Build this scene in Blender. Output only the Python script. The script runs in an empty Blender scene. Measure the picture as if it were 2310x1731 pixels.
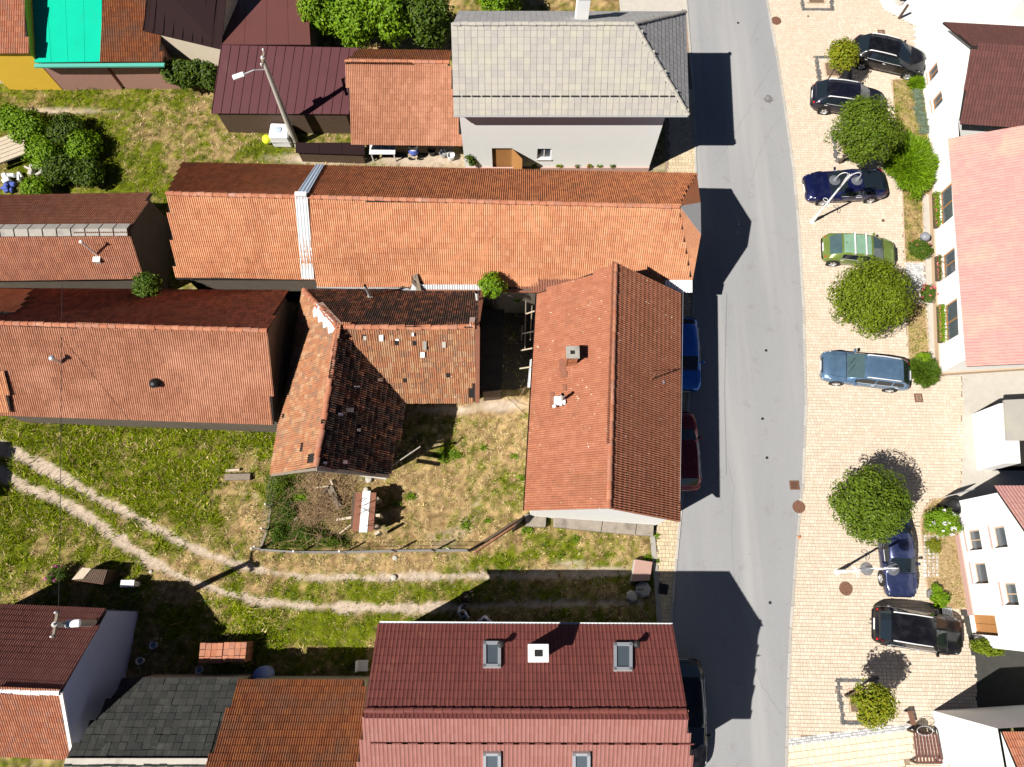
import bpy, bmesh, math, random
import numpy as np
from mathutils import Vector, Matrix, noise
R = math.radians
PI = math.pi
rnd = random.Random(7)
nrng = np.random.RandomState(11)
SC = bpy.context.scene
COL = SC.collection

# ---------------------------------------------------------------- camera
FPX, TILT, CH = 1603.0, R(16.5), 36.4
CT, ST = math.cos(TILT), math.sin(TILT)
cam = bpy.data.cameras.new('camera'); cam.sensor_width = 36; cam.lens = 36*FPX/2310
cam.clip_start = 0.5; cam.clip_end = 1500
camo = bpy.data.objects.new('camera', cam); COL.objects.link(camo)
camo.location = (0, 0, CH); camo.rotation_euler = (TILT, 0, 0)
SC.camera = camo
# ---------------------------------------------------------------- world, sun
SUN_EL, SUN_AZ = R(49.5), R(28)          # shadows run along +X turned 26 deg towards +Y
sdir = Vector((-math.cos(SUN_AZ)*math.cos(SUN_EL), -math.sin(SUN_AZ)*math.cos(SUN_EL), math.sin(SUN_EL)))
wd = bpy.data.worlds.new('World'); SC.world = wd; wd.use_nodes = True
nt = wd.node_tree; nt.nodes.clear()
sky = nt.nodes.new('ShaderNodeTexSky'); sky.sky_type = 'NISHITA'; sky.sun_disc = False
sky.sun_elevation = SUN_EL; sky.sun_rotation = math.atan2(sdir.x, sdir.y)
sky.air_density = .32; sky.dust_density = .3; sky.ozone_density = 1.6; sky.altitude = 600
bg = nt.nodes.new('ShaderNodeBackground'); bg.inputs['Strength'].default_value = 0.05
wo = nt.nodes.new('ShaderNodeOutputWorld')
nt.links.new(sky.outputs[0], bg.inputs[0]); nt.links.new(bg.outputs[0], wo.inputs[0])
sl = bpy.data.lights.new('sun', 'SUN'); sl.energy = 5.0; sl.angle = R(0.5); sl.color = (1, .95, .87)
so = bpy.data.objects.new('sun', sl); COL.objects.link(so)
so.rotation_euler = (-sdir).to_track_quat('-Z', 'Y').to_euler()
SC.view_settings.view_transform = 'Standard'; SC.view_settings.look = 'None'
SC.view_settings.exposure = 0.62; SC.view_settings.gamma = 1
SC.view_settings.use_curve_mapping = False
SC.cycles.max_bounces = 5; SC.cycles.diffuse_bounces = 1; SC.cycles.glossy_bounces = 2
SC.cycles.transmission_bounces = 4; SC.cycles.transparent_max_bounces = 6

def W(px, py, z=0.0):
    """place in the world, at height z, of a point measured in the survey picture"""
    u = px-1155.0; v = 865.5-py
    y = v*CT+FPX*ST; d = FPX*CT-v*ST
    k = (CH-z)/d
    return Vector((u*k, y*k, z))

# ---------------------------------------------------------------- materials
def nodes_of(name):
    m = bpy.data.materials.new(name); m.use_nodes = True
    t = m.node_tree; b = t.nodes['Principled BSDF']
    return m, t, b
def nd(t, typ, **kw):
    n = t.nodes.new(typ)
    for k, v in kw.items():
        if k in n.inputs: n.inputs[k].default_value = v
        else: setattr(n, k, v)
    return n
def c4(c): return (c[0], c[1], c[2], 1.0)
def ramp(t, cols, pos=None, constant=False):
    r = t.nodes.new('ShaderNodeValToRGB'); e = r.color_ramp.elements
    if constant: r.color_ramp.interpolation = 'CONSTANT'
    n = len(cols)
    for i, c in enumerate(cols):
        p = pos[i] if pos else (i/n if constant else i/max(1, n-1))
        if i < 2: e[i].position = p; e[i].color = c4(c)
        else:
            q = e.new(p); q.color = c4(c)
    return r
def mixc(t, a, b, f, mode='MIX'):
    m = t.nodes.new('ShaderNodeMix'); m.data_type = 'RGBA'; m.blend_type = mode
    for sock, val in ((m.inputs[0], f), (m.inputs[6], a), (m.inputs[7], b)):
        if hasattr(val, 'is_output') or isinstance(val, bpy.types.NodeSocket): t.links.new(val, sock)
        elif isinstance(val, (int, float)): sock.default_value = val
        else: sock.default_value = c4(val)
    return m.outputs[2]
def noise_fac(t, scale, detail=4, rough=.6, stretch=None, lo=None, hi=None, vec=None):
    g = t.nodes.new('ShaderNodeNewGeometry') if vec is None else None
    src = g.outputs['Position'] if vec is None else vec
    if stretch:
        mp = nd(t, 'ShaderNodeMapping'); mp.inputs['Scale'].default_value = stretch
        t.links.new(src, mp.inputs[0]); src = mp.outputs[0]
    n = nd(t, 'ShaderNodeTexNoise'); n.inputs['Scale'].default_value = scale
    n.inputs['Detail'].default_value = detail; n.inputs['Roughness'].default_value = rough
    t.links.new(src, n.inputs['Vector'])
    out = n.outputs['Fac']
    if lo is not None:
        mr = nd(t, 'ShaderNodeMapRange'); mr.inputs[1].default_value = lo; mr.inputs[2].default_value = hi
        t.links.new(out, mr.inputs[0]); out = mr.outputs[0]
    return out
def piece_random(t):
    g = t.nodes.new('ShaderNodeNewGeometry'); oi = t.nodes.new('ShaderNodeObjectInfo')
    a = nd(t, 'ShaderNodeMath', operation='ADD'); f = nd(t, 'ShaderNodeMath', operation='FRACT')
    t.links.new(g.outputs['Random Per Island'], a.inputs[0]); t.links.new(oi.outputs['Random'], a.inputs[1])
    t.links.new(a.outputs[0], f.inputs[0]); return f.outputs[0]
def add_bump(t, b, scale, strength, dist=.02, detail=4, stretch=None):
    f = noise_fac(t, scale, detail, stretch=stretch)
    bp = nd(t, 'ShaderNodeBump'); bp.inputs['Strength'].default_value = strength; bp.inputs['Distance'].default_value = dist
    t.links.new(f, bp.inputs['Height']); t.links.new(bp.outputs[0], b.inputs['Normal'])
def mat(name, c, rough=.8, var=.15, scale=3., bump=0., bscale=30., metal=0., spec=.3, stain=None, island=0.):
    """plain surface: colour with soft uneven wear and optional stains"""
    m, t, b = nodes_of(name)
    d = tuple(x*(1-var) for x in c); l = tuple(min(1, x*(1+var)) for x in c)
    col = ramp(t, [d, c, l]); t.links.new(noise_fac(t, scale, 5), col.inputs[0]); out = col.outputs[0]
    if island:
        rr = ramp(t, [(1-island,)*3, (1+island,)*3]); t.links.new(piece_random(t), rr.inputs[0])
        out = mixc(t, out, rr.outputs[0], 1.0, 'MULTIPLY')
    for s in (stain or []):
        out = mixc(t, out, s[0], noise_fac(t, s[1], 5, .65, lo=s[2], hi=s[3], stretch=s[4] if len(s) > 4 else None))
    t.links.new(out, b.inputs['Base Color'])
    b.inputs['Roughness'].default_value = rough; b.inputs['Metallic'].default_value = metal
    b.inputs['Specular IOR Level'].default_value = spec
    if bump: add_bump(t, b, bscale, bump)
    return m
def tile_mat(name, cols, stain=(), rough=.85, fine=.18, specks=None):
    m, t, b = nodes_of(name)
    r = ramp(t, cols, constant=True); t.links.new(piece_random(t), r.inputs[0]); out = r.outputs[0]
    f = ramp(t, [(1-fine*2,)*3, (1+fine,)*3]); t.links.new(noise_fac(t, 9, 5), f.inputs[0])
    out = mixc(t, out, f.outputs[0], 1.0, 'MULTIPLY')
    for s in stain:
        out = mixc(t, out, s[0], noise_fac(t, s[1], 6, .7, lo=s[2], hi=s[3], stretch=s[4] if len(s) > 4 else None))
    if specks:
        out = mixc(t, out, specks[0], noise_fac(t, specks[1], 2, .5, lo=specks[2], hi=specks[3]))
    t.links.new(out, b.inputs['Base Color']); b.inputs['Roughness'].default_value = rough
    b.inputs['Specular IOR Level'].default_value = .2
    add_bump(t, b, 60, .25, .01)
    return m
def leaf_mat(name, cols, trans=.3, rough=.55):
    m, t, b = nodes_of(name)
    r = ramp(t, cols); t.links.new(piece_random(t), r.inputs[0]); out = r.outputs[0]
    f = ramp(t, [(.72,)*3, (1.25,)*3]); t.links.new(noise_fac(t, 1.6, 3), f.inputs[0])
    out = mixc(t, out, f.outputs[0], 1.0, 'MULTIPLY')
    t.links.new(out, b.inputs['Base Color']); b.inputs['Roughness'].default_value = rough
    b.inputs['Specular IOR Level'].default_value = .35
    tr = nd(t, 'ShaderNodeBsdfTranslucent'); t.links.new(out, tr.inputs[0])
    mx = nd(t, 'ShaderNodeMixShader'); mx.inputs[0].default_value = trans
    t.links.new(b.outputs[0], mx.inputs[1]); t.links.new(tr.outputs[0], mx.inputs[2])
    t.links.new(mx.outputs[0], t.nodes['Material Output'].inputs[0])
    return m
def attr_mat(name, rough=.95, trans=0., bump=0.):
    m, t, b = nodes_of(name)
    a = nd(t, 'ShaderNodeAttribute'); a.attribute_name = 'col'
    f = ramp(t, [(.78,)*3, (1.2,)*3]); t.links.new(noise_fac(t, 14, 6, .75), f.inputs[0])
    out = mixc(t, a.outputs['Color'], f.outputs[0], 1.0, 'MULTIPLY')
    t.links.new(out, b.inputs['Base Color']); b.inputs['Roughness'].default_value = rough
    b.inputs['Specular IOR Level'].default_value = .15
    if bump: add_bump(t, b, 25, bump, .04, 6)
    return m
def car_paint(name, c, metal=.35, rough=.28):
    m, t, b = nodes_of(name)
    out = mixc(t, c, tuple(min(1, x*1.2+.02) for x in c), noise_fac(t, 2.5, 3, lo=.45, hi=.75))
    t.links.new(out, b.inputs['Base Color'])
    b.inputs['Metallic'].default_value = metal
    b.inputs['Roughness'].default_value = rough; b.inputs['Coat Weight'].default_value = .5; b.inputs['Coat Roughness'].default_value = .06
    return m

M = {}
M['tile_house'] = tile_mat('tile_house', [(0.3842,0.1498,0.0855),(0.4026,0.161,0.0937),(0.372,0.1441,0.0828),(0.3904,0.1583,0.0937),(0.415,0.1724,0.102),(0.3596,0.1385,0.0801),(0.3842,0.1526,0.0855)],
    stain=[((.26,.11,.06), .55, .54, .8), ((.13,.075,.05), 1.7, .60, .85), ((.24,.10,.06), 1.6, .60, .9, (.2, 1, .2))], specks=((.75,.70,.55), 7, .70, .76))
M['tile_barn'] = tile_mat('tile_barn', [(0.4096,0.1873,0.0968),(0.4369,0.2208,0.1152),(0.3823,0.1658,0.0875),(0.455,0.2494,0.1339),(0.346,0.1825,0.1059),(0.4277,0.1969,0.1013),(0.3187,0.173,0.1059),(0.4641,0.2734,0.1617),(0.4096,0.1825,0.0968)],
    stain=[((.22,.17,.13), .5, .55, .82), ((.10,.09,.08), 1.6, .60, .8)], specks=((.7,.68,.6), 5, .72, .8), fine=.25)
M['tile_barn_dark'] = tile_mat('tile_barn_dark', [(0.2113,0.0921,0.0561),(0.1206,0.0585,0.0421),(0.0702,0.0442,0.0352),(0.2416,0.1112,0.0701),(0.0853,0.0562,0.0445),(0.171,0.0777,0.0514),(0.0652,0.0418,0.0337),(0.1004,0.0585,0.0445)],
    stain=[((.045,.042,.038), .7, .45, .70)], specks=((.5,.5,.48), 6, .74, .8), fine=.25)  # darker copy of the barn tiles: shade of the slopes facing away from sun
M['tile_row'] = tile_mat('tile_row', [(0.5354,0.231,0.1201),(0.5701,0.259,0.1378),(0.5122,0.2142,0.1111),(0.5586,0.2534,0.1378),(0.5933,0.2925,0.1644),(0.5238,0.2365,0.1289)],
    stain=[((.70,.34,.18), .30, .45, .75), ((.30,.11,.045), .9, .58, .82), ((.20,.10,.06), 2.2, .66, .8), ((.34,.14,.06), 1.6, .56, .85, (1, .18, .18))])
M['tile_row_n'] = tile_mat('tile_row_n', [(.42,.155,.07),(.50,.19,.08),(.36,.13,.06),(.46,.17,.08)], stain=[((.24,.12,.06), .6, .5, .8)])  # darker copy of the row tiles, north slope shade in the colour
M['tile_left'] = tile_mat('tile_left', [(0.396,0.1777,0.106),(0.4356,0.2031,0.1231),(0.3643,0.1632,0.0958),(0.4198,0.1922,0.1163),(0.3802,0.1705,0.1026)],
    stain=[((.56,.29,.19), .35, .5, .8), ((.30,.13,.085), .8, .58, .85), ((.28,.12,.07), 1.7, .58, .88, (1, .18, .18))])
M['tile_left_n'] = tile_mat('tile_left_n', [(.24,.085,.05),(.30,.10,.06),(.20,.07,.045),(.27,.10,.06)], stain=[((.12,.05,.035), .7, .5, .8)])  # left house tiles again, darkened for the shaded north slope
M['tile_small'] = tile_mat('tile_small', [(0.3995,0.1725,0.105),(0.4505,0.2025,0.126),(0.3655,0.1575,0.098),(0.408,0.1875,0.119)], stain=[((.33,.20,.15), .7, .55, .8)])
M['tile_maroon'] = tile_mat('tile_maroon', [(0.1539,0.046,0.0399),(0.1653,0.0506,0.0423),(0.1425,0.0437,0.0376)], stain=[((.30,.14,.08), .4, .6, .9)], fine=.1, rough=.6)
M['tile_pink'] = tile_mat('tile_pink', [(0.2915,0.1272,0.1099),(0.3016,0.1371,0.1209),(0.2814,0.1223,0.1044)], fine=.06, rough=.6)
M['tile_pink2'] = tile_mat('tile_pink2', [(0.5241,0.265,0.2469),(0.5391,0.2838,0.2631),(0.5139,0.2603,0.2414),(0.5441,0.2885,0.2577)], stain=[((.68,.40,.28), .4, .5, .8)], fine=.06)
M['tile_redbrown2'] = tile_mat('tile_redbrown2', [(.115,.048,.043),(.125,.052,.046),(.105,.045,.04)], fine=.08)
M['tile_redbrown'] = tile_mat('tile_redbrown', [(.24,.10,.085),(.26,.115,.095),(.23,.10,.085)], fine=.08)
M['tile_brown'] = tile_mat('tile_brown', [(0.2162,0.0706,0.0278),(0.2522,0.0869,0.0325),(0.1801,0.0597,0.0255),(0.2282,0.076,0.0325)], stain=[((.14,.075,.05), .6, .46, .74), ((.10,.06,.045), 2.2, .6, .8)])
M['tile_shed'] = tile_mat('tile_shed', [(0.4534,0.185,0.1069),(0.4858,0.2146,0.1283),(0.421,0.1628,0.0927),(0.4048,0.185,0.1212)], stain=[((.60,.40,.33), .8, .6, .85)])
M['slate'] = tile_mat('slate', [(0.0395,0.0411,0.0393),(0.0455,0.0471,0.0453),(0.0355,0.0371,0.0357),(0.0515,0.0531,0.0501)], stain=[((.10,.105,.085), 1.2, .55, .8), ((.17,.17,.16), 4, .68, .78)])
M['eternit'] = tile_mat('eternit', [(0.388,0.3675,0.3358),(0.4113,0.3862,0.3434),(0.3647,0.345,0.3205)], stain=[((.45,.45,.32), .5, .5, .85), ((.38,.38,.40), 1.4, .62, .85)], fine=.08)
M['eternit_dark'] = tile_mat('eternit_dark', [(0.345,0.3392,0.345),(0.3795,0.3737,0.3795)], fine=.1)  # eternit darkened for the north and east slopes turned from the sun
M['plum'] = mat('plum_sheet', (.090,.030,.036), .6, .14, .8, spec=.15, stain=[((.11,.05,.05), 1.2, .6, .9, (1, .3, 1))])
M['plum_dark'] = mat('brown_sheet', (.13,.05,.045), .5, .12, .8)
M['dark_brown'] = mat('dark_brown_sheet', (.022,.011,.012), .85, .12, 1.2, spec=.1)  # near black: shading of the top-edge shed's slope is in this colour
M['teal'] = mat('teal_sheet', (.002,.46,.30), .7, .10, .8, spec=.08, stain=[((.02,.36,.20), 1.5, .6, .9, (1, .3, 1))])
M['teal_gutter'] = mat('teal_gutter', (.10,.42,.34), .45, .06)
M['tar'] = mat('tar_paper', (.018,.016,.015), .9, .3)  # black underlay stands in for the dark roof space behind missing tiles
M['white_wall'] = mat('white_render', (.92,.915,.90), .9, .03, 1.5, bump=.12, bscale=60, stain=[((.70,.68,.62), .9, .66, .95, (1, 1, .25))])
M['cream_wall'] = mat('cream_render', (.60,.52,.40), .9, .08, 2, bump=.15, bscale=40, stain=[((.42,.36,.28), .8, .6, .9, (1, 1, .3))])
M['yellow_wall'] = mat('yellow_render', (.78,.50,.05), .9, .05, 2, bump=.1)
M['blue_wall'] = mat('pale_blue_render', (.42,.50,.80), .9, .05, 2, bump=.1)  # blue of sky-lit shade painted into the gable colour
M['wood_wall'] = mat('reddish_boards', (.40,.22,.18), .8, .12, 4, bump=.1)
M['plinth'] = mat('tan_plinth', (.50,.37,.26), .9, .08, 3, bump=.3, bscale=30)
M['plinth_pink'] = mat('pink_plinth', (.52,.34,.30), .9, .06, 3, bump=.2)
M['concrete'] = mat('concrete', (.33,.31,.28), .9, .22, 2.5, bump=.4, bscale=25, stain=[((.16,.15,.13), 1.3, .55, .8), ((.62,.62,.60), 9, .70, .76)])
M['concrete_light'] = mat('concrete_light', (.46,.43,.38), .9, .15, 2.5, bump=.3, bscale=25, stain=[((.30,.27,.22), 1.3, .58, .85)])
M['kerb'] = mat('kerb_concrete', (.40,.38,.35), .9, .15, 5, bump=.2, island=.12)
M['asphalt'] = None
M['paver'] = tile_mat('paver', [(0.6071,0.5006,0.3961),(0.6288,0.5275,0.4207),(0.5898,0.4826,0.3763),(0.6504,0.5545,0.4503),(0.6114,0.5006,0.3911),(0.6374,0.5319,0.4306),(0.5854,0.4783,0.3763)], stain=[((.50,.40,.30), .35, .58, .9), ((.36,.31,.26), 1.1, .68, .88), ((.42,.37,.31), .5, .62, .80)], fine=.06)
M['paver_big'] = tile_mat('paver_big', [(0.7381,0.6262,0.4588),(0.7681,0.6556,0.4888),(0.7182,0.5969,0.4389),(0.7481,0.6067,0.4489)], stain=[((.52,.40,.27), .7, .62, .85)], fine=.06)
M['paver_old'] = tile_mat('paver_old', [(.58,.48,.32),(.62,.52,.36),(.52,.42,.29),(.60,.48,.33)], stain=[((.30,.24,.17), 1.0, .62, .85)], fine=.12)
M['sett_dark'] = tile_mat('sett_dark', [(.15,.145,.145),(.19,.185,.18),(.12,.12,.12)], fine=.15)
M['sett_light'] = tile_mat('sett_light', [(.50,.50,.50),(.60,.60,.61),(.42,.42,.42),(.66,.65,.64)], fine=.12)
M['sand'] = mat('joint_sand', (.27,.20,.145), 1, .3, 2, stain=[((.10,.11,.05), 1.3, .62, .8)])
M['crazy'] = mat('pale_stone_paving', (.70,.68,.66), .9, .08, 2, bump=.2)
M['wood_grey'] = mat('weathered_wood', (.22,.18,.14), .9, .3, 6, bump=.4, bscale=30)
M['wood_pale'] = mat('pale_wood', (.50,.42,.32), .9, .2, 6, bump=.3)
M['wood_dark'] = mat('dark_wood', (.10,.065,.045), .8, .3, 5, bump=.3)
M['wood_orange'] = mat('orange_wood', (.42,.20,.07), .6, .15, 5)
M['old_plaster'] = mat('dull_old_plaster', (.15,.125,.10), .95, .25, 2, bump=.4)  # plaster darkened so shaded walls go nearly black
M['brick'] = mat('old_brick', (.42,.16,.08), .9, .3, 8, bump=.5, bscale=20, island=.25)
M['white_metal'] = mat('white_painted_metal', (.78,.78,.78), .45, .03)
M['galv'] = mat('galvanised_sheet', (.55,.57,.60), .35, .08, 3, metal=.5)
M['galv_blue'] = mat('pale_blue_sheet', (.50,.60,.74), .45, .06, 3, metal=.2)
M['zinc_white'] = mat('whitened_zinc', (.72,.74,.76), .5, .06, 3, metal=.1, stain=[((.45,.42,.38), 2.5, .66, .85)])
M['rust'] = mat('rusty_sheet', (.22,.09,.055), .75, .3, 3, bump=.2, stain=[((.40,.33,.28), 3, .66, .8)])
M['rust_iron'] = mat('rusty_cast_iron', (.17,.085,.055), .7, .25, 12, bump=.4, bscale=50)
M['iron'] = mat('dark_iron', (.03,.03,.032), .55, .2, 5)
M['black_plastic'] = mat('black_plastic', (.012,.012,.013), .5, .1)
M['grey_plastic'] = mat('grey_plastic', (.22,.23,.25), .5, .08)
M['dark_glass'] = mat('tinted_glass', (.012,.018,.024), .04, .1, spec=.7)
M['clear_glass'] = mat('pale_tinted_glass', (.06,.10,.11), .05, .35, 2.2, spec=.7)
M['pane'] = mat('window_pane', (.08,.10,.12), .06, .1, spec=.7)
M['chrome'] = mat('chrome', (.85,.85,.87), .3, .03, metal=.25)  # pale and barely metallic: bright highlights of the rails put into the colour
M['rubber'] = mat('rubber', (.02,.02,.02), .85, .2)
M['alloy'] = mat('alloy', (.62,.63,.65), .35, .05, metal=.5)
M['red_lens'] = mat('red_lens', (.55,.015,.012), .15, .1)
M['clear_lens'] = mat('clear_lens', (.70,.72,.74), .12, .1)
M['plate'] = mat('plate_white', (.8,.8,.8), .5, .02)
M['skin'] = mat('skin', (.45,.26,.20), .6, .05)
M['shirt'] = mat('white_shirt', (.66,.66,.80), .8, .05, bump=.1)
M['cloth_black'] = mat('black_cloth', (.012,.012,.014), .9, .2)
M['trousers'] = mat('dark_trousers', (.02,.02,.03), .9, .2)
M['hair'] = mat('dark_hair', (.03,.018,.012), .7, .3)
M['white_plastic'] = mat('white_plastic', (.78,.79,.80), .4, .03)
M['blue_fabric'] = mat('blue_fabric', (.08,.12,.42), .8, .1)
M['yellow_ball'] = mat('yellow_plastic', (.72,.78,.04), .5, .05)
M['bark'] = mat('bark', (.13,.10,.075), .95, .3, 8, bump=.6)
M['soil'] = mat('soil', (.16,.11,.07), 1, .3, 4, bump=.4)
M['tree_olive'] = leaf_mat('leaves_olive', [(0.0789,0.1184,0.0031),(0.1479,0.2045,0.0054),(0.2169,0.2799,0.0096),(0.1183,0.1722,0.0046)])
M['tree_deep'] = leaf_mat('leaves_deep', [(0.0592,0.1104,0.0039),(0.1085,0.1766,0.0069),(0.1676,0.2429,0.0116),(0.0887,0.1435,0.0054)])
M['tree_yellow'] = leaf_mat('leaves_yellow', [(0.1445,0.1955,0.006),(0.238,0.289,0.01),(0.289,0.272,0.01),(0.187,0.2465,0.0075)])
M['bright'] = leaf_mat('leaves_bright', [(0.1044,0.2111,0.0033),(0.1696,0.3105,0.0055),(0.2349,0.3726,0.0083),(0.0914,0.1739,0.0033)])
M['hedge'] = leaf_mat('leaves_hedge', [(0.0508,0.1035,0.0066),(0.1015,0.1656,0.0088),(0.029,0.0552,0.0044)])
M['greygreen'] = leaf_mat('leaves_greygreen', [(.20,.28,.19),(.27,.35,.25),(.16,.23,.15)])
M['weed'] = leaf_mat('leaves_weed', [(0.0495,0.1045,0.0048),(0.081,0.152,0.008),(0.117,0.1805,0.012)])
M['pink_flower'] = leaf_mat('petals_pink', [(.75,.10,.18),(.80,.25,.30),(.65,.05,.08)], .2)
M['white_flower'] = leaf_mat('petals_white', [(.8,.8,.8),(.75,.72,.78)], .2)
M['magenta_flower'] = leaf_mat('petals_magenta', [(.60,.08,.40),(.70,.15,.45)], .2)
M['straw'] = leaf_mat('straw', [(.42,.29,.13),(.34,.21,.10),(.50,.37,.19),(.22,.14,.08)], .15, .8)
M['ground'] = attr_mat('yard_ground', bump=.5)
M['grass'] = attr_mat('grass_blades', 1.0)
M['grass'].node_tree.nodes['Principled BSDF'].inputs['Specular IOR Level'].default_value = .03
# asphalt with cracks and patches
m, t, b = nodes_of('asphalt')
col = ramp(t, [(.235,.238,.248), (.275,.278,.288), (.31,.312,.32)]); t.links.new(noise_fac(t, .35, 5, stretch=(1, .25, 1)), col.inputs[0])
f = ramp(t, [(.80,)*3, (1.2,)*3]); t.links.new(noise_fac(t, 22, 3, .8), f.inputs[0])
out = mixc(t, col.outputs[0], f.outputs[0], 1.0, 'MULTIPLY')
out = mixc(t, out, (.19,.185,.19), noise_fac(t, 1.1, 5, .7, lo=.58, hi=.85))
out = mixc(t, out, (.36,.355,.35), noise_fac(t, .22, 3, .6, lo=.5, hi=.75, stretch=(2.2, .12, 1)))
out = mixc(t, out, (.12,.12,.12), noise_fac(t, 5, 2, .5, lo=.74, hi=.80))
t.links.new(out, b.inputs['Base Color']); b.inputs['Roughness'].default_value = .9; b.inputs['Specular IOR Level'].default_value = .2
add_bump(t, b, 90, .3, .01); M['asphalt'] = m
M['stain'] = mat('oil_stain', (.15,.145,.14), .8, .2, 3)
M['seal'] = mat('crack_sealant', (.21,.21,.215), .7, .2, 3)
M['gravel'] = mat('gravel', (.55,.50,.45), 1, .2, 10, island=.25)

# ---------------------------------------------------------------- mesh helpers
def world_off(o):
    v = Vector((0, 0, 0))
    while o is not None: v += o.location; o = o.parent
    return v
def link(name, me, parent=None, kind=None):
    o = bpy.data.objects.new(name, me); COL.objects.link(o)
    if parent is not None: o.parent = parent
    if kind: o['kind'] = kind
    return o
def tag(o, label=None, cat=None, group=None, kind=None):
    if label: o['label'] = label
    if cat: o['category'] = cat
    if group: o['group'] = group
    if kind: o['kind'] = kind
    return o
def thing(name, label, cat, loc=(0, 0, 0), rotz=0, group=None):
    o = bpy.data.objects.new(name, None); COL.objects.link(o); o.empty_display_size = .3
    o.location = loc; o.rotation_euler = (0, 0, rotz)
    return tag(o, label, cat, group)
class MB:
    def __init__(s): s.v = []; s.f = []
    def add(s, vs, fs):
        b = len(s.v); s.v += [tuple(p) for p in vs]; s.f += [tuple(b+i for i in f) for f in fs]; return s
    def box(s, c, size, rz=0, mtx=None):
        hx, hy, hz = size[0]/2, size[1]/2, size[2]/2
        vs = [Vector((x*hx, y*hy, z*hz)) for x in (-1, 1) for y in (-1, 1) for z in (-1, 1)]
        m = mtx if mtx is not None else Matrix.Rotation(rz, 3, 'Z')
        c = Vector(c)
        return s.add([c+m@p for p in vs], [(0,1,3,2),(4,6,7,5),(0,4,5,1),(2,3,7,6),(0,2,6,4),(1,5,7,3)])
    def prism(s, poly, z0, z1):
        n = len(poly); a = sum(poly[i][0]*poly[(i+1)%n][1]-poly[(i+1)%n][0]*poly[i][1] for i in range(n))
        if a < 0: poly = poly[::-1]
        vs = [(p[0], p[1], z0) for p in poly]+[(p[0], p[1], z1) for p in poly]
        return s.add(vs, [tuple(range(n))[::-1], tuple(range(n, 2*n))]+[(i, (i+1)%n, n+(i+1)%n, n+i) for i in range(n)])
    def slab(s, pts, nrm, th):
        """closed slab under a planar polygon"""
        n = len(pts); d = Vector(nrm)*th
        vs = [Vector(p) for p in pts]+[Vector(p)-d for p in pts]
        return s.add(vs, [tuple(range(n)), tuple(range(n, 2*n))[::-1]]+[(i, n+i, n+(i+1)%n, (i+1)%n) for i in range(n)])
    def tube(s, pts, r, n=8, caps=True):
        pts = [Vector(p) for p in pts]; m = len(pts)
        rs = r if isinstance(r, (list, tuple)) else [r]*m
        vs = []; prev = None
        for i, p in enumerate(pts):
            d = (pts[min(i+1, m-1)]-pts[max(i-1, 0)]).normalized()
            a = prev if prev is not None else Vector((0, 0, 1)) if abs(d.z) < .9 else Vector((1, 0, 0))
            x = (a-d*a.dot(d)).normalized(); y = d.cross(x); prev = x
            for k in range(n):
                q = 2*PI*k/n; vs.append(p+(x*math.cos(q)+y*math.sin(q))*rs[i])
        fs = [(i*n+k, i*n+(k+1)%n, (i+1)*n+(k+1)%n, (i+1)*n+k) for i in range(m-1) for k in range(n)]
        if caps: fs += [tuple(range(n))[::-1], tuple(range((m-1)*n, m*n))]
        return s.add(vs, fs)
    def lathe(s, prof, c=(0, 0, 0), n=16, axis='Z'):
        c = Vector(c); vs = []
        for r, z in prof:
            for k in range(n):
                q = 2*PI*k/n
                p = Vector((r*math.cos(q), r*math.sin(q), z))
                if axis == 'Y': p = Vector((p.x, p.z, p.y))
                vs.append(c+p)
        m = len(prof)
        fs = [(i*n+k, i*n+(k+1)%n, (i+1)*n+(k+1)%n, (i+1)*n+k) for i in range(m-1) for k in range(n)]
        return s.add(vs, fs)
    def disc(s, c, r, n=20, z=None, ry=None):
        vs = [(c[0]+r*math.cos(2*PI*k/n), c[1]+(ry or r)*math.sin(2*PI*k/n), c[2]) for k in range(n)]
        return s.add(vs, [tuple(range(n))])
    def build(s, name, m, parent=None, smooth=False, bevel=0, kind=None, local=False):
        me = bpy.data.meshes.new(name)
        off = Vector((0, 0, 0)) if (local or parent is None) else world_off(parent)
        me.from_pydata([(p[0]-off.x, p[1]-off.y, p[2]-off.z) for p in s.v], [], s.f)
        if bevel or True:
            bm = bmesh.new(); bm.from_mesh(me)
            if bevel:
                bmesh.ops.bevel(bm, geom=[e for e in bm.edges], offset=bevel, segments=1, affect='EDGES', clamp_overlap=True)
            if not smooth or bevel: bmesh.ops.recalc_face_normals(bm, faces=bm.faces)
            bm.to_mesh(me); bm.free()
        if smooth: me.polygons.foreach_set('use_smooth', [True]*len(me.polygons))
        me.materials.append(m)
        return link(name, me, parent, kind)
def np_mesh(name, V, F, m, parent=None, kind=None, col=None, smooth=False):
    """fast mesh from arrays: V (n,3), F (k,3|4)"""
    me = bpy.data.meshes.new(name); n, k, c = len(V), len(F), F.shape[1]
    if parent is not None: V = V-np.array(world_off(parent))
    me.vertices.add(n); me.vertices.foreach_set('co', np.ascontiguousarray(V, dtype=np.float32).ravel())
    me.loops.add(k*c); me.loops.foreach_set('vertex_index', np.ascontiguousarray(F, dtype=np.int32).ravel())
    me.polygons.add(k); me.polygons.foreach_set('loop_start', np.arange(0, k*c, c, dtype=np.int32))
    me.polygons.foreach_set('loop_total', np.full(k, c, dtype=np.int32))
    me.polygons.foreach_set('use_smooth', np.full(k, bool(smooth)))
    me.update(calc_edges=True)
    if col is not None:
        a = me.color_attributes.new('col', 'FLOAT_COLOR', 'POINT')
        a.data.foreach_set('color', np.ascontiguousarray(np.c_[col, np.ones(n)], dtype=np.float32).ravel())
    me.materials.append(m)
    return link(name, me, parent, kind)
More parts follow.
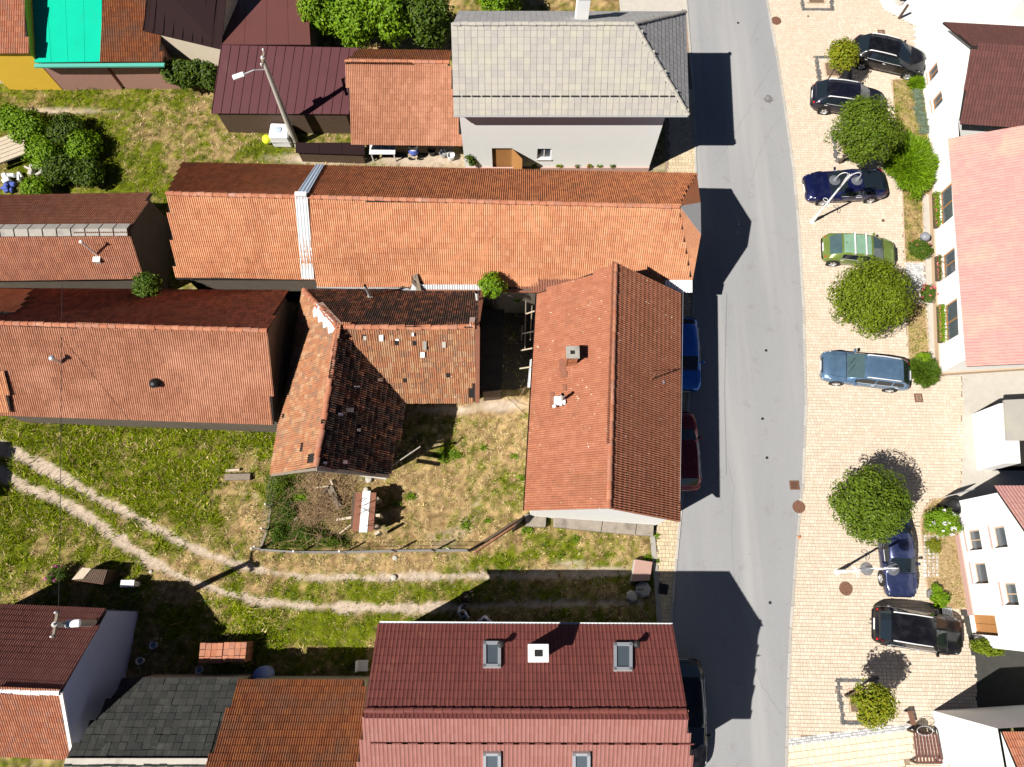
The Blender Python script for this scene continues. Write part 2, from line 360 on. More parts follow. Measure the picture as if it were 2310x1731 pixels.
def in_poly(x, y, poly):
    x = np.asarray(x); y = np.asarray(y); inside = np.zeros(x.shape, bool); n = len(poly)
    for i in range(n):
        x1, y1 = poly[i][0], poly[i][1]; x2, y2 = poly[(i+1)%n][0], poly[(i+1)%n][1]
        if y1 == y2: continue
        c = ((y1 > y) != (y2 > y)) & (x < (x2-x1)*(y-y1)/(y2-y1)+x1)
        inside ^= c
    return inside
def vnoise(x, y, seed=0):
    """smooth value noise on arrays"""
    xi = np.floor(x).astype(np.int64); yi = np.floor(y).astype(np.int64); fx = x-xi; fy = y-yi
    fx = fx*fx*(3-2*fx); fy = fy*fy*(3-2*fy)
    def h(a, b):
        q = (a*374761393+b*668265263+seed*1442695041) & 0xffffffff
        q = ((q ^ (q >> 13))*1274126177) & 0xffffffff
        return ((q ^ (q >> 16)) & 0xffff)/65535.0
    return (h(xi, yi)*(1-fx)+h(xi+1, yi)*fx)*(1-fy)+(h(xi, yi+1)*(1-fx)+h(xi+1, yi+1)*fx)*fy
def fbm(x, y, seed=0, octv=4):
    s = 0; a = .5; f = 1
    for k in range(octv): s = s+a*vnoise(x*f, y*f, seed+k*17); a *= .5; f *= 2.1
    return s/(1-.5**octv)

# ---------------------------------------------------------------- roofs
STY = {  # width, exposed length, roll profile
    'double': (.205, .30, [(0, 0), (.015, 0), (.05, .036), (.085, .004), (.117, .0), (.152, .036), (.187, .004), (.205, 0)]),
    'bold': (.205, .30, [(0, 0), (.015, 0), (.05, .050), (.085, .002), (.117, .0), (.152, .050), (.187, .002), (.205, 0)]),
    'single': (.24, .33, [(0, 0), (.04, .0), (.10, .045), (.16, .0), (.24, 0)]),
    'rough': (.25, .36, [(0, 0), (.08, .04), (.16, 0), (.25, 0)]),
    'fine': (.16, .34, [(0, 0), (.03, 0), (.08, .02), (.13, 0), (.16, 0)]),
    'flat': (.32, .30, [(0, 0), (.31, 0)]),
}
def tile_template(style):
    tw, th, prof = STY[style]; n = len(prof); L = th*1.10
    V = []
    for (u, h) in prof: V.append((u, 0, h+.004))
    for (u, h) in prof: V.append((u, L, h+(.045 if style == 'bold' else .022)))
    for (u, h) in prof: V.append((u, L, h+.004))
    F = [(i, n+i, n+i+1, i+1) for i in range(n-1)]+[(n+i, 2*n+i, 2*n+i+1, n+i+1) for i in range(n-1)]
    return np.array(V, float), np.array(F, int)
class Roof:
    """collects the tiles of one building; the largest ones in view become objects, the rest one mesh"""
    def __init__(s, house, n_single=0): s.h = house; s.items = {}; s.n = n_single; s.k = 0
    def slope(s, pts, m, style, under=M['tar'], jit=0., gaps=0, gap_spots=(), name='roof', deck=True, skip=None):
        pts = [Vector(p) for p in pts]
        n = Vector((0, 0, 0))
        for i in range(len(pts)):
            a, b_ = pts[i], pts[(i+1)%len(pts)]
            n += Vector(((a.y-b_.y)*(a.z+b_.z), (a.z-b_.z)*(a.x+b_.x), (a.x-b_.x)*(a.y+b_.y)))
        n.normalize()
        if n.z < 0: n = -n; pts = pts[::-1]
        dn = (n*n.z-Vector((0, 0, 1))).normalized(); u = dn.cross(n)*-1
        u = n.cross(dn)*-1
        if u.cross(dn).dot(n) < 0: u = -u
        ce = sum(pts, Vector())/len(pts)
        if deck:
            mb = MB(); k_ = len(pts); T_ = [p-n*.012 for p in pts]; Bt = [p-n*.08 for p in pts]
            mb.add(T_+Bt, [(0, i, i+1) for i in range(1, k_-1)]+[(k_, k_+i+1, k_+i) for i in range(1, k_-1)]+[(i, k_+i, k_+(i+1) % k_, (i+1) % k_) for i in range(k_)])
            s.deck = mb.build(name, under, s.h)
        tw, th, prof = STY[style]
        uv = [((p-ce).dot(u), (p-ce).dot(dn)) for p in pts]
        u0 = min(a[0] for a in uv); u1 = max(a[0] for a in uv); v0 = min(a[1] for a in uv); v1 = max(a[1] for a in uv)
        nv = int((v1-v0)/th)+1; nu = int(round((u1-u0)/tw)); twx = (u1-u0)/max(1, nu)
        I, J = np.meshgrid(np.arange(nu), np.arange(nv)); I = I.ravel(); J = J.ravel()
        U = u0+I*twx; V = v1-(J+1)*th
        keep = in_poly(U+tw/2, np.maximum(V+th/2, v0+.02), uv)
        if gaps:
            g = nrng.rand(len(U)) > gaps; keep &= g
        P = np.array(ce)[None]+U[:, None]*np.array(u)+V[:, None]*np.array(dn)
        for gs in gap_spots:
            q = W(*gs[0]) ; rr = gs[1]
            d = np.abs((P-np.array(q))@np.array(u)+tw/2) < rr
            e = np.abs((P-np.array(q))@np.array(dn)+th/2) < (gs[2] if len(gs) > 2 else rr)
            keep &= ~(d & e)
        if skip is not None: keep &= ~skip(P)
        P = P[keep]; k = len(P)
        ctr_ = P+np.array(u)*tw/2+np.array(dn)*th/2; best = np.full(k, -1e9); dz = np.zeros(k); Fr = np.zeros((k, 3, 3)); Fr[:, :, 0] = u; Fr[:, :, 1] = dn; Fr[:, :, 2] = n
        for i in range(1, len(pts)-1):      # follow the real (slightly warped) roof surface
            a_, b2, c2 = (np.array(q) for q in (pts[0], pts[i], pts[i+1])); nt_ = np.cross(b2-a_, c2-a_)
            if abs(nt_[2]) < 1e-6: continue
            zt = a_[2]-((ctr_[:, :2]-a_[:2])@nt_[:2])/nt_[2]
            def ed(p_, q_): return (q_[0]-p_[0])*(ctr_[:, 1]-p_[1])-(q_[1]-p_[1])*(ctr_[:, 0]-p_[0])
            sg = np.sign(nt_[2]); ins = np.minimum(np.minimum(ed(a_, b2)*sg, ed(b2, c2)*sg), ed(c2, a_)*sg)
            m_ = ins > best; best[m_] = ins[m_]; dz[m_] = (zt-ctr_[:, 2])[m_]
            nn_ = Vector(nt_*sg).normalized(); d2_ = (Vector(dn)-nn_*Vector(dn).dot(nn_)).normalized(); u2_ = d2_.cross(nn_)
            Fr[m_, :, 0] = u2_; Fr[m_, :, 1] = d2_; Fr[m_, :, 2] = nn_
        Ms = Fr.copy()
        P = ctr_+np.array([0, 0, 1.])*dz[:, None]-Ms[:, :, 0]*tw/2-Ms[:, :, 1]*th/2
        if jit:
            P = P+(nrng.rand(k, 3)-.5)*jit*.5+np.array(n)*(nrng.rand(k, 1)*jit*.5)
            an = (nrng.rand(k)-.5)*jit*2
            c_, s_ = np.cos(an), np.sin(an); A = Ms.copy()
            Ms[:, :, 0] = A[:, :, 0]*c_[:, None]+A[:, :, 1]*s_[:, None]; Ms[:, :, 1] = A[:, :, 1]*c_[:, None]-A[:, :, 0]*s_[:, None]
        s.items.setdefault((m.name, style), []).append((P, Ms, np.array(n)))
        return n
    def finish(s):
        allk = []
        for key, lst in s.items.items():
            P = np.concatenate([a[0] for a in lst]); Ms = np.concatenate([a[1] for a in lst])
            d = np.array([0, 0, CH])-P; L = np.linalg.norm(d, axis=1)
            area = np.abs((Ms[:, :, 2]*d).sum(1))/L**3
            s.items[key] = (P, Ms, area); allk.append(area)
        if not allk: return
        al = np.concatenate(allk); th = np.sort(al)[-s.n] if s.n and len(al) > s.n else (1e9 if not s.n else 0)
        off = world_off(s.h)
        for key, (P, Ms, area) in s.items.items():
            mt = bpy.data.materials[key[0]]; V, F = tile_template(key[1])
            big = area >= th
            if big.any():
                base = bpy.data.meshes.new('tile'); base.from_pydata([tuple(v) for v in V], [], [tuple(int(i) for i in f) for f in F]); base.materials.append(mt)
                for p, mm in zip(P[big], Ms[big]):
                    o = bpy.data.objects.new('tile', base)
                    mx = Matrix([list(mm[0])+[p[0]-off.x], list(mm[1])+[p[1]-off.y], list(mm[2])+[p[2]-off.z], [0, 0, 0, 1]])
                    o.parent = s.h; o.matrix_local = mx; COL.objects.link(o)
            r = ~big
            if r.any():
                VV = np.einsum('kij,vj->kvi', Ms[r], V)+P[r][:, None, :]
                k = r.sum(); FF = (F[None]+np.arange(k)[:, None, None]*len(V)).reshape(-1, 4)
                np_mesh('roof_tiles', VV.reshape(-1, 3), FF, mt, s.h, 'stuff')
def ridge_caps(a, b, m, parent, r=.11, step=.36, jit=.01, name='ridge_tile'):
    a = Vector(a); b = Vector(b); d = b-a; L = d.length; d.normalize(); n = max(1, int(L/step)); st = L/n
    x = d.cross(Vector((0, 0, 1))).normalized(); z = x.cross(d)
    key = 'cap%.2f%.2f' % (r, st); K = 7
    V = []; 
    for s_, rr in ((-.02, r*.9), (st, r*1.12)):
        for k in range(K):
            q = PI*k/(K-1); V.append((math.cos(q)*rr, s_, math.sin(q)*rr*.75))
    for k in range(K):
        q = PI*k/(K-1); V.append((math.cos(q)*r*.9, st, math.sin(q)*r*.6))
    F = [(k, k+1, K+k+1, K+k) for k in range(K-1)]+[(K+k, K+k+1, 2*K+k+1, 2*K+k) for k in range(K-1)]
    me = bpy.data.meshes.new(name); me.from_pydata(V, [], F); me.materials.append(m)
    off = world_off(parent)
    for i in range(n):
        p = a+d*st*i-off+Vector((rnd.uniform(-jit, jit), rnd.uniform(-jit, jit), rnd.uniform(0, jit)))
        o = bpy.data.objects.new(name, me); o.parent = parent
        o.matrix_local = Matrix([[x.x, d.x, z.x, p.x], [x.y, d.y, z.y, p.y], [x.z, d.z, z.z, p.z], [0, 0, 0, 1]]); COL.objects.link(o)
def gutter(a, b, m, parent, r=.06, name='gutter'):
    a = Vector(a); b = Vector(b); d = (b-a).normalized(); x = d.cross(Vector((0, 0, 1))).normalized(); V = []; K = 7
    for p in (a, b):
        for k in range(K):
            q = PI+PI*k/(K-1); V.append(p+x*math.cos(q)*r+Vector((0, 0, math.sin(q)*r)))
        for k in range(K):
            q = 2*PI-PI*k/(K-1); V.append(p+x*math.cos(q)*(r-.012)+Vector((0, 0, math.sin(q)*(r-.012))))
    n = 2*K
    return MB().add(V, [(k, (k+1)%n, n+(k+1)%n, n+k) for k in range(n)]).build(name, m, parent)
def gable_walls(A0, A1, B0, B1, R0, R1, m, parent, inset=.3, zbase=-.05, name='wall', drop=.16):
    """walls below a saddle roof: eave A (A0-A1), eave B, ridge R; index 0 and 1 are the two gable ends"""
    def lerp(p, q, f): return p+(q-p)*f
    def corner(E, Rr, other, sgn):
        flat = Vector((Rr.x-E.x, Rr.y-E.y, 0)); f = inset/max(.5, flat.length)
        p = lerp(E, Rr, min(.3, f)); al = (other-E); al.z = 0; al.normalize()
        p = p+al*inset*.6; p.z -= drop; return p
    a0 = corner(A0, R0, A1, 1); a1 = corner(A1, R1, A0, 1); b0 = corner(B0, R0, B1, 1); b1 = corner(B1, R1, B0, 1)
    al = (R1-R0).normalized(); r0 = R0+al*inset*.6; r1 = R1-al*inset*.6; r0.z -= drop; r1.z -= drop
    g = lambda p: Vector((p.x, p.y, zbase))
    MB().add([g(a0), g(a1), a1, a0, g(b0), g(b1), b1, b0, r0, r1],
             [(0, 1, 2, 3), (5, 4, 7, 6), (4, 0, 3, 8, 7), (1, 5, 6, 9, 2), (3, 2, 9, 8), (8, 9, 6, 7)]).build(name, m, parent)
    return a0, a1, b0, b1
def saddle(name, label, cat, r, zr, a, za, b, zb, mA, mB, style, wall, group=None, n_single=0, caps=None, inset=.3, jit=0., gaps=0, styleB=None, **kw):
    """a house with a saddle roof; r, a, b = pixel pairs of ridge and the two eaves"""
    R0, R1 = W(*r[0], zr), W(*r[1], zr); A0, A1 = W(*a[0], za), W(*a[1], za); B0, B1 = W(*b[0], zb), W(*b[1], zb)
    c = (A0+B1)/2
    h = thing(name, label, cat, (c.x, c.y, 0), 0, group)
    gable_walls(A0, A1, B0, B1, R0, R1, wall, h, inset)
    rf = Roof(h, n_single)
    rf.slope([R0, R1, A1, A0], mA, style, jit=jit, gaps=gaps, **kw); rf.slope([R0, R1, B1, B0], mB, styleB or style, jit=jit, gaps=gaps)
    rf.finish()
    if caps: ridge_caps(R0+Vector((0, 0, .02)), R1+Vector((0, 0, .02)), caps, h)
    return h, (R0, R1, A0, A1, B0, B1)
def sheet_roof(quad, m, parent, pitch=.35, rib=.03, name='roof', across=True, wave=False, sub='rib'):
    """sheet roof with standing seams (each seam a part) or corrugation; quad = ridge0, ridge1, eave1, eave0"""
    q = [Vector(p) for p in quad]; n = (q[1]-q[0]).cross(q[3]-q[0]).normalized()
    if n.z < 0: n = -n
    if wave:
        L = (q[1]-q[0]).length; k = max(4, int(L/pitch)*4); V = []
        for i in range(k+1):
            f = i/k; off = n*(.5*rib*math.sin(i*PI/2)+rib)
            V.append(q[0]+(q[1]-q[0])*f+off); V.append(q[3]+(q[2]-q[3])*f+off)
            V.append(q[3]+(q[2]-q[3])*f+off-n*.012)
        F = []
        for i in range(k): F += [(3*i, 3*i+3, 3*i+4, 3*i+1), (3*i+1, 3*i+4, 3*i+5, 3*i+2)]
        return MB().add(V, F).build(name, m, parent)
    o = MB().slab([p for p in (q if (q[1]-q[0]).cross(q[3]-q[0]).z > 0 else q[::-1])], n, .06).build(name, m, parent)
    L = (q[1]-q[0]).length; k = max(2, int(L/pitch))
    for i in range(k+1):
        f = i/k; a = q[0]+(q[1]-q[0])*f; b_ = q[3]+(q[2]-q[3])*f
        x = (q[1]-q[0]).normalized()*.012; V = [a-x, a+x, b_+x, b_-x]
        MB().add([v+n*.001 for v in V]+[v+n*rib for v in V], [(4,5,6,7),(0,1,5,4),(1,2,6,5),(2,3,7,6),(3,0,4,7)]).build(sub, m, o)
    return o
def wall_open(p0, p1, z0, z1, ops, m, parent, th=.25, name='wall', top=None):
    """upright wall from p0 to p1 (outside on the right hand) with real openings (u0,u1,za,zb); top = optional (u,z) profile"""
    p0 = Vector((p0[0], p0[1], 0)); p1 = Vector((p1[0], p1[1], 0)); L = (p1-p0).length; d = (p1-p0)/L
    nrm = Vector((d.y, -d.x, 0)); mb = MB()
    us = sorted({0, L, *[a for o in ops for a in o[:2]]}); zs = sorted({z0, z1, *[a for o in ops for a in o[2:4]]})
    P = lambda u, z, k=0: p0+d*u-nrm*k+Vector((0, 0, z))
    for i in range(len(us)-1):
        for j in range(len(zs)-1):
            cu, cz = (us[i]+us[i+1])/2, (zs[j]+zs[j+1])/2
            if any(o[0] < cu < o[1] and o[2] < cz < o[3] for o in ops): continue
            mb.add([P(us[i], zs[j]), P(us[i+1], zs[j]), P(us[i+1], zs[j+1]), P(us[i], zs[j+1])], [(0, 1, 2, 3)])
    for (a, b_, c, e) in [o[:4] for o in ops]:
        mb.add([P(a, c), P(b_, c), P(b_, e), P(a, e), P(a, c, th), P(b_, c, th), P(b_, e, th), P(a, e, th)],
               [(0, 4, 5, 1), (1, 5, 6, 2), (2, 6, 7, 3), (3, 7, 4, 0)])
    if top: mb.add([P(u, z) for u, z in top], [tuple(range(len(top)))])
    w = mb.build(name, m, parent)
    return w, P, d, nrm
def fit_window(P, o, wall, frame, pane, sill=None, depth=.14, name='window', leaf=2):
    a, b_, c, e = o[:4]; mb = MB(); t_ = .06
    def bar(u0, u1, z0, z1, k0, k1):
        mb.add([P(u0, z0, k0), P(u1, z0, k0), P(u1, z1, k0), P(u0, z1, k0), P(u0, z0, k1), P(u1, z0, k1), P(u1, z1, k1), P(u0, z1, k1)],
               [(0,1,2,3),(4,7,6,5),(0,4,5,1),(1,5,6,2),(2,6,7,3),(3,7,4,0)])
    k0, k1 = depth-.05, depth
    bar(a, a+t_, c, e, k0, k1); bar(b_-t_, b_, c, e, k0, k1); bar(a+t_, b_-t_, c, c+t_, k0, k1); bar(a+t_, b_-t_, e-t_, e, k0, k1)
    for i in range(1, leaf):
        x = a+(b_-a)*i/leaf; bar(x-t_/2, x+t_/2, c+t_, e-t_, k0, k1)
    w = mb.build(name, frame, wall)
    MB().add([P(a+.02, c+.02, depth-.02), P(b_-.02, c+.02, depth-.02), P(b_-.02, e-.02, depth-.02), P(a+.02, e-.02, depth-.02)], [(0,1,2,3)]).build('pane', pane, wall)
    if sill:
        mb = MB(); 
        def bar2(u0, u1, z0, z1, k0, k1):
            mb.add([P(u0, z0, k0), P(u1, z0, k0), P(u1, z1, k0), P(u0, z1, k0), P(u0, z0, k1), P(u1, z0, k1), P(u1, z1, k1), P(u0, z1, k1)],
               [(0,1,2,3),(4,7,6,5),(0,4,5,1),(1,5,6,2),(2,6,7,3),(3,7,4,0)])
        bar2(a-.04, b_+.04, c-.05, c+.003, -.06, .0); mb.build('sill', sill, wall)
    return w
# ---------------------------------------------------------------- foliage
def leaves_np(C, Nn, size, aspect=.6, curl=.25):
    """C (n,3) positions, Nn (n,3) facing; returns V,F of small folded leaves"""
    n = len(C); Nn = Nn/np.maximum(1e-6, np.linalg.norm(Nn, axis=1, keepdims=True))
    r = nrng.randn(n, 3); T = np.cross(Nn, r); T /= np.maximum(1e-6, np.linalg.norm(T, axis=1, keepdims=True)); B = np.cross(Nn, T)
    s = (size*(.6+.8*nrng.rand(n)))[:, None]
    a = C-T*s*.5; b_ = C+B*s*aspect*.5+Nn*s*curl*.3; c = C+T*s*.5-Nn*s*curl*.4; d = C-B*s*aspect*.5+Nn*s*curl*.3
    V = np.stack([a, b_, c, d], 1).reshape(-1, 3); F = np.arange(4*n).reshape(n, 4)
    return V, F
def crown_pts(c, rx, ry, rz, n, clumps=80, cr=.28, fill=.35, flat=False, seed=0):
    rg = np.random.RandomState(seed)
    def dirs(k):
        d = rg.randn(k, 3); d /= np.linalg.norm(d, axis=1, keepdims=True); return d
    D = dirs(clumps); D[:, 2] = np.where(D[:, 2] < -.55, -D[:, 2], D[:, 2])
    bump = 1+.15*np.sin(D[:, 0]*4.3+seed)*np.cos(D[:, 1]*3.7+seed*2)+.07*np.clip(rg.randn(clumps), -2, 1.6); bump = np.clip(bump, .72, 1.06)
    CC = D*(1-cr*.75)*bump[:, None]
    k = int(n*(1-fill)); w = rg.randint(0, clumps, k)
    e = dirs(k)*(rg.rand(k, 1)**.4)*cr*(.7+.6*rg.rand(clumps)[w][:, None])
    P = CC[w]+e; rn_ = np.linalg.norm(P, axis=1, keepdims=True); P = P*np.minimum(1, 1.08/rn_)*np.where(rn_ > 1.08, rg.uniform(.93, 1, (k, 1)), 1); Nn = e/cr+CC[w]*.6+rg.randn(k, 3)*.45
    kf = n-k; df = dirs(kf); Pf = df*(rg.rand(kf, 1)**.5)*.82; Nf = df+rg.randn(kf, 3)*.7
    P = np.concatenate([P, Pf]); Nn = np.concatenate([Nn, Nf]); Nn[:, 2] += .35
    return np.array(c)[None]+P*np.array([rx, ry, rz]), Nn
def tree(name, label, cat, px, py, zc, rad, mt, nleaf=13000, size=.13, rz=None, group=None, seed=1, trunk_r=.09, flowers=None, clumps=80, cr=.28, squash=.8, lean=True):
    c = W(px, py, zc)
    base = (c.x, c.y, 0)
    t_ = thing(name, label, cat, base, 0, group)
    rzz = rz or rad*squash
    P, Nn = crown_pts(c, rad, rad, rzz, nleaf, clumps, cr, seed=seed)
    V, F = leaves_np(P, Nn, size*np.ones(len(P)))
    np_mesh('crown', V, F, mt, t_)
    mb = MB(); mb.tube([(c.x, c.y, -.05), (c.x+.02, c.y, .5), (c.x-.02, c.y+.02, max(.3, zc-rzz*.8)), (c.x, c.y, zc)], [trunk_r*1.3, trunk_r, trunk_r*.85, trunk_r*.4], 9)
    rg = random.Random(seed)
    for k in range(7):
        q = k*2*PI/7+rg.random(); z0 = max(.2, zc-rzz*(.75-.08*k*.6))
        e = c+Vector((math.cos(q)*rad*.75, math.sin(q)*rad*.75, rzz*rg.uniform(-.1, .6)))
        mid = (Vector((c.x, c.y, z0))+e)/2+Vector((0, 0, -.1*rad))
        mb.tube([(c.x, c.y, z0), mid, e], [trunk_r*.5, trunk_r*.3, trunk_r*.1], 6)
    mb.build('trunk', M['bark'], t_, smooth=True)
    if flowers:
        m2, k = flowers; P, Nn = crown_pts(c, rad*1.02, rad*1.02, rzz*1.05, k*6, 30, .15, 0, seed=seed+5)
        P = P[P[:, 2] > zc-.2*rzz][:k*3]
        V, F = leaves_np(P, Nn, np.full(len(P), .10), .9); np_mesh('flowers', V, F, m2, t_, 'stuff')
    return t_
def bush(name, label, cat, px, py, zc, rx, ry, rz, mt, n=2500, size=.10, seed=1, group=None, flowers=None, aspect=.5, zbase=0, clumps=30, cr=.35):
    c = W(px, py, zc); t_ = thing(name, label, cat, (c.x, c.y, zbase), 0, group)
    P, Nn = crown_pts(c, rx, ry, rz, n, clumps, cr, seed=seed); P[:, 2] = np.maximum(P[:, 2], zbase+.01)
    V, F = leaves_np(P, Nn, np.full(len(P), size), aspect); np_mesh('foliage', V, F, mt, t_)
    mb = MB(); rg = random.Random(seed)
    for k in range(5):
        q = rg.uniform(0, 2*PI); mb.tube([(c.x, c.y, zbase-.02), (c.x+math.cos(q)*rx*.3, c.y+math.sin(q)*ry*.3, zc), (c.x+math.cos(q)*rx*.7, c.y+math.sin(q)*ry*.7, zc+rz*.5)], [.03, .02, .006], 5)
    mb.build('stem', M['bark'], t_)
    if flowers:
        m2, k = flowers; P, Nn = crown_pts(c, rx*1.02, ry*1.02, rz*1.08, k*5, 24, .15, 0, seed=seed+5)
        Nn[:, 2] += 1; P = P[P[:, 2] > zc]
        sel = P[:max(1, k)]; sub = np.repeat(sel, 7, 0)+nrng.randn(len(sel)*7, 3)*.03
        V, F = leaves_np(sub, nrng.randn(len(sub), 3)+np.array([0, 0, 1.]), np.full(len(sub), .075), .9); np_mesh('blossom', V, F, m2, t_, 'stuff')
    return t_

# ================================================================= GROUND
def world2px(x, y, z=0.):
    d = y*ST+(CH-z)*CT; v = (y*CT-(CH-z)*ST)/d*FPX; u = x/d*FPX
    return u+1155, 865.5-v
def dist_poly(px, py, line):
    d = np.full(px.shape, 1e9)
    for (x1, y1), (x2, y2) in zip(line[:-1], line[1:]):
        L = (x2-x1)**2+(y2-y1)**2; t_ = np.clip(((px-x1)*(x2-x1)+(py-y1)*(y2-y1))/L, 0, 1)
        d = np.minimum(d, np.hypot(px-x1-t_*(x2-x1), py-y1-t_*(y2-y1)))
    return d
TRK1 = [(-40, 985), (0, 1008), (60, 1038), (150, 1082), (230, 1130), (300, 1165), (380, 1210), (450, 1243), (520, 1270), (600, 1290), (700, 1302), (850, 1304), (1000, 1300), (1200, 1297), (1440, 1292)]
TRK2 = [(-40, 1040), (0, 1068), (60, 1100), (130, 1130), (200, 1170), (280, 1225), (330, 1262), (400, 1300), (480, 1328), (560, 1352), (660, 1366), (800, 1372), (960, 1372), (1200, 1362), (1440, 1360)]
BLOBS = [  # green patches / dry patches in the yards (x, y, rx, ry, amount)
 (250, 1090, 360, 110, .70), (430, 1150, 150, 90, .25), (60, 1180, 110, 80, .35), (560, 1120, 60, 110, -.55), (600, 1020, 50, 60, .6), (590, 1200, 60, 60, -.35),
 (1000, 1050, 230, 160, -.30), (1080, 950, 120, 50, .16), (1010, 1045, 35, 30, .3), (1090, 1060, 80, 70, .08), (960, 1130, 110, 80, -.25), (900, 1230, 160, 35, -.45), (1160, 1130, 40, 60, .25),
 (1020, 920, 110, 20, -.6), (1150, 905, 60, 18, -.6),
 (690, 1140, 90, 90, .3), (1240, 1250, 160, 30, .40), (1360, 1215, 80, 30, .30), (1130, 1265, 70, 25, .45), (1380, 1250, 60, 25, -.25), (760, 1275, 240, 18, -.45), (1000, 1338, 260, 22, .55), (700, 1338, 200, 22, .05), (350, 1260, 60, 30, .2),
 (620, 1420, 260, 70, .7), (120, 330, 150, 110, .6), (330, 400, 120, 50, .45), (420, 290, 160, 50, -.12), (560, 320, 120, 60, .1), (320, 300, 260, 110, .22), (230, 205, 200, 25, .35), (620, 345, 80, 25, .3), (300, 960, 400, 50, .6), (30, 900, 120, 60, .5), (120, 1250, 140, 50, .3),
 (1230, 1185, 60, 20, .05)]
def yard_masks(px, py, x, y):
    g = np.full(px.shape, .45)
    for (bx, by, rx, ry, am) in BLOBS: g = g+am*np.exp(-(((px-bx)/rx)**2+((py-by)/ry)**2))
    n1 = fbm(x*.8, y*.8, 3, 4); n2 = fbm(x*3.2, y*3.2, 9, 3)
    g = np.clip(g+(n1-.5)*1.5+(n2-.5)*1.5, 0, 1)
    w1 = 6+7*np.clip((520-px)/400, 0, 1)+12*(fbm(px*.012, py*.012, 5)-.4); dd = dist_poly(px, py, TRK1); d2 = dist_poly(px, py, TRK2)
    w2 = 7+6*np.clip((420-px)/400, 0, 1)+12*(fbm(px*.014, py*.014, 8)-.4)
    n3 = (fbm(x*2, y*2, 21)-.5)*16+(fbm(x*7, y*7, 24, 2)-.5)*8
    dirt = np.maximum(np.clip((w1+4-dd+n3)/8, 0, 1), np.clip((w2+4-d2+n3)/8, 0, 1))
    # bare earth and stone patches
    for (bx, by, rx, ry, am) in [(1010, 925, 90, 12, .9), (1130, 915, 70, 18, 1), (1350, 1285, 110, 8, .8), (1290, 1272, 50, 10, .6), (740, 358, 140, 16, 1), (960, 362, 160, 22, 1), (1250, 378, 330, 12, 1), (100, 250, 160, 9, .8), (700, 278, 60, 25, 1), (1250, 1160, 20, 20, .4), (800, 1075, 80, 20, .5)]:
        dirt = np.maximum(dirt, np.clip(am*1.6*np.exp(-(((px-bx)/rx)**2+((py-by)/ry)**2))-.35+(n2-.5)*.5, 0, 1))
    dirt = np.maximum(dirt, np.clip((n1-.64)*3.5, 0, .35)*(g < .6))
    return g, dirt
def lerpc(a, b, f): return np.array(a)[None]*(1-f[:, None])+np.array(b)[None]*f[:, None]
def ground_colour(g, dirt, x, y):
    n = fbm(x*5, y*5, 31, 4)
    n = np.clip((n-.5)*1.7+.5, 0, 1); dry = lerpc((.15,.088,.04), (.50,.345,.165), n); grn = lerpc((.040,.056,.002), (.15,.18,.005), n)
    c = dry*(1-g[:, None])+grn*g[:, None]
    dc = lerpc((.30,.225,.165), (.60,.50,.39), fbm(x*9, y*9, 44, 2))
    return c*(1-dirt[:, None])+dc*dirt[:, None]
# terrain far around
mb = MB(); mb.add([(-400, -400, -.12), (400, -400, -.12), (400, 400, -.12), (-400, 400, -.12)], [(0, 1, 2, 3)])
mb.build('terrain', mat('far_ground', (.16,.15,.06), 1, .4, .3), None, kind='structure')
gx = np.arange(-33, 9.7, .115); gy = np.arange(-9, 38, .115)
GX, GY = np.meshgrid(gx, gy); X = GX.ravel(); Y = GY.ravel(); PX, PY = world2px(X, Y)
G_, D_ = yard_masks(PX, PY, X, Y)
Z = -.03+(fbm(X*1.3, Y*1.3, 55, 4)-.5)*.10-.05*D_; Z = np.minimum(Z, 0.0)
idx = np.arange(len(X)).reshape(GX.shape); F = np.stack([idx[:-1, :-1], idx[:-1, 1:], idx[1:, 1:], idx[1:, :-1]], -1).reshape(-1, 4)
np_mesh('ground', np.c_[X, Y, Z], F, M['ground'], None, 'structure', ground_colour(G_, D_, X, Y), True)

# grass: single blades bent over, thick where it is green, thin straw where dry
HOLES = [[(1210, 600), (1540, 600), (1540, 1165), (1175, 1165)], [(655, 650), (1075, 650), (1075, 910), (880, 910), (880, 1070), (610, 1075)], [(0, 650), (620, 650), (600, 945), (0, 920)],
         [(380, 380), (1575, 380), (1575, 650), (400, 650)], [(0, 430), (330, 430), (320, 620), (0, 620)], [(1040, 30), (1580, 30), (1580, 385), (1000, 385)], [(790, 130), (1045, 130), (1045, 370), (790, 370)],
         [(845, 1425), (1540, 1425), (1540, 1760), (845, 1760)], [(1475, 1100), (1700, 1100), (1700, 1500), (1488, 1500)], [(490, 100), (790, 100), (790, 300), (490, 300)], [(-10, -60), (520, -60), (520, 185), (-10, 185)]]
NT, PB = 52000, 13
tx = nrng.uniform(-32, 9.4, NT); ty = nrng.uniform(-8, 31, NT); PX, PY = world2px(tx, ty)
ok = (PX > -20) & (PX < 1490) & (PY > 170) & (PY < 1550)
for h_ in HOLES: ok &= ~in_poly(PX, PY, h_)
tx, ty, PX, PY = tx[ok], ty[ok], PX[ok], PY[ok]; g, d = yard_masks(PX, PY, tx, ty)
ok = nrng.rand(len(tx)) < (1-d)**2.5; tx, ty, g, d, PX, PY = tx[ok], ty[ok], g[ok], d[ok], PX[ok], PY[ok]; nt_ = len(tx)
tall = 1+1.2*np.clip(g-.55, 0, 1)*2*(PY > 950)*(PX < 640); size = (.5+.9*nrng.rand(nt_))*tall
gp = nrng.rand(nt_) < np.clip(g*1.25-.10, 0, 1); tone = nrng.rand(nt_)
rp_ = lambda a: np.repeat(a, PB)
n = nt_*PB; ang = nrng.rand(n)*2*PI; bx = rp_(tx)+nrng.randn(n)*.045*rp_(size); by = rp_(ty)+nrng.randn(n)*.045*rp_(size)
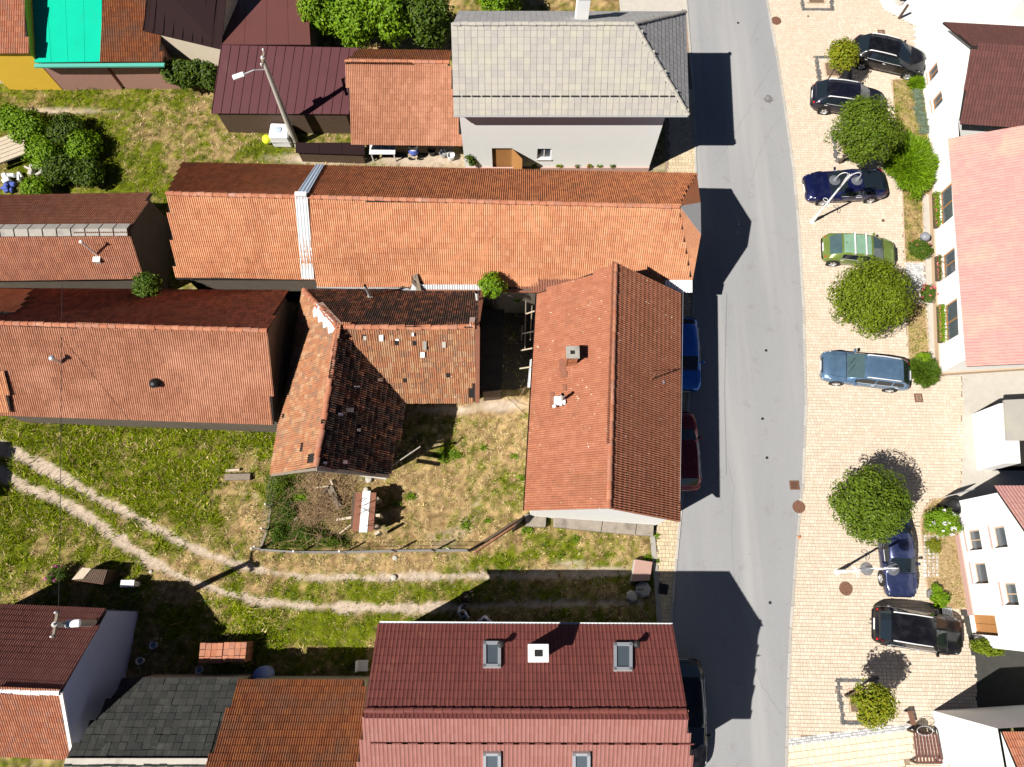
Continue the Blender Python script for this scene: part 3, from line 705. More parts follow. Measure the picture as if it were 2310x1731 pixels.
L = (.05+.10*nrng.rand(n))*rp_(size); wd_ = (.008+.012*nrng.rand(n))*(.7+.3*rp_(size)); up = .35+.9*nrng.rand(n); dx, dy = np.cos(ang), np.sin(ang)
zz = -.05+(fbm(bx*1.3, by*1.3, 55, 3)-.5)*.10
A = np.c_[bx-dy*wd_, by+dx*wd_, zz]; B = np.c_[bx+dy*wd_, by-dx*wd_, zz]; C_ = np.c_[bx+dx*L, by+dy*L, zz+L*up]
gg = np.where(nrng.rand(n) < .12, ~rp_(gp), rp_(gp)); tn = np.clip(rp_(tone)*.85+nrng.rand(n)*.3-.05, 0, 1)
cg = lerpc((.055,.08,.002), (.27,.33,.010), tn); cd = lerpc((.17,.10,.04), (.84,.65,.34), tn)
bc = np.where(gg[:, None], cg, cd)
np_mesh('grass', np.stack([A, B, C_], 1).reshape(-1, 3), np.arange(3*n).reshape(n, 3), M['grass'], None, 'stuff', np.repeat(bc, 3, 0))
del bc, cg, cd, A, B, C_

# loose stones in the wheel tracks
px_ = nrng.uniform(0, 1440, 5000); k = nrng.rand(5000) < .5
yy = np.where(k, np.interp(px_, [a[0] for a in TRK1], [a[1] for a in TRK1]), np.interp(px_, [a[0] for a in TRK2], [a[1] for a in TRK2]))+nrng.randn(5000)*8
V = []; F = []
for i in range(2400):
    p = W(px_[i], yy[i], 0); s = rnd.uniform(.010, .030)
    b0 = len(V); q = rnd.uniform(0, PI)
    for (a, b_, c) in ((1, 0, 0), (0, 1, 0), (-1, 0, 0), (0, -1, 0), (0, 0, .8)):
        V.append((p.x+s*(a*math.cos(q)-b_*math.sin(q)), p.y+s*(a*math.sin(q)+b_*math.cos(q))*.7, -.05+s*c+.02))
    F += [(b0, b0+1, b0+4), (b0+1, b0+2, b0+4), (b0+2, b0+3, b0+4), (b0+3, b0, b0+4)]
np_mesh('gravel', np.array(V), np.array(F), M['gravel'], None, 'stuff')

# ---------------------------------------------------------------- road, kerbs, paving
RE = [(1720, -60), (1727, 0), (1747, 109), (1769, 250), (1787, 380), (1798, 506), (1804, 604), (1809.5, 695), (1813, 840), (1815, 912), (1811, 1010), (1808, 1093), (1803, 1123), (1792, 1252), (1784, 1366), (1780, 1416), (1775, 1530), (1773, 1595), (1770, 1731), (1768, 1800)]
LE = [(1545, -60), (1550, 0), (1566, 200), (1572, 390), (1568, 640), (1556, 900), (1541, 1130), (1524, 1309), (1516, 1412), (1508, 1560), (1500, 1731), (1498, 1800)]
def wline(l, z=0): return [W(p[0], p[1], z) for p in l]
rp = wline(RE, .015)+wline(LE[::-1], .015)
MB().add(rp, [tuple(range(len(rp)))][::-1]).build('road', M['asphalt'], None, kind='structure')
def along(pts, step):
    out = []; acc = 0.
    for a, b_ in zip(pts[:-1], pts[1:]):
        L = (b_-a).length; n = max(1, int(round(L/step)))
        for i in range(n): out.append((a+(b_-a)*(i/n), a+(b_-a)*((i+1)/n)))
    return out
for nm, line, w, cm in (('kerb', RE, .14, M['kerb']), ('kerb', LE, -.13, M['kerb'])):
    pts = wline(line, 0); kb = bpy.data.objects.new(nm, None); COL.objects.link(kb); kb['kind'] = 'structure'
    for a, b_ in along(pts, 1.0):
        d = (b_-a).normalized(); x = Vector((-d.y, d.x, 0))*w*(1 if True else 1)
        g_ = d*.006; z1 = .062+rnd.uniform(-.003, .003)
        q = [a+g_, b_-g_, b_-g_+x, a+g_+x]
        MB().prism([(p.x, p.y) for p in q], -.05, z1).build('kerb_stone', cm, kb, bevel=.008)
# exclusion areas inside the paved lot
BED_A = [(2011, 182), (2062, 178), (2088, 196), (2091, 300), (2096, 440), (2079, 440), (2083, 592), (2041, 592), (2035, 445), (2020, 300)]
BED_T = [(2041, 594), (2083, 594), (2087, 656), (2043, 660)]
BED_B = [(2045, 690), (2085, 690), (2094, 800), (2100, 850), (2052, 835), (2048, 790)]
BED_C = [(2076, 1180), (2084, 1150), (2102, 1128), (2150, 1126), (2160, 1210), (2168, 1300), (2178, 1372), (2112, 1372), (2098, 1356), (2088, 1310), (2082, 1240)]
PATH = [(2079, 440), (2096, 440), (2113, 850), (2098, 850)]
BIG = [(1776, 1666), (2062, 1632), (2070, 1660), (2040, 1740), (1770, 1752)]
def wpoly(l): return [(W(p[0], p[1]).x, W(p[0], p[1]).y) for p in l]
def band_sq(c0, sz): return [(c0[0], c0[1]), (c0[0]+sz, c0[1]), (c0[0]+sz, c0[1]-sz), (c0[0], c0[1]-sz)]
pits = []
for (px, py, corner) in ((1837, 127, 'nw'), (1808, 26, 'sw'), (1883, 366, 'sw'), (1883, 1528, 'nw')):
    p = W(px, py); s = 2.1
    pits.append((p.x, p.y if corner == 'nw' else p.y+s, s))
def pavers(name, area, holes, m, row, widths, z, rot=0., single=0, joint=.012, parent=None, seed=1, lift=.02, xmin=None, xmax=None):
    """rows of separate stones with open joints; returns parent"""
    rg = np.random.RandomState(seed); ca, sa = math.cos(rot), math.sin(rot)
    A = np.array(area); ox, oy = A.mean(0); Q = (A-[ox, oy])@np.array([[ca, -sa], [sa, ca]])
    lo, hi = Q.min(0), Q.max(0); cells = []
    y = lo[1]
    while y < hi[1]:
        x = lo[0]-rg.rand()*.2
        xs = []
        while x < hi[0]:
            w = widths[rg.randint(len(widths))]; xs.append((x, w)); x += w
        cells += [(a, y, w, row) for a, w in xs]; y += row
    c = np.array(cells); cx = c[:, 0]+c[:, 2]/2; cy = c[:, 1]+row/2
    wx = ox+cx*ca-cy*sa; wy = oy+cx*sa+cy*ca
    keep = in_poly(wx, wy, area)
    for h_ in holes: keep &= ~in_poly(wx, wy, h_)
    wx, wy, ww = wx[keep], wy[keep], c[keep, 2]; n = len(wx)
    hx = ww/2-joint/2; hy = np.full(n, row/2-joint/2); b_ = .006
    zt = z+lift+(rg.rand(n)-.5)*.004
    def ring(dx, dy, zz): return np.stack([np.stack([sx*(hx-dx), sy*(hy-dy), zz], 1) for sx, sy in ((-1, -1), (1, -1), (1, 1), (-1, 1))], 1)
    V = np.concatenate([ring(b_, b_, zt), ring(0, 0, zt-b_), ring(0, 0, zt-.03)], 1)
    tilt = (rg.rand(n, 1)-.5)*.006/.08; V[:, :, 2] += V[:, :, 0]*tilt*.5
    Xr = V[:, :, 0]*ca-V[:, :, 1]*sa+wx[:, None]; Yr = V[:, :, 0]*sa+V[:, :, 1]*ca+wy[:, None]
    for lim, fn in ((xmin, np.maximum), (xmax, np.minimum)):
        if lim is not None:
            l_ = sorted([(q[1], q[0]) for q in lim]); Xr = fn(Xr, np.interp(Yr, [q[0] for q in l_], [q[1] for q in l_]))
    V = np.stack([Xr, Yr, V[:, :, 2]], 2)
    f = [(0, 1, 2, 3)]+[(4+i, 4+(i+1)%4, (i+1)%4, i) for i in range(4)]+[(8+i, 8+(i+1)%4, 4+(i+1)%4, 4+i) for i in range(4)]
    F = np.array(f)
    if single and n > single:
        wgt = np.argsort(-(ww*rg.uniform(.9, 1.1, n)))
        s_idx = set(wgt[:single].tolist())
    else: s_idx = set(range(n)) if single else set()
    for i in sorted(s_idx):
        me = bpy.data.meshes.new(name); o3 = V[i].mean(0); me.from_pydata([tuple(v-o3) for v in V[i]], [], f); me.materials.append(m)
        o = link(name, me, parent); o.location = Vector(o3)-(world_off(parent) if parent else Vector())
    rest = np.array([i for i in range(n) if i not in s_idx], int)
    if len(rest):
        FF = (F[None]+np.arange(len(rest))[:, None, None]*12).reshape(-1, 4)
        np_mesh(name+'_field', V[rest].reshape(-1, 3), FF, m, parent, 'stuff')
lot = [(W(p[0], p[1]).x-.10, W(p[0], p[1]).y) for p in RE]+wpoly([(2200, 1800), (2200, 1500), (2165, 1372), (2160, 1130), (2170, 1080), (2170, 850), (2110, 850), (2090, 200), (2062, 180), (2066, 60), (1990, 20), (1960, -60)])
MB().add([(p[0]+(.16 if k < len(RE) else 0), p[1], .02) for k, p in enumerate(lot)], [tuple(range(len(lot)))]).build('car_park_bed', M['sand'], None, kind='structure')
cp = bpy.data.objects.new('car_park', None); COL.objects.link(cp); cp['kind'] = 'structure'
pitpoly = [band_sq((a, b_), s) for a, b_, s in pits]
holes = [wpoly(BED_A), wpoly(BED_T), wpoly(BED_B), wpoly(BED_C), wpoly(PATH), wpoly(BIG)]+pitpoly
pavers('paver', lot, holes, M['paver'], .165, [.165, .165, .11, .22, .165, .25], .025, rot=-.02, parent=cp, seed=3, xmin=[(a+.11, b_) for a, b_ in wpoly(RE)])
strip = wpoly([(1775, 1664), (1776, 1682), (2064, 1647), (2062, 1631)])
pavers('paver', wpoly([(1774, 1684), (2064, 1648), (2040, 1745), (1768, 1757)]), [], M['paver_big'], .292, [.292], .025, rot=.115, single=300, parent=cp, seed=5, joint=.014, xmin=[(a+.11, b_) for a, b_ in wpoly(RE)])
pavers('sett', strip, [], M['sett_light'], .11, [.10, .12, .09], .027, rot=.115, parent=cp, seed=6, xmin=[(a+.11, b_) for a, b_ in wpoly(RE)])
pavers('sett', wpoly(BED_T), [], M['sett_light'], .12, [.12], .026, rot=0, parent=cp, seed=7)
for i, (a, b_, s) in enumerate(pits):
    pavers('sett', band_sq((a, b_), s), [band_sq((a+.24, b_-.24), s-.48)], M['sett_dark'], .10, [.10, .11, .09], .026, parent=cp, seed=20+i)
    pavers('paver', band_sq((a+.24, b_-.24), s-.48), [band_sq((a+.55, b_-.5), s-1.15)], M['paver'], .165, [.165, .11, .22], .025, parent=cp, seed=30+i)
    fr = MB(); cx, cy = a+s/2-.02, b_-s/2+.02; q = .5
    for dx, dy, sx, sy in ((0, q, 1.0, .07), (0, -q, 1.0, .07), (q, 0, .07, .93), (-q, 0, .07, .93)): fr.box((cx+dx, cy+dy, .04), (sx, sy, .06))
    fr.build('pit_frame', M['plinth'], cp); MB().box((cx, cy, .025), (.93, .93, .04)).build('pit_soil', M['soil'], cp)
# planted beds: soil sheets with own grass
def bed(name, poly, z, green, dens, kerbw=.06, label=None, straw=1.0, seed=0):
    P = wpoly(poly); A = np.array(P); rg = np.random.RandomState(seed)
    xs = np.arange(A[:, 0].min(), A[:, 0].max(), .09); ys = np.arange(A[:, 1].min(), A[:, 1].max(), .09)
    XX, YY = np.meshgrid(xs, ys); x = XX.ravel(); y = YY.ravel(); ins = in_poly(x, y, P)
    g = np.clip(green+(fbm(x*1.5, y*1.5, 70+seed)-.5)*1.4+(fbm(x*5, y*5, 80)-.5)*.7, 0, 1)
    MB().prism(P, -.02, z).build(name, M['soil'], None, kind='structure')
    zz = z+.006+fbm(x*3, y*3, 5)*.03; idx = np.arange(len(x)).reshape(XX.shape)
    F = np.stack([idx[:-1, :-1], idx[:-1, 1:], idx[1:, 1:], idx[1:, :-1]], -1).reshape(-1, 4); F = F[ins[F].all(1)]
    np_mesh(name, np.c_[x, y, zz], F, M['ground'], None, 'structure', ground_colour(g, g*0, x, y), True)
    n = int(dens); x = rg.uniform(A[:, 0].min(), A[:, 0].max(), n); y = rg.uniform(A[:, 1].min(), A[:, 1].max(), n); k = in_poly(x, y, P); x, y = x[k], y[k]; n = len(x)
    g = np.clip(green+(fbm(x*1.5, y*1.5, 70+seed)-.5)*1.4+(fbm(x*5, y*5, 80)-.5)*.7, 0, 1)
    an = rg.rand(n)*2*PI; L = .05+.10*rg.rand(n); w = .010+.01*rg.rand(n); dx, dy = np.cos(an), np.sin(an); z0 = np.full(n, z+.01)
    V = np.stack([np.c_[x-dy*w, y+dx*w, z0], np.c_[x+dy*w, y-dx*w, z0], np.c_[x+dx*L, y+dy*L, z0+L*.6]], 1).reshape(-1, 3)
    pk = rg.rand(n) < g; c = np.where(pk[:, None], lerpc((.07,.10,.006), (.19,.24,.015), rg.rand(n)), lerpc((.32,.21,.10), (.60,.46,.25), rg.rand(n)))
    np_mesh('bed_grass', V, np.arange(3*n).reshape(n, 3), M['grass'], None, 'stuff', np.repeat(c, 3, 0))
    kb = bpy.data.objects.new('bed_edging', None); COL.objects.link(kb); kb['kind'] = 'structure'
    pts = [Vector((p[0], p[1], 0)) for p in P]; pts.append(pts[0])
    for a, b_ in along(pts, .9):
        d = (b_-a); d.z = 0
        if d.length < .05: continue
        d.normalize(); x = Vector((-d.y, d.x, 0))*kerbw/2; q = [a-x, b_-x, b_+x, a+x]
        MB().prism([(p.x, p.y) for p in q], -.02, z+.02+rnd.uniform(0, .006)).build('edging_stone', M['plinth'], kb, bevel=.006)
bed('lawn_bed', BED_A, .06, .48, 16000, seed=1); bed('grass_bed', BED_B, .06, .35, 5000, seed=2); bed('dry_bed', BED_C, .07, .08, 14000, kerbw=.12, seed=3)
MB().prism(wpoly(PATH), -.02, .062).build('concrete_path', M['concrete_light'], None, kind='structure')
# pale ground right of the car park
MB().prism(wpoly([(2066, 60), (2062, 178), (2092, 300), (2200, 300), (2200, 60), (2380, 60), (2400, -80), (1960, -80), (1990, 20)]), -.02, .03).build('pale_paving', M['crazy'], None, kind='structure')
MB().prism(wpoly([(2110, 835), (2420, 790), (2420, 1130), (2160, 1130), (2165, 870)]), -.02, .018).build('driveway', M['concrete_light'], None, kind='structure')
MB().prism(wpoly([(2170, 1376), (2420, 1376), (2420, 1600), (2090, 1604), (2120, 1500)]), -.02, .034).build('side_yard', mat('dark_asphalt', (.05,.05,.045), .9, .3), None, kind='structure')
MB().prism(wpoly([(1390, -80), (1545, -80), (1552, 34), (1400, 40)]), -.02, .02).build('forecourt', M['concrete_light'], None, kind='structure')
# crazy paving stones beside the first black car
cz = bpy.data.objects.new('crazy_paving', None); COL.objects.link(cz); cz['kind'] = 'structure'
for r0 in range(19):
    for c0 in range(4):
        px = 2064+c0*9.5+(r0%2)*4+rnd.uniform(-1.5, 1.5); py = 52+r0*7.3+rnd.uniform(-1.2, 1.2)
        if px > 2066+max(0, py-60)*.20+26: continue
        p = W(px, py); k = rnd.randint(5, 6); a0 = rnd.random()*6; r_ = .14
        pl = [(p.x+math.cos(a0+2*PI*j/k)*r_*rnd.uniform(.8, 1.05), p.y+math.sin(a0+2*PI*j/k)*r_*rnd.uniform(.8, 1.05)*.85) for j in range(k)]
        MB().prism(pl, .02, .044+rnd.uniform(0, .006)).build('stone', M['crazy'], cz, bevel=.006)
# pavement on the house side
sw = wpoly([(1479, 1150), (1541, 1130), (1524, 1309), (1516, 1412), (1514, 1440), (1489, 1440), (1486, 1330)])
swp = bpy.data.objects.new('pavement', None); COL.objects.link(swp); swp['kind'] = 'structure'
MB().prism(wpoly([(1474, 1150), (1541, 1130), (1556, 900), (1568, 640), (1572, 390), (1560, 100), (1550, -40), (1500, -40), (1500, 1000)]), -.02, .012).build('pavement_bed', M['sand'], None, kind='structure')
MB().prism(sw, -.02, .012).build('pavement_bed', M['sand'], None, kind='structure')
pavers('paver', sw, [wpoly([(1484, 1314), (1508, 1318), (1504, 1342), (1481, 1336)])], M['paver_old'], .19, [.19, .19, .24, .15], .02, rot=-.03, single=300, parent=swp, seed=9, xmax=[(a-.10, b_) for a, b_ in wpoly(LE)])
pavers('paver', [(a[0]+.1, a[1]) for a in wpoly([(1541, 1130), (1556, 900), (1568, 640), (1572, 390), (1566, 200)])]+wpoly([(1510, 200), (1500, 1130)]), [], M['paver_old'], .19, [.19, .19, .24, .15], .02, parent=swp, seed=10, xmax=[(a-.10, b_) for a, b_ in wpoly(LE)])
for (q0, q1) in (((1470, 1196), (1477, 1270)), ((1477, 1270), (1482, 1330)), ((1482, 1330), (1489, 1425))):
    a, b_ = W(*q0), W(*q1)
    MB().prism([(a.x-.12, a.y), (a.x+.14, a.y), (b_.x+.14, b_.y+.01), (b_.x-.12, b_.y+.01)], -.02, .05).build('edge_slab', M['concrete'], swp, bevel=.01)
# cracks and stains on the road
for pts in ([(1690, 105), (1706, 60), (1728, 35)], [(1700, 215), (1735, 160), (1750, 140)], [(1612, 375), (1640, 330), (1680, 262), (1700, 228)], [(1695, 410), (1712, 350), (1740, 290), (1768, 262)], [(1642, 1040), (1655, 1100), (1650, 1200), (1660, 1350), (1720, 1550), (1768, 1620)], [(1600, 600), (1610, 520), (1640, 420)]):
    a = [W(*p, .022) for p in pts]; V = []; F = []
    pp = []
    for p, q in zip(a[:-1], a[1:]):
        for k in range(10): pp.append(p+(q-p)*k/10+Vector((rnd.uniform(-.025, .025), rnd.uniform(-.025, .025), 0)))
    for k, p in enumerate(pp): w = rnd.uniform(.004, .010); V += [p-Vector((w, 0, 0)), p+Vector((w, 0, 0))]
    F = [(2*k, 2*k+1, 2*k+3, 2*k+2) for k in range(len(pp)-1)]
    MB().add(V, F).build('road_crack', M['seal'], None, kind='structure')
def blot(px, py, r, m, z=.0235, name='road_stain', n=22):
    p = W(px, py); V = [(p.x+math.cos(2*PI*k/n)*r*rnd.uniform(.6, 1.2), p.y+math.sin(2*PI*k/n)*r*rnd.uniform(.5, 1), z) for k in range(n)]
    MB().add(V, [tuple(range(n))]).build(name, m, None, kind='structure')
blot(1733, 225, .33, M['stain']); blot(1730, 222, .18, M['seal'], .026)

# ================================================================= BUILDINGS
UP = Vector((0, 0, 1))
# ---- the street house in the middle
h, (R0, R1, A0, A1, B0, B1) = saddle('street_house', 'long red tiled house beside the road with a square chimney on its sunny slope', 'house',
    ((1388, 597), (1373, 1147)), 6.9, ((1213, 661), (1185, 1152)), 4.05, ((1533, 661), (1530, 1177)), 4.05,
    M['tile_house'], M['tile_house'], 'double', M['white_wall'], n_single=300, caps=M['tile_shed'], inset=.28, jit=.012, styleB='bold',
    skip=lambda P: np.zeros(len(P), bool))
gutter(B0+Vector((.05, 0, -.02)), B1+Vector((.05, 0, -.02)), M['black_plastic'], h)
gutter(A0+Vector((-.05, 0, -.02)), A1+Vector((-.05, 0, -.02)), M['black_plastic'], h)
street_house = h
# square brick chimney with a concrete cap
c = thing('brick_chimney', 'square brick chimney with a concrete cap on the street house roof', 'chimney', W(1288, 812, 5.6)); off = world_off(c)
for lv in range(16):
    z = off.z-.35+lv*.085
    for s in range(4):
        for k in range(2):
            a = (k-.5)*.20+(.04 if lv % 2 else -.04); dx, dy = (a, -.19) if s == 0 else (a, .19) if s == 1 else (-.19, a) if s == 2 else (.19, a)
            MB().box((off.x+dx, off.y+dy, z), (.185 if s < 2 else .10, .10 if s < 2 else .185, .073)).build('brick', M['brick'], c)
MB().box((off.x, off.y, off.z+.30), (.37, .37, 1.28)).build('mortar_core', M['concrete'], c)
cap = MB(); z = off.z+1.04
for dx, dy, sx, sy in ((0, .19, .60, .20), (0, -.19, .60, .20), (.20, 0, .20, .18), (-.20, 0, .20, .18)): cap.box((off.x+dx, off.y+dy, z), (sx, sy, .10))
cap.build('cap', M['concrete'], c, bevel=.01)
MB().box((off.x, off.y, z-.04), (.2, .18, .02)).build('flue', M['tar'], c)
# broken white flue
c = thing('pipe_flue', 'crumbling whitewashed flue stub with a grey pipe on the street house roof', 'chimney', W(1263, 905, 5.3)); off = world_off(c)
MB().box((off.x, off.y, off.z-.05), (.52, .40, .36)).build('stub', M['white_wall'], c, bevel=.03)
for k in range(9):
    MB().box((off.x+rnd.uniform(-.3, .3), off.y+rnd.uniform(-.28, .2), off.z+.12+rnd.uniform(-.05, .08)), (rnd.uniform(.08, .16),)*3, rnd.random()*3).build('rubble', M['white_wall'], c, bevel=.02)
MB().tube([(off.x+.05, off.y, off.z), (off.x+.06, off.y+.02, off.z+1.05)], .075, 12, caps=False).build('pipe', M['galv'], c, smooth=True)
MB().lathe([(.075, 1.05), (.06, 1.05), (.058, .6)], (off.x+.06, off.y+.02, off.z), 12).build('pipe_mouth', M['tar'], c)
sheetp = [W(1242, 925, 4.98), W(1262, 925, 5.3), W(1262, 870, 5.3), W(1242, 890, 4.98)]
# lead flashings, repaired strips
for q in ([(1262, 812), (1277, 812), (1277, 838), (1262, 838)], [(1265, 838), (1280, 838), (1280, 852), (1265, 852)], [(1241, 884), (1250, 884), (1250, 918), (1241, 918)], [(1250, 908), (1272, 908), (1272, 918), (1250, 918)], [(1270, 868), (1278, 868), (1278, 882), (1270, 882)]):
    nA = (A1-A0).cross(R0-A0).normalized(); nA = nA if nA.z > 0 else -nA; pp = []
    for p in q:
        d = W(p[0], p[1], 0)-Vector((0, 0, CH)); t_ = (A0+nA*.055-Vector((0, 0, CH))).dot(nA)/d.dot(nA); pp.append(Vector((0, 0, CH))+d*t_)
    MB().slab(pp[::-1] if (pp[1]-pp[0]).cross(pp[2]-pp[0]).z > 0 else pp, nA*-1, .01).build('flashing', M['rust'], street_house)
# antenna on the shaded slope
c = thing('antenna', 'small rusty pole antenna on the dark street-side roof slope', 'antenna', W(1466, 860, 5.2)); off = world_off(c)
MB().tube([(off.x, off.y, off.z-.1), (off.x+.1, off.y+.1, off.z+1.0)], .03, 8).build('mast', M['rust'], c)
MB().tube([(off.x+.1, off.y+.1, off.z+.95), (off.x-.5, off.y+.12, off.z+.98)], .012, 5).build('boom', M['rust'], c)
for k in range(4): MB().tube([(off.x-.45+k*.15, off.y-.08, off.z+.98), (off.x-.45+k*.15, off.y+.3, off.z+.98)], .006, 4).build('rod', M['rust'], c)
MB().disc((off.x+.62, off.y+.05, off.z-.35), .14, 10).build('flashing', M['grey_plastic'], c)
FND = mat('weathered_footing', (.27,.235,.195), .95, .3, 3, bump=.5, bscale=18, stain=[((.12,.10,.085), 1.6, .48, .75), ((.42,.36,.28), .9, .58, .8), ((.62,.62,.58), 8, .66, .72)])
# foundation slabs in front of the south gable
for i, q in enumerate(([(1184, 1159), (1233, 1161), (1231, 1190), (1186, 1187)], [(1248, 1161), (1361, 1168), (1356, 1200), (1249, 1189)], [(1362, 1168), (1437, 1174), (1434, 1207), (1357, 1200)], [(1438, 1174), (1476, 1177), (1474, 1210), (1435, 1207)])):
    P = [W(a, b_, .35) for a, b_ in q]
    MB().prism([(p.x, p.y) for p in P], -.1, .34+rnd.uniform(-.02, .02)).build('foundation_slab', FND, street_house, bevel=.025)
# gate leaf leaning at the corner
c = thing('metal_gate', 'open dark metal gate leaf at the south-west corner of the street house', 'gate', W(1170, 1180)); 
a, b_ = W(1181, 1170), W(1156, 1200)
for k in range(9):
    p = a+(b_-a)*k/8; MB().box((p.x, p.y, .75), (.035, .035, 1.5), .8).build('bar', M['iron'], c)
for z in (.1, 1.45): MB().tube([a+UP*z, b_+UP*z], .025, 6).build('rail', M['iron'], c)

# ---- L-shaped old barn
ZR, ZW, ZE, ZN, ZS = 6.4, 3.1, 3.2, 3.6, 3.0
J = W(762, 737, ZR); NR = W(1071, 737, ZR); SR = W(713, 1053, ZR); CN = W(684, 655, 3.4)
NE = W(1084, 658, ZN); SEe = W(1071, 907, ZS); V0 = W(912, 908, ZS); SWc = W(611, 1068, ZW); SEc = W(878, 1071, ZE)
ctr = W(850, 850)
barn = thing('old_barn', 'tumbledown L-shaped barn with mismatched and missing roof tiles', 'barn', (ctr.x, ctr.y, 0))
rf = Roof(barn, 300)
Jm = J.lerp(NR, .55)-UP*.15; Sm = J.lerp(SR, .5)-UP*.10
blk = (((897, 858), 0, 0))
def onplane(p3, nn, px, py, lift=0.):
    o = Vector((0, 0, CH)); d = W(px, py, 0)-o; t_ = (p3+nn*lift-o).dot(nn)/d.dot(nn); return o+d*t_
def nrm3(a, b_, c): n = (b_-a).cross(c-a).normalized(); return n if n.z > 0 else -n
nS = nrm3(J, NR, V0); nE = nrm3(J, V0, SR); nN = nrm3(J, NR, CN); nW = nrm3(J, SR, CN)
def spots(p3, nn, lst):
    out = []
    for px, py, r1, r2 in lst:
        p = onplane(p3, nn, px, py); out.append(((px, py, p.z), r1, r2))
    return out
rf.slope([V0, J, Jm, NR, SEe], M['tile_barn'], 'double', jit=.035, gap_spots=spots(J, nS, [(939, 772, .1, .16), (913, 858, .12, .17), (1008, 840, .1, .16), (1059, 886, .11, .2), (823, 759, .14, .1), (896, 770, .1, .1)]))
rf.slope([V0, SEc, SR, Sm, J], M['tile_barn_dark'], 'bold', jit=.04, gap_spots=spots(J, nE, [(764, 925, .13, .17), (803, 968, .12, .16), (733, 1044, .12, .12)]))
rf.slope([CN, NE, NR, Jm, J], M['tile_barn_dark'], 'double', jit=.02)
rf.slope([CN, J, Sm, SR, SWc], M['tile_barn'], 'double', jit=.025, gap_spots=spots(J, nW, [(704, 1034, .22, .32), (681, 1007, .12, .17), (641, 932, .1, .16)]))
rf.finish()
caps = M['tile_shed']
ridge_caps(J, Jm, caps, barn, r=.12, jit=.02); ridge_caps(Jm, NR, caps, barn, r=.12, jit=.02); ridge_caps(SR, Sm, caps, barn, r=.12, jit=.02); ridge_caps(Sm, J, caps, barn, r=.12, jit=.02); ridge_caps(CN, J, caps, barn, r=.13, jit=.03)
vd = MB(); vn = (nS+nE).normalized(); x = (V0-J).normalized().cross(vn)*.22
MB().add([J-x+vn*.03, J+vn*-.02, V0+vn*-.02, V0-x+vn*.03, J+x+vn*.03, V0+x+vn*.03], [(0, 1, 2, 3), (1, 4, 5, 2)]).build('valley_sheet', M['rust'], barn)
# walls of the barn
def inward(p, q, d): v = Vector((q.x-p.x, q.y-p.y, 0)).normalized(); return p+v*d
wl = [W(692, 672, 3.1), W(1058, 676, 3.1), W(1056, 874, 3.0), W(880, 874, 3.0), W(848, 1046, 3.0), W(632, 1046, 3.0)]
wl = [Vector((p.x, p.y, 2.75)) for p in wl]
mb = MB(); n = len(wl); mb.add([Vector((p.x, p.y, -.05)) for p in wl]+wl, [(i, (i+1) % n, n+(i+1) % n, n+i) for i in range(n)])
g1 = Vector((NR.x-.22, NR.y, ZR-.25)); g2 = Vector((SR.x, SR.y+.30, ZR-.25))
mb.add([wl[1], wl[2], g1], [(0, 1, 2)]); mb.add([wl[4], wl[5], g2], [(0, 1, 2)]); mb.build('wall', mat('dark_old_plaster', (.16,.12,.09), .95, .3, 2, bump=.4), barn)  # wall brown darkened to carry the shade below the eaves
# barge boards, fallen planks along the gables, rust-coloured barge sheet on the east gable
def board(a, b_, w, th, m, parent, name='board', twist=0.):
    a = Vector(a); b_ = Vector(b_); d = (b_-a); L = d.length; d.normalize(); x = d.cross(UP).normalized() if abs(d.z) < .95 else Vector((1, 0, 0)); z = x.cross(d)
    if twist: x, z = x*math.cos(twist)+z*math.sin(twist), z*math.cos(twist)-x*math.sin(twist)
    mt = Matrix(((d.x, x.x, z.x), (d.y, x.y, z.y), (d.z, x.z, z.z)))
    return MB().box((a+b_)/2, (L, w, th), mtx=mt).build(name, m, parent)
board(NR+Vector((.12, 0, -.02)), SEe+Vector((.12, -.05, .02)), .22, .05, M['rust'], barn, 'barge_board')
board(NR+Vector((.10, 0, .0)), NE+Vector((.10, .05, .0)), .2, .05, M['rust'], barn, 'barge_board')
board(SR+Vector((0, -.1, -.06)), SEc+Vector((0, -.08, -.06)), .16, .05, M['wood_pale'], barn, 'barge_board')
board(SR+Vector((0, -.1, -.06)), SWc+Vector((0, -.08, -.06)), .12, .05, M['wood_grey'], barn, 'barge_board')
board(W(810, 1055, 3.3), W(868, 1062, 3.2), .28, .05, M['concrete_light'], barn, 'loose_board'); board(W(815, 1070, 2.9), W(872, 1078, 2.9), .2, .06, M['concrete_light'], barn, 'loose_board')
# long eave rafter sticking out past the south-east corner
board(W(868, 1062, 3.05), W(948, 1008, 2.5), .05, .06, M['concrete_light'], barn, 'rafter'); board(W(925, 1022, 2.6), W(925, 1024, 0), .09, .09, M['wood_dark'], barn, 'post')
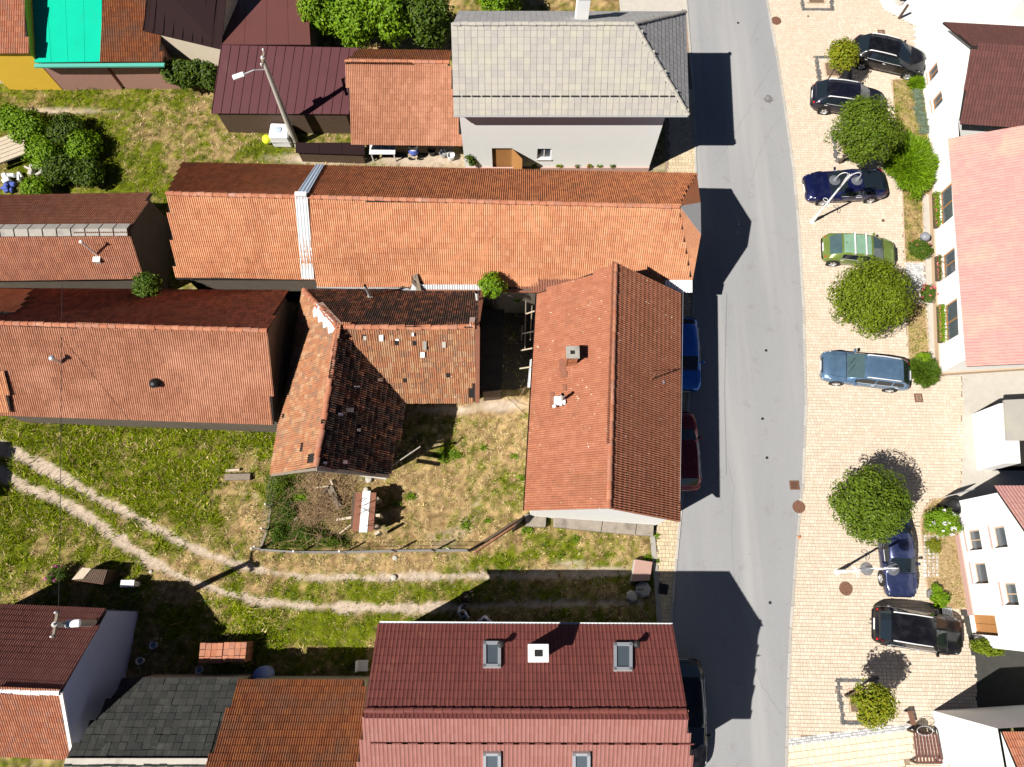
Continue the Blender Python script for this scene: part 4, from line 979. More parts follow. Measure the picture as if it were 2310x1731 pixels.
# whitened sheet patches
hn = (nN+nW).normalized()
a, b_ = CN.lerp(J, .42), CN.lerp(J, .98); d = (b_-a).normalized(); xw = nW.cross(d); xw = xw if xw.x < 0 else -xw; xn = nN.cross(d); xn = xn if xn.y > 0 else -xn
up = UP*.14
pts = [a+up, b_+up]; V = [a+up, b_+up]
for k in range(9): f = k/8; V.append(b_.lerp(a, f)+xw*(.35+.22*(k % 2))+nW*.05)
MB().slab(V, nW, .02).build('sheet_patch', M['zinc_white'], barn)
MB().slab([a+up, b_+up, b_+xn*.26+nN*.06, a+xn*.3+nN*.06][::-1], nN, .02).build('sheet_patch', M['galv'], barn)
for (px, py, w, hh, mm) in ((860, 763, 9, 14, 'white_metal'), (896, 767, 8, 4, 'white_metal'), (953, 801, 10, 12, 'white_metal'), (931, 755, 5, 8, 'white_metal'), (823, 763, 7, 9, 'concrete_light'), (1001, 778, 9, 13, 'concrete_light'), (958, 780, 8, 20, 'concrete')):
    P = [onplane(J, nS, px-w/2, py-hh/2, .06), onplane(J, nS, px+w/2, py-hh/2, .05), onplane(J, nS, px+w/2, py+hh/2, .065), onplane(J, nS, px-w/2, py+hh/2, .06)]
    MB().slab(P[::-1], nS, .012).build('patch', M[mm], barn)
for (px, py, w, hh, mm) in ((769, 935, 11, 6, 'galv_blue'), (810, 970, 7, 7, 'concrete_light'), (734, 1044, 9, 4, 'white_metal'), (779, 1043, 10, 8, 'galv'), (806, 872, 12, 3, 'galv_blue'), (858, 857, 11, 7, 'galv'), (790, 925, 16, 10, 'concrete')):
    P = [onplane(J, nE, px-w/2, py-hh/2, .06), onplane(J, nE, px+w/2, py-hh/2, .05), onplane(J, nE, px+w/2, py+hh/2, .065), onplane(J, nE, px-w/2, py+hh/2, .06)]
    MB().slab(P[::-1], nE, .012).build('patch', M[mm], barn)
MB().slab([onplane(NR, nN, 1060, 716, .08), onplane(NR, nN, 1072, 716, .08), onplane(NR, nN, 1070, 735, .08), onplane(NR, nN, 1058, 735, .08)][::-1], nN, .02).build('patch', M['galv'], barn)
def flue(label, px, py, z, top, r, m, hgt, tilt=(0, 0), group=None):
    p = W(px, py, z); t_ = thing('flue_pipe', label, 'chimney pipe', p)
    q = p+Vector((tilt[0], tilt[1], hgt)); MB().tube([p-UP*.2, q], r, 12, caps=False).build('pipe', m, t_, smooth=True)
    MB().tube([q-UP*.3, q+UP*.001], r*.86, 12, caps=False).build('lining', M['tar'], t_); MB().disc((q.x, q.y, q.z-.1), r*.85, 12).build('mouth', M['tar'], t_)
    MB().box((p.x, p.y, p.z+.02), (r*3.6, r*3.2, .06)).build('collar', M['concrete'], t_, bevel=.01); return t_
flue('thin grey flue pipe on the dark north slope of the barn', 835, 669, 4.1, 0, .07, M['galv'], 1.3)
flue('white flue pipe at the north-east corner of the barn roof', 1078, 682, 4.1, 0, .085, M['white_metal'], 1.2)

# ---- long row house to the north
row, (R0, R1, A0, A1, B0, B1) = saddle('row_house', 'long orange tiled row house crossed by a white fire-wall strip', 'house',
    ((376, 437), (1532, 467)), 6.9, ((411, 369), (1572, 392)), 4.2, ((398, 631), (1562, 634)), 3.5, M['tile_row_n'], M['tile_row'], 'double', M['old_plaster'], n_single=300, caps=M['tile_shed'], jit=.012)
# half hip on the street end
nB = nrm3(R0, R1, B1); nA_ = nrm3(R0, R1, A1)
t1 = W(1580, 458, 6.2); t2 = W(1581, 530, 5.6)
hip = thing
MB().slab([R1+UP*.08, t2+UP*.05, t1+UP*.05], nrm3(R1, t2, t1), .05).build('half_hip', M['eternit_dark'], row)
MB().slab([R1+UP*.06, t1+UP*.03, A1+UP*.02][::1], nrm3(R1, t1, A1), .05).build('roof_verge', M['tile_row_n'], row)
MB().slab([R1+UP*.06, B1+UP*.02, t2+UP*.03], nrm3(R1, t2, B1), .05).build('roof_verge', M['tile_row'], row)
# fire wall strip of white sheet over both slopes
def on(p3, nn, px, py, l=.12): return onplane(p3, nn, px, py, l)
def sp(E0_, E1_, f, g, l=.13): return (R0.lerp(R1, f)).lerp(E0_.lerp(E1_, f), g)+UP*l
q1 = [R0.lerp(R1, .2545)+UP*.15, R0.lerp(R1, .2768)+UP*.15, A0.lerp(A1, .2785)+UP*.13, A0.lerp(A1, .2627)+UP*.13]
sheet_roof(q1, M['galv_blue'], row, pitch=.14, rib=.035, name='corrugated_sheet', wave=True)
q2 = [R0.lerp(R1, .2535)+UP*.15, R0.lerp(R1, .2775)+UP*.15, B0.lerp(B1, .2685)+UP*.14, B0.lerp(B1, .2445)+UP*.14]
sheet_roof(q2, M['zinc_white'], row, pitch=.14, rib=.035, name='corrugated_sheet', wave=True)
q1 = [None, None, q1[1], q1[0]]
board(q1[3]+UP*.1, q1[2]+UP*.1, .2, .12, M['white_metal'], row, 'ridge_cap')
# lower sheet roofs, patched strips above the courtyard
def strip(px, py, m, pitch=.12, name='corrugated_sheet', l=.14, nn=nB, p0=R0):
    sheet_roof([on(p0, nn, px[0], py[0], l), on(p0, nn, px[1], py[0], l), on(p0, nn, px[1], py[1], l), on(p0, nn, px[0], py[1], l)], m, row, pitch=pitch, rib=.04, name=name, wave=True)
ext = thing('lean_to_eave', 'patched strip of corrugated and tiled eave along the courtyard edge', 'lean-to', (W(1000, 640).x, W(1000, 640).y, 0))
row_keep = row; row = ext
Z0, Z1 = 3.62, 3.30
def low(px0, px1, py0, py1, m, pitch=.12, name='corrugated_sheet', z0=None, z1=None):
    a, b_ = z0 or Z0, z1 or Z1
    sheet_roof([W(px0, py0, a), W(px1, py0, a), W(px1, py1, b_), W(px0, py1, b_)], m, ext, pitch=pitch, rib=.04, name=name, wave=True)
rf = Roof(ext, 0); rf.slope([W(713, 628, 3.75), W(930, 628, 3.75), W(928, 646, 3.4), W(716, 646, 3.4)], M['tile_row'], 'double', jit=.02)
rf.slope([W(942, 622, 3.75), W(1215, 622, 3.75), W(1210, 645, 3.4), W(950, 645, 3.4)], M['tile_row'], 'double', jit=.02); rf.finish()
low(945, 1085, 641, 653, M['zinc_white']); low(1085, 1105, 634, 656, M['rust']); low(1152, 1198, 622, 652, M['rust'], .12); low(1198, 1300, 625, 656, M['rust'], .12); low(1145, 1300, 620, 626, M['zinc_white'])
low(1500, 1561, 632, 660, M['zinc_white'], .14, z0=3.7, z1=3.4)
board(W(715, 648, 3.35), W(950, 654, 3.3), .12, .1, M['galv'], ext, 'gutter_board'); board(W(940, 655, 3.3), W(1225, 659, 3.3), .10, .08, M['rust'], ext, 'gutter_board')
for a, b_ in (((933, 622), (942, 655)), ((938, 618), (948, 656)), ((930, 634), (944, 650))): board(W(*a, 3.95), W(*b_, 3.6), .12, .04, M['wood_grey'], ext, 'loose_board')
board(W(922, 652, 3.6), W(941, 636, 3.7), .1, .04, M['wood_dark'], ext, 'loose_board'); MB().add([W(930, 640, 3.9), W(944, 655, 3.5), W(926, 655, 3.5)], [(0, 2, 1)]).build('bent_sheet', M['zinc_white'], ext)
g0 = W(715, 652, 3.3); g1 = W(1225, 662, 3.2); MB().prism([(g0.x, g0.y+.45), (g1.x, g1.y+.45), (g1.x, g1.y+.2), (g0.x, g0.y+.2)], -.05, 3.15).build('wall', M['old_plaster'], ext)
row = row_keep

# ---- row house at the left
left, (R0, R1, A0, A1, B0, B1) = saddle('row_house', 'long tiled house west of the old barn with two small roof vents', 'house',
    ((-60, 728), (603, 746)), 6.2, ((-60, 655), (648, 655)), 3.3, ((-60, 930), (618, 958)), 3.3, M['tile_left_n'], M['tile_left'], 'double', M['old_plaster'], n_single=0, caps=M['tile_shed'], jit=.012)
nL = nrm3(R0, R1, B1); nLn = nrm3(R0, R1, A1)
for q, m, l in (([(-30, 655), (70, 655), (40, 700), (-30, 712)], 'tile_row', .09), ([(-30, 842), (10, 842), (24, 928), (-30, 928)], 'tile_row', .09)):
    nn = nLn if q[0][1] < 700 else nL
    P = [onplane(R0, nn, x_, y_, l) for x_, y_ in q]; rf = Roof(left, 0); rf.slope(P, M[m], 'double'); rf.finish()
def vent(label, px, py, plane, nn, hgt, r, m, cone=True, name='roof_vent', cat='vent'):
    p = onplane(plane, nn, px, py); t_ = thing(name, label, cat, p)
    MB().tube([p-UP*.1, p+UP*hgt], r, 12).build('pipe', m, t_, smooth=False)
    if cone: MB().lathe([(r*2, hgt), (r*1.2, hgt+r*.8), (.005, hgt+r*1.2)], p, 12).build('cowl', m, t_)
    return t_
vent('pale mushroom vent near the west end of the long left roof', 137, 818, R0, nL, .7, .07, M['galv'])
vent('dark square vent on the long left roof nearer the barn', 353, 868, R0, nL, .25, .12, M['black_plastic'])
# small tilted house north of it with a grey ridge band
sm, (R0, R1, A0, A1, B0, B1) = saddle('small_house', 'small tiled house at the left edge with a grey strip along its ridge', 'house',
    ((-60, 522), (291, 520)), 4.8, ((-60, 444), (343, 436)), 3.0, ((-60, 636), (322, 621)), 3.0, M['tile_small'], M['tile_small'], 'double', M['old_plaster'], jit=.012)
nn = nrm3(R0, R1, A1); n2 = nrm3(R0, R1, B1)
for k in range(11):
    a = R0.lerp(R1, k/11+.004); b_ = R0.lerp(R1, (k+1)/11-.004); o = UP*.12; s = Vector((0, .42, -.20)); s2 = Vector((0, -.30, -.12))
    MB().slab([a+s2+o, b_+s2+o, b_+o+UP*.06, a+o+UP*.06], n2, .03).build('ridge_slab', M['concrete'], sm); MB().slab([a+o+UP*.06, b_+o+UP*.06, b_+s+o, a+s+o], nn, .03).build('ridge_slab', M['concrete'], sm)
vent('pale pipe vent with a bent arm on the small left house', 221, 577, R0, n2, 1.5, .045, M['white_metal'])
p = onplane(R0, n2, 224, 590); t_ = thing('roof_vent', 'low pale block vent below the pipe on the small left house', 'vent', p); MB().box(p+UP*.1, (.3, .24, .24)).build('box', M['concrete_light'], t_, bevel=.02); MB().box(p+UP*.25, (.36, .3, .05)).build('lid', M['white_metal'], t_)

# ---- big maroon house at the bottom
big, (R0, R1, A0, A1, B0, B1) = saddle('large_house', 'large house with maroon roof, pink far slope and roof windows at the bottom', 'house',
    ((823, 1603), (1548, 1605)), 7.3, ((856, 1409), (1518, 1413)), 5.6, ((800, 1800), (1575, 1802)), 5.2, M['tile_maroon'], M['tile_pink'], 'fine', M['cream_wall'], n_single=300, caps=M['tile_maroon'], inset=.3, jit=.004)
gutter(A0+Vector((0, .07, -.02)), A1+Vector((0, .07, -.02)), M['zinc_white'], big, .055)
nN_ = nrm3(R0, R1, A1); nS_ = nrm3(R0, R1, B1)
def skylight(label, cx, cy, w, hh, plane, nn, open_=0.):
    P = [onplane(plane, nn, cx+a*w/2, cy+b_*hh/2, .02) for a, b_ in ((-1, -1), (1, -1), (1, 1), (-1, 1))]; c = sum(P, Vector())/4
    t_ = thing('roof_window', label, 'roof window', c); 
    for i in range(4):
        a, b_ = P[i], P[(i+1) % 4]; d = (b_-a).normalized(); inw = (c-a); inw -= d*inw.dot(d); inw.normalize()
        MB().slab([a, b_, b_+inw*.12-d*.0, a+inw*.12], nn, -.14).build('frame', M['galv'], t_)
    MB().slab([p+(c-p)*.12 for p in P], nn, -.09).build('pane', M['pane'], t_)
    a, b_ = P[2], P[3]
    return t_
skylight('left one of the two roof windows on the maroon slope', 1110, 1479, 40, 58, R0, nN_)
skylight('right one of the two roof windows on the maroon slope', 1405, 1484, 42, 62, R0, nN_)
skylight('roof window in the pink slope left of centre at the bottom edge', 1110, 1716, 40, 44, R0, nS_)
skylight('roof window in the pink slope at the bottom edge, the right one', 1311, 1716, 40, 44, R0, nS_)
p = onplane(R0, nN_, 1212, 1468); t_ = thing('white_chimney', 'white chimney between the two roof windows of the maroon roof', 'chimney', p)
MB().box(p+UP*.45, (.62, .5, 1.5)).build('shaft', M['white_wall'], t_); MB().box(p+UP*1.25, (.80, .66, .10)).build('cap', M['white_metal'], t_, bevel=.015); MB().box(p+UP*1.31, (.3, .24, .04)).build('flue', M['tar'], t_)
for k in range(20):
    f = (k+.5)/20; c = R0.lerp(R1, f); d = (B1-R1).normalized(); q = c+d*1.45+nS_*.06
    MB().box(q, (.83, .05, .06)).build('snow_guard', M['tile_maroon'], big)
for x_ in (1130, 1432):
    p = onplane(R0, nN_, x_, 1452)
    t_ = thing('vent_hood', 'dark vent hood behind the %s roof window' % ('left' if x_ < 1200 else 'right'), 'vent', p); MB().tube([p, p+UP*.5], .07, 10).build('pipe', M['iron'], t_); MB().lathe([(.14, .5), (.1, .58), (.01, .62)], p, 10).build('cowl', M['iron'], t_)

# ---- houses in the bottom left corner
bl, (R0, R1, A0, A1, B0, B1) = saddle('corner_house', 'brown roofed house with a gable coloured in bluish shade in the bottom left corner', 'house',
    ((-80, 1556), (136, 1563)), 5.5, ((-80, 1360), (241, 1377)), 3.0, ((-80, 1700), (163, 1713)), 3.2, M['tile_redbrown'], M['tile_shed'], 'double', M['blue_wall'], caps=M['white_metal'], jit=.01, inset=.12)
board(R1+Vector((.05, 0, .02)), B1+Vector((.05, 0, .02)), .14, .08, M['white_metal'], bl, 'barge_board')
def mono(name, label, quad, zs, m, style, wall, cat='shed', base=True, n_single=0, under=None, group=None, deck=M['tar'], jit=.01):
    P = [W(q[0], q[1], z) for q, z in zip(quad, zs)]; c = sum(P, Vector())/4
    t_ = thing(name, label, cat, (c.x, c.y, 0), 0, group)
    if base:
        Q = [p+(Vector((c.x, c.y, p.z))-p)*.06 for p in P]; n = 4
        MB().add([Vector((p.x, p.y, -.05)) for p in Q]+[p-UP*.14 for p in Q], [(i, (i+1) % n, n+(i+1) % n, n+i) for i in range(n)]).build('wall', wall, t_)
    if style == 'seam': sheet_roof(P, m, t_, pitch=.5, rib=.035)
    elif style == 'plain': sheet_roof(P, m, t_, pitch=1.1, rib=.012)
    else:
        rf = Roof(t_, n_single); rf.slope(P, m, style, deck and M['tar'], jit=jit); rf.finish()
    return t_, P
sh, P = mono('slate_shed', 'low outbuilding roofed with dark grey slates near the bottom left', [(150, 1714), (470, 1714), (538, 1531), (282, 1531)], (4.2, 4.2, 2.6, 2.6), M['slate'], 'flat', M['cream_wall'], jit=.03)
board(P[0]+Vector((0, -.1, .05)), P[1]+Vector((0, -.1, .05)), .34, .1, M['concrete_light'], sh, 'coping')
mono('brown_shed', 'outbuilding with a rust brown tiled roof left of the large maroon house', [(455, 1760), (822, 1760), (822, 1535), (540, 1535)], (4.6, 4.6, 2.8, 2.8), M['tile_brown'], 'double', M['cream_wall'])
# ---- top row
mono('plum_shed', 'wide barn with a plum coloured sheet roof behind the utility pole', [(500, 102), (809, 108), (787, 258), (477, 256)], (3.1, 3.1, 1.9, 1.9), M['plum'], 'seam', M['wood_dark'], 'barn')
mono('brown_roof_barn', 'brown sheet roof sloping away at the top edge left of the big hedge', [(500, 100), (700, 100), (690, -70), (515, -70)], (3.12, 3.12, 2.0, 2.0), M['plum_dark'], 'plain', M['wood_dark'], 'barn')
mono('dark_roof_shed', 'shed with a brown roof blackened as in shade at the top edge', [(338, -60), (515, -60), (499, 112), (323, 70)], (4.6, 4.4, 3.0, 3.0), M['dark_brown'], 'seam', M['cream_wall'])
mono('tiled_shed', 'brown tiled shed with a green gutter right of the teal roof', [(235, -60), (342, -60), (368, 139), (229, 139)], (3.6, 3.6, 2.5, 2.5), M['tile_brown'], 'double', M['wood_wall'])
te, P = mono('teal_roof_shed', 'shed with a bright teal sheet roof in the top left', [(58, -60), (230, -60), (228, 139), (78, 141)], (3.6, 3.6, 2.5, 2.5), M['teal'], 'plain', M['wood_wall'])
a, b_ = W(78, 144, 2.42), W(371, 142, 2.42); MB().slab([a, b_, b_+Vector((0, -.22, 0)), a+Vector((0, -.22, 0))][::-1], UP, .1).build('gutter', M['teal_gutter'], te)
a, b_ = W(78, 188), W(382, 186); f, Pf, dd, nn = wall_open((a.x, a.y), (b_.x, b_.y), 0, 2.3, [(1.5, 2.4, .05, 1.9), (3.2, 3.9, .8, 1.7)], M['wood_wall'], te, name='front_wall')
fit_window(Pf, (3.2, 3.9, .8, 1.7), f, M['wood_dark'], M['pane']); MB().add([Pf(1.5, .05, .1), Pf(2.4, .05, .1), Pf(2.4, 1.9, .1), Pf(1.5, 1.9, .1)], [(0, 1, 2, 3)]).build('door', M['wood_dark'], f)
MB().prism([(a.x, a.y-.30), (b_.x, b_.y-.30), (b_.x, b_.y-.02), (a.x, a.y-.02)], -.03, .12).build('base_kerb', M['cream_wall'], te)
for k in range(9): p = Pf(.3+k*.85, 1.15, -.03); MB().box(p, (.07, .05, 2.2)).build('board', M['wood_wall'], te)
yl, P = mono('yellow_house', 'yellow house with an orange tiled roof in the top left corner', [(-70, -60), (44, -60), (66, 120), (-70, 120)], (4.6, 4.6, 3.2, 3.2), M['tile_shed'], 'double', M['yellow_wall'], 'house')
a, b_ = W(-70, 181), W(112, 181); f, Pf, dd, nn = wall_open((a.x, a.y), (b_.x, b_.y), 0, 3.0, [(2.2, 3.1, .9, 2.0)], M['yellow_wall'], yl, name='front_wall'); fit_window(Pf, (2.2, 3.1, .9, 2.0), f, M['white_metal'], M['pane'], M['white_wall'])
MB().prism([(a.x, a.y-.25), (b_.x, b_.y-.25), (b_.x, b_.y-.02), (a.x, a.y-.02)], -.03, .25).build('plinth', M['cream_wall'], yl)
p = W(48, 140, 1.9); t_ = thing('wall_box', 'white box on the yellow wall in the top left corner', 'meter box', (p.x, p.y, 1.5)); MB().box((p.x, p.y, 1.75), (.5, .3, .6)).build('case', M['white_plastic'], t_, bevel=.02); MB().box((p.x, p.y-.16, 1.75), (.42, .02, .5)).build('door', M['white_metal'], t_)
saddle('small_house', 'orange tiled house between the plum barn and the white house', 'house', ((779, 139), (1014, 141)), 3.9, ((806, 112), (1016, 116)), 3.0, ((796, 324), (1043, 329)), 1.9, M['tile_brown'], M['tile_left'], 'double', M['old_plaster'], caps=M['tile_shed'], jit=.012, inset=.8)
# ---- white house with the grey roof
wz, wr = 5.6, 8.2
WR0, WR1 = W(1022, 54, wr), W(1431, 54, wr); NW_, NE_, SE_, SW_ = W(1036, 26, wz), W(1546, 27, wz), W(1553, 260, wz), W(1023, 260, wz)
c = (NW_+SE_)/2; wh = thing('white_house', 'tall white house with a light grey hipped roof at the top', 'house', (c.x, c.y, 0)); rf = Roof(wh, 300)
rf.slope([WR0, WR1, SE_, SW_], M['eternit'], 'flat', jit=.006); rf.slope([WR0, WR1, NE_, NW_], M['eternit_dark'], 'flat'); rf.slope([WR1, NE_, SE_], M['eternit_dark'], 'flat'); rf.finish()
ridge_caps(WR0, WR1, M['eternit'], wh); ridge_caps(WR1, SE_, M['eternit'], wh); ridge_caps(WR1, NE_, M['eternit'], wh)
for k in range(24):
    f = (k+.3)/24; q = SW_.lerp(SE_, f)+(WR0-SW_).normalized()*.85+UP*.06
    if f < .93: MB().box(q, (.40, .04, .08)).build('snow_guard', M['iron'], wh)
i_ = .45; xs0, xs1 = SW_.x+.25, SE_.x-1.0; ys, yn = SE_.y+i_, NE_.y-i_
a, b_ = (xs0, ys), (xs1, ys)
s0 = (1112-1023)/530*(xs1-xs0)
ops = [(1.6, 2.75, .08, 2.15), (4.15, 4.95, 1.1, 2.1)]
f, Pf, dd, nn = wall_open(a, b_, -.05, wz-.12, ops, M['white_wall'], wh, name='front_wall')
fit_window(Pf, ops[1], f, M['white_metal'], M['pane'], M['concrete_light']); MB().add([Pf(1.6, .08, .12), Pf(2.75, .08, .12), Pf(2.75, 2.15, .12), Pf(1.6, 2.15, .12)], [(0, 1, 2, 3)]).build('door', M['wood_orange'], f)
P = [Pf(2.75, .08, .0), Pf(2.75, 2.1, .0)]; q = [P[0]+Vector((.55, -.65, 0)), P[1]+Vector((.55, -.65, 0))]; MB().add([P[0], q[0], q[1], P[1]], [(0, 1, 2, 3)]).build('door_leaf', M['wood_orange'], f)
for (p0, p1, nm) in (((xs1, ys), (xs1, yn), 'side_wall'), ((xs1, yn), (xs0, yn), 'back_wall')): wall_open(p0, p1, -.05, wz-.12, [], M['white_wall'], wh, name=nm)
wall_open((xs0, yn), (xs0, ys), -.05, wz-.12, [], M['white_wall'], wh, name='side_wall', top=[(0, wz-.14), (yn-ys, wz-.14), ((yn-ys)/2, wr-.3)])
MB().slab([SW_+UP*-.1, SE_+UP*-.1, Vector((SE_.x, ys, wz-.1)), Vector((SW_.x, ys, wz-.1))], UP, .03).build('soffit', M['white_metal'], wh)
gutter(SW_+Vector((0, -.06, 0)), SE_+Vector((0, -.06, 0)), M['galv'], wh); MB().prism([(xs0, ys-.08), (xs1, ys-.08), (xs1, ys-.01), (xs0, ys-.01)], -.05, .35).build('plinth', M['plinth_pink'], wh)
p = W(1312, 36, 7.3); t_ = thing('white_chimney', 'white rendered chimney behind the ridge of the grey roof', 'chimney', p); MB().box(p+UP*.5, (.62, .62, 2.0)).build('shaft', M['white_wall'], t_); MB().box(p+UP*1.55, (.8, .8, .12)).build('cap', M['concrete'], t_, bevel=.02)

# ---- right hand houses
def hip_tiles(hs, slopes, m, style, n=0):
    rf = Roof(hs, n)
    for s in slopes: rf.slope(s, m, style)
    rf.finish()
# far right, maroon brown roof
e0, e1, rr = W(2127, 51, 3.3), W(2165, 272, 3.3), W(2192, 104, 5.1); ex = 9
r1h = thing('white_house', 'white house with a brown roof at the upper right edge', 'house', (e1.x+4, e1.y+3, 0))
hip_tiles(r1h, [[rr, rr+Vector((ex, -.6, 0)), e1+Vector((ex, -.9, 0)), e1], [rr, rr+Vector((ex, -.6, 0)), e0+Vector((ex, -.6, 0)), e0]], M['tile_redbrown2'], 'fine')
a = (e0.x+.45, e0.y-.35); b_ = (W(2089, 285).x, e1.y+.35)
a = (b_[0]+.25, a[1])
L = math.hypot(a[0]-b_[0], a[1]-b_[1])
ops = [(.9, 1.7, .7, 1.7), (2.9, 3.7, .7, 1.7)]
f, Pf, dd, nn = wall_open(a, b_, 0, 3.1, ops, M['white_wall'], r1h, name='front_wall', top=[(0, 3.1), (L, 3.1), (L*.42, 4.85)])
for o in ops: fit_window(Pf, o, f, M['wood_orange'], M['pane'], M['plinth'])
wall_open(b_, (b_[0]+ex, b_[1]-.8), 0, 3.1, [], M['white_wall'], r1h, name='side_wall')
# upper corner: white garden building
q = [W(2235, -60), W(2330, -60), W(2330, 60), W(2262, 50)]; t_ = thing('white_outbuilding', 'bright white flat building cut by the top right corner', 'outbuilding', q[0]); MB().prism([(p.x, p.y) for p in q], 0, 2.4).build('wall', M['white_wall'], t_); MB().prism([(p.x-.1, p.y) for p in q], 2.4, 2.5).build('roof', M['white_metal'], t_)
# pink roof
e0, e1 = W(2140, 313, 3.0), W(2181, 827, 3.0); d = (e1-e0).normalized(); x = Vector((-d.y, d.x, 0)); x = x if x.x > 0 else -x
r2h = thing('white_house', 'white house with a pale pink roof and flower boxes on its wall', 'house', (e1.x+3, (e0.y+e1.y)/2, 0))
T0, T1 = e0+x*4.2+UP*2.2, e1+x*4.2+UP*2.2
hip_tiles(r2h, [[e0, e1, T1, T0]], M['tile_pink2'], 'fine'); hip_tiles(r2h, [[T0, T1, e1+x*8.4, e0+x*8.4]], M['tile_pink2'], 'fine')
a = W(2093, 330); b_ = W(2112, 846); a.x = a.x+.0
nL_ = (b_-a).length
def uof(px, py, z=1.0):
    p = W(px, py, z); return (Vector((p.x, p.y, 0))-Vector((a.x, a.y, 0))).dot((b_-a).normalized())
ops = []
for (y0, y1, z0, z1) in ((436, 512, .95, 2.1), (578, 632, .95, 2.1), (690, 772, .95, 2.1)):
    ops.append((uof(2140, y0), uof(2140, y1), z0, z1))
f, Pf, dd, nn = wall_open((a.x, a.y), (b_.x, b_.y), 0, 2.95, ops, M['white_wall'], r2h, name='front_wall')
LB = ['flower box under the northernmost window of the pink roofed house', 'dark flower box with few plants on the white wall', 'long flower box overflowing with greenery on the white wall']
for i, o in enumerate(ops):
    fit_window(Pf, o, f, M['wood_orange'], M['pane'], M['plinth'])
    t_ = thing('flower_box', LB[i], 'flower box', Pf((o[0]+o[1])/2, .7, -.2))
    mb = MB(); L_ = o[1]-o[0]; ctr_ = Pf((o[0]+o[1])/2, .78, -.16); ang = math.atan2(dd.y, dd.x)
    mb.box(ctr_, (L_, .22, .2), ang); mb.build('trough', M['wood_dark'], t_, bevel=.01)
    k = (900, 260, 1500)[i]; u = nrng.rand(k)*L_-L_/2; s = nrng.randn(k)*.09; zz = .9+nrng.rand(k)*.22
    C_ = np.c_[ctr_.x+dd.x*u+nn.x*s, ctr_.y+dd.y*u+nn.y*s, zz]; V, F = leaves_np(C_, nrng.randn(k, 3)+np.array([0, 0, 1.]), np.full(k, .075)); np_mesh('plants', V, F, M['bright'] if i != 1 else M['weed'], t_, 'stuff')
    k = (40, 30, 60)[i]; u = nrng.rand(k)*L_-L_/2; C_ = np.c_[ctr_.x+dd.x*u+nn.x*.14, ctr_.y+dd.y*u+nn.y*.14, 1.0+nrng.rand(k)*.15]; V, F = leaves_np(C_, nrng.randn(k, 3)+np.array([0, 0, 1.]), np.full(k, .06), .9); np_mesh('blossom', V, F, M['pink_flower'], t_, 'stuff')
wall_open((b_.x, b_.y), (b_.x+9, b_.y+.6), 0, 2.95, [], M['white_wall'], r2h, name='side_wall'); wall_open((a.x+9, a.y), (a.x, a.y), 0, 2.95, [], M['white_wall'], r2h, name='side_wall')
nx = Vector((nn.x, nn.y, 0))*.09
MB().prism([(a.x+nx.x, a.y), (b_.x+nx.x, b_.y-.08), (b_.x+9, b_.y+.52), (b_.x+9, b_.y+.595), (b_.x-.003, b_.y-.004), (a.x-.003, a.y)], -.02, .42).build('plinth', M['plinth'], r2h)
# white carport
q = [W(2192, 935), W(2400, 925), W(2400, 1062), W(2204, 1062)]; t_ = thing('carport', 'grey flat-roofed white carport with a dark open side at the right edge', 'carport', q[0]); 
Q = [(p.x, p.y) for p in q]
MB().prism([Q[0], Q[1], (Q[1][0], Q[1][1]-.2), (Q[0][0], Q[0][1]-.2)], 0, 2.2).build('wall', M['white_wall'], t_); MB().prism([Q[0], (Q[0][0]+.9, Q[0][1]), (Q[3][0]+.75, Q[3][1]), Q[3]], 0, 2.18).build('wall', M['white_wall'], t_)
MB().prism([(Q[0][0]+.2, Q[0][1]+.15), (Q[1][0], Q[1][1]+.15), (Q[1][0], Q[2][1]+1.1), (Q[3][0]+.2, Q[3][1]+1.1)], 2.2, 2.34).build('roof', M['eternit'], t_)
MB().prism([(Q[0][0]+.9, Q[0][1]-.2), (Q[1][0], Q[1][1]-.2), Q[2], (Q[3][0]+.75, Q[3][1])], 0, .04).build('floor', M['tar'], t_)  # black floor stands in for the shadow of the open side
# gable house lower right
XW = 22.25; yN, yS, zE, zR_ = 4.45, -2.4, 4.0, 6.15; yM = (yN+yS)/2
r4 = thing('white_house', 'white house with seven openings in its gable and a pink roof at the lower right', 'house', (XW+4, yM, 0))
E0, E1, RR = Vector((XW-.25, yN+.25, zE)), Vector((XW-.25, yS-.25, zE-.1)), Vector((XW-.25, yM, zR_+.25)); X9 = Vector((9, 0, 0))
hip_tiles(r4, [[RR, RR+X9, E0+X9, E0], [RR, RR+X9, E1+X9, E1]], M['tile_pink2'], 'fine')
Lg = yN-yS
ops = [(yN-2.95, yN-2.0, .9, 2.0), (yN-3.02+1.55, yN-2.05+1.55, .9, 2.0), (yN-2.95, yN-2.0, 3.0, 4.0)]
def oy(y0, w, z0, z1): return (yN-y0-w/2, yN-y0+w/2, z0, z1)
ops = [oy(2.5, .95, .85, 1.95), oy(.95, .95, .85, 1.95), oy(-1.4, .9, .1, 1.95), oy(2.5, .95, 2.75, 3.75), oy(0.0, .95, 2.75, 3.75)]
f, Pf, dd, nn = wall_open((XW, yN), (XW, yS), 0, 3.95, ops, M['white_wall'], r4, name='front_wall', top=[(0, 3.95), (Lg, 3.95), (Lg/2, zR_)])
for i, o in enumerate(ops): fit_window(Pf, o, f, M['wood_orange'] if i == 2 else M['plinth'], M['pane'] if i != 2 else M['wood_orange'], None if i == 2 else M['plinth_pink'], name='window' if i != 2 else 'door', depth=.24, leaf=1 if i % 2 else 2)
wall_open((XW+9, yN), (XW, yN), 0, 3.95, [], M['white_wall'], r4, name='side_wall'); wall_open((XW, yS), (XW+9, yS), 0, 3.95, [], M['white_wall'], r4, name='side_wall')
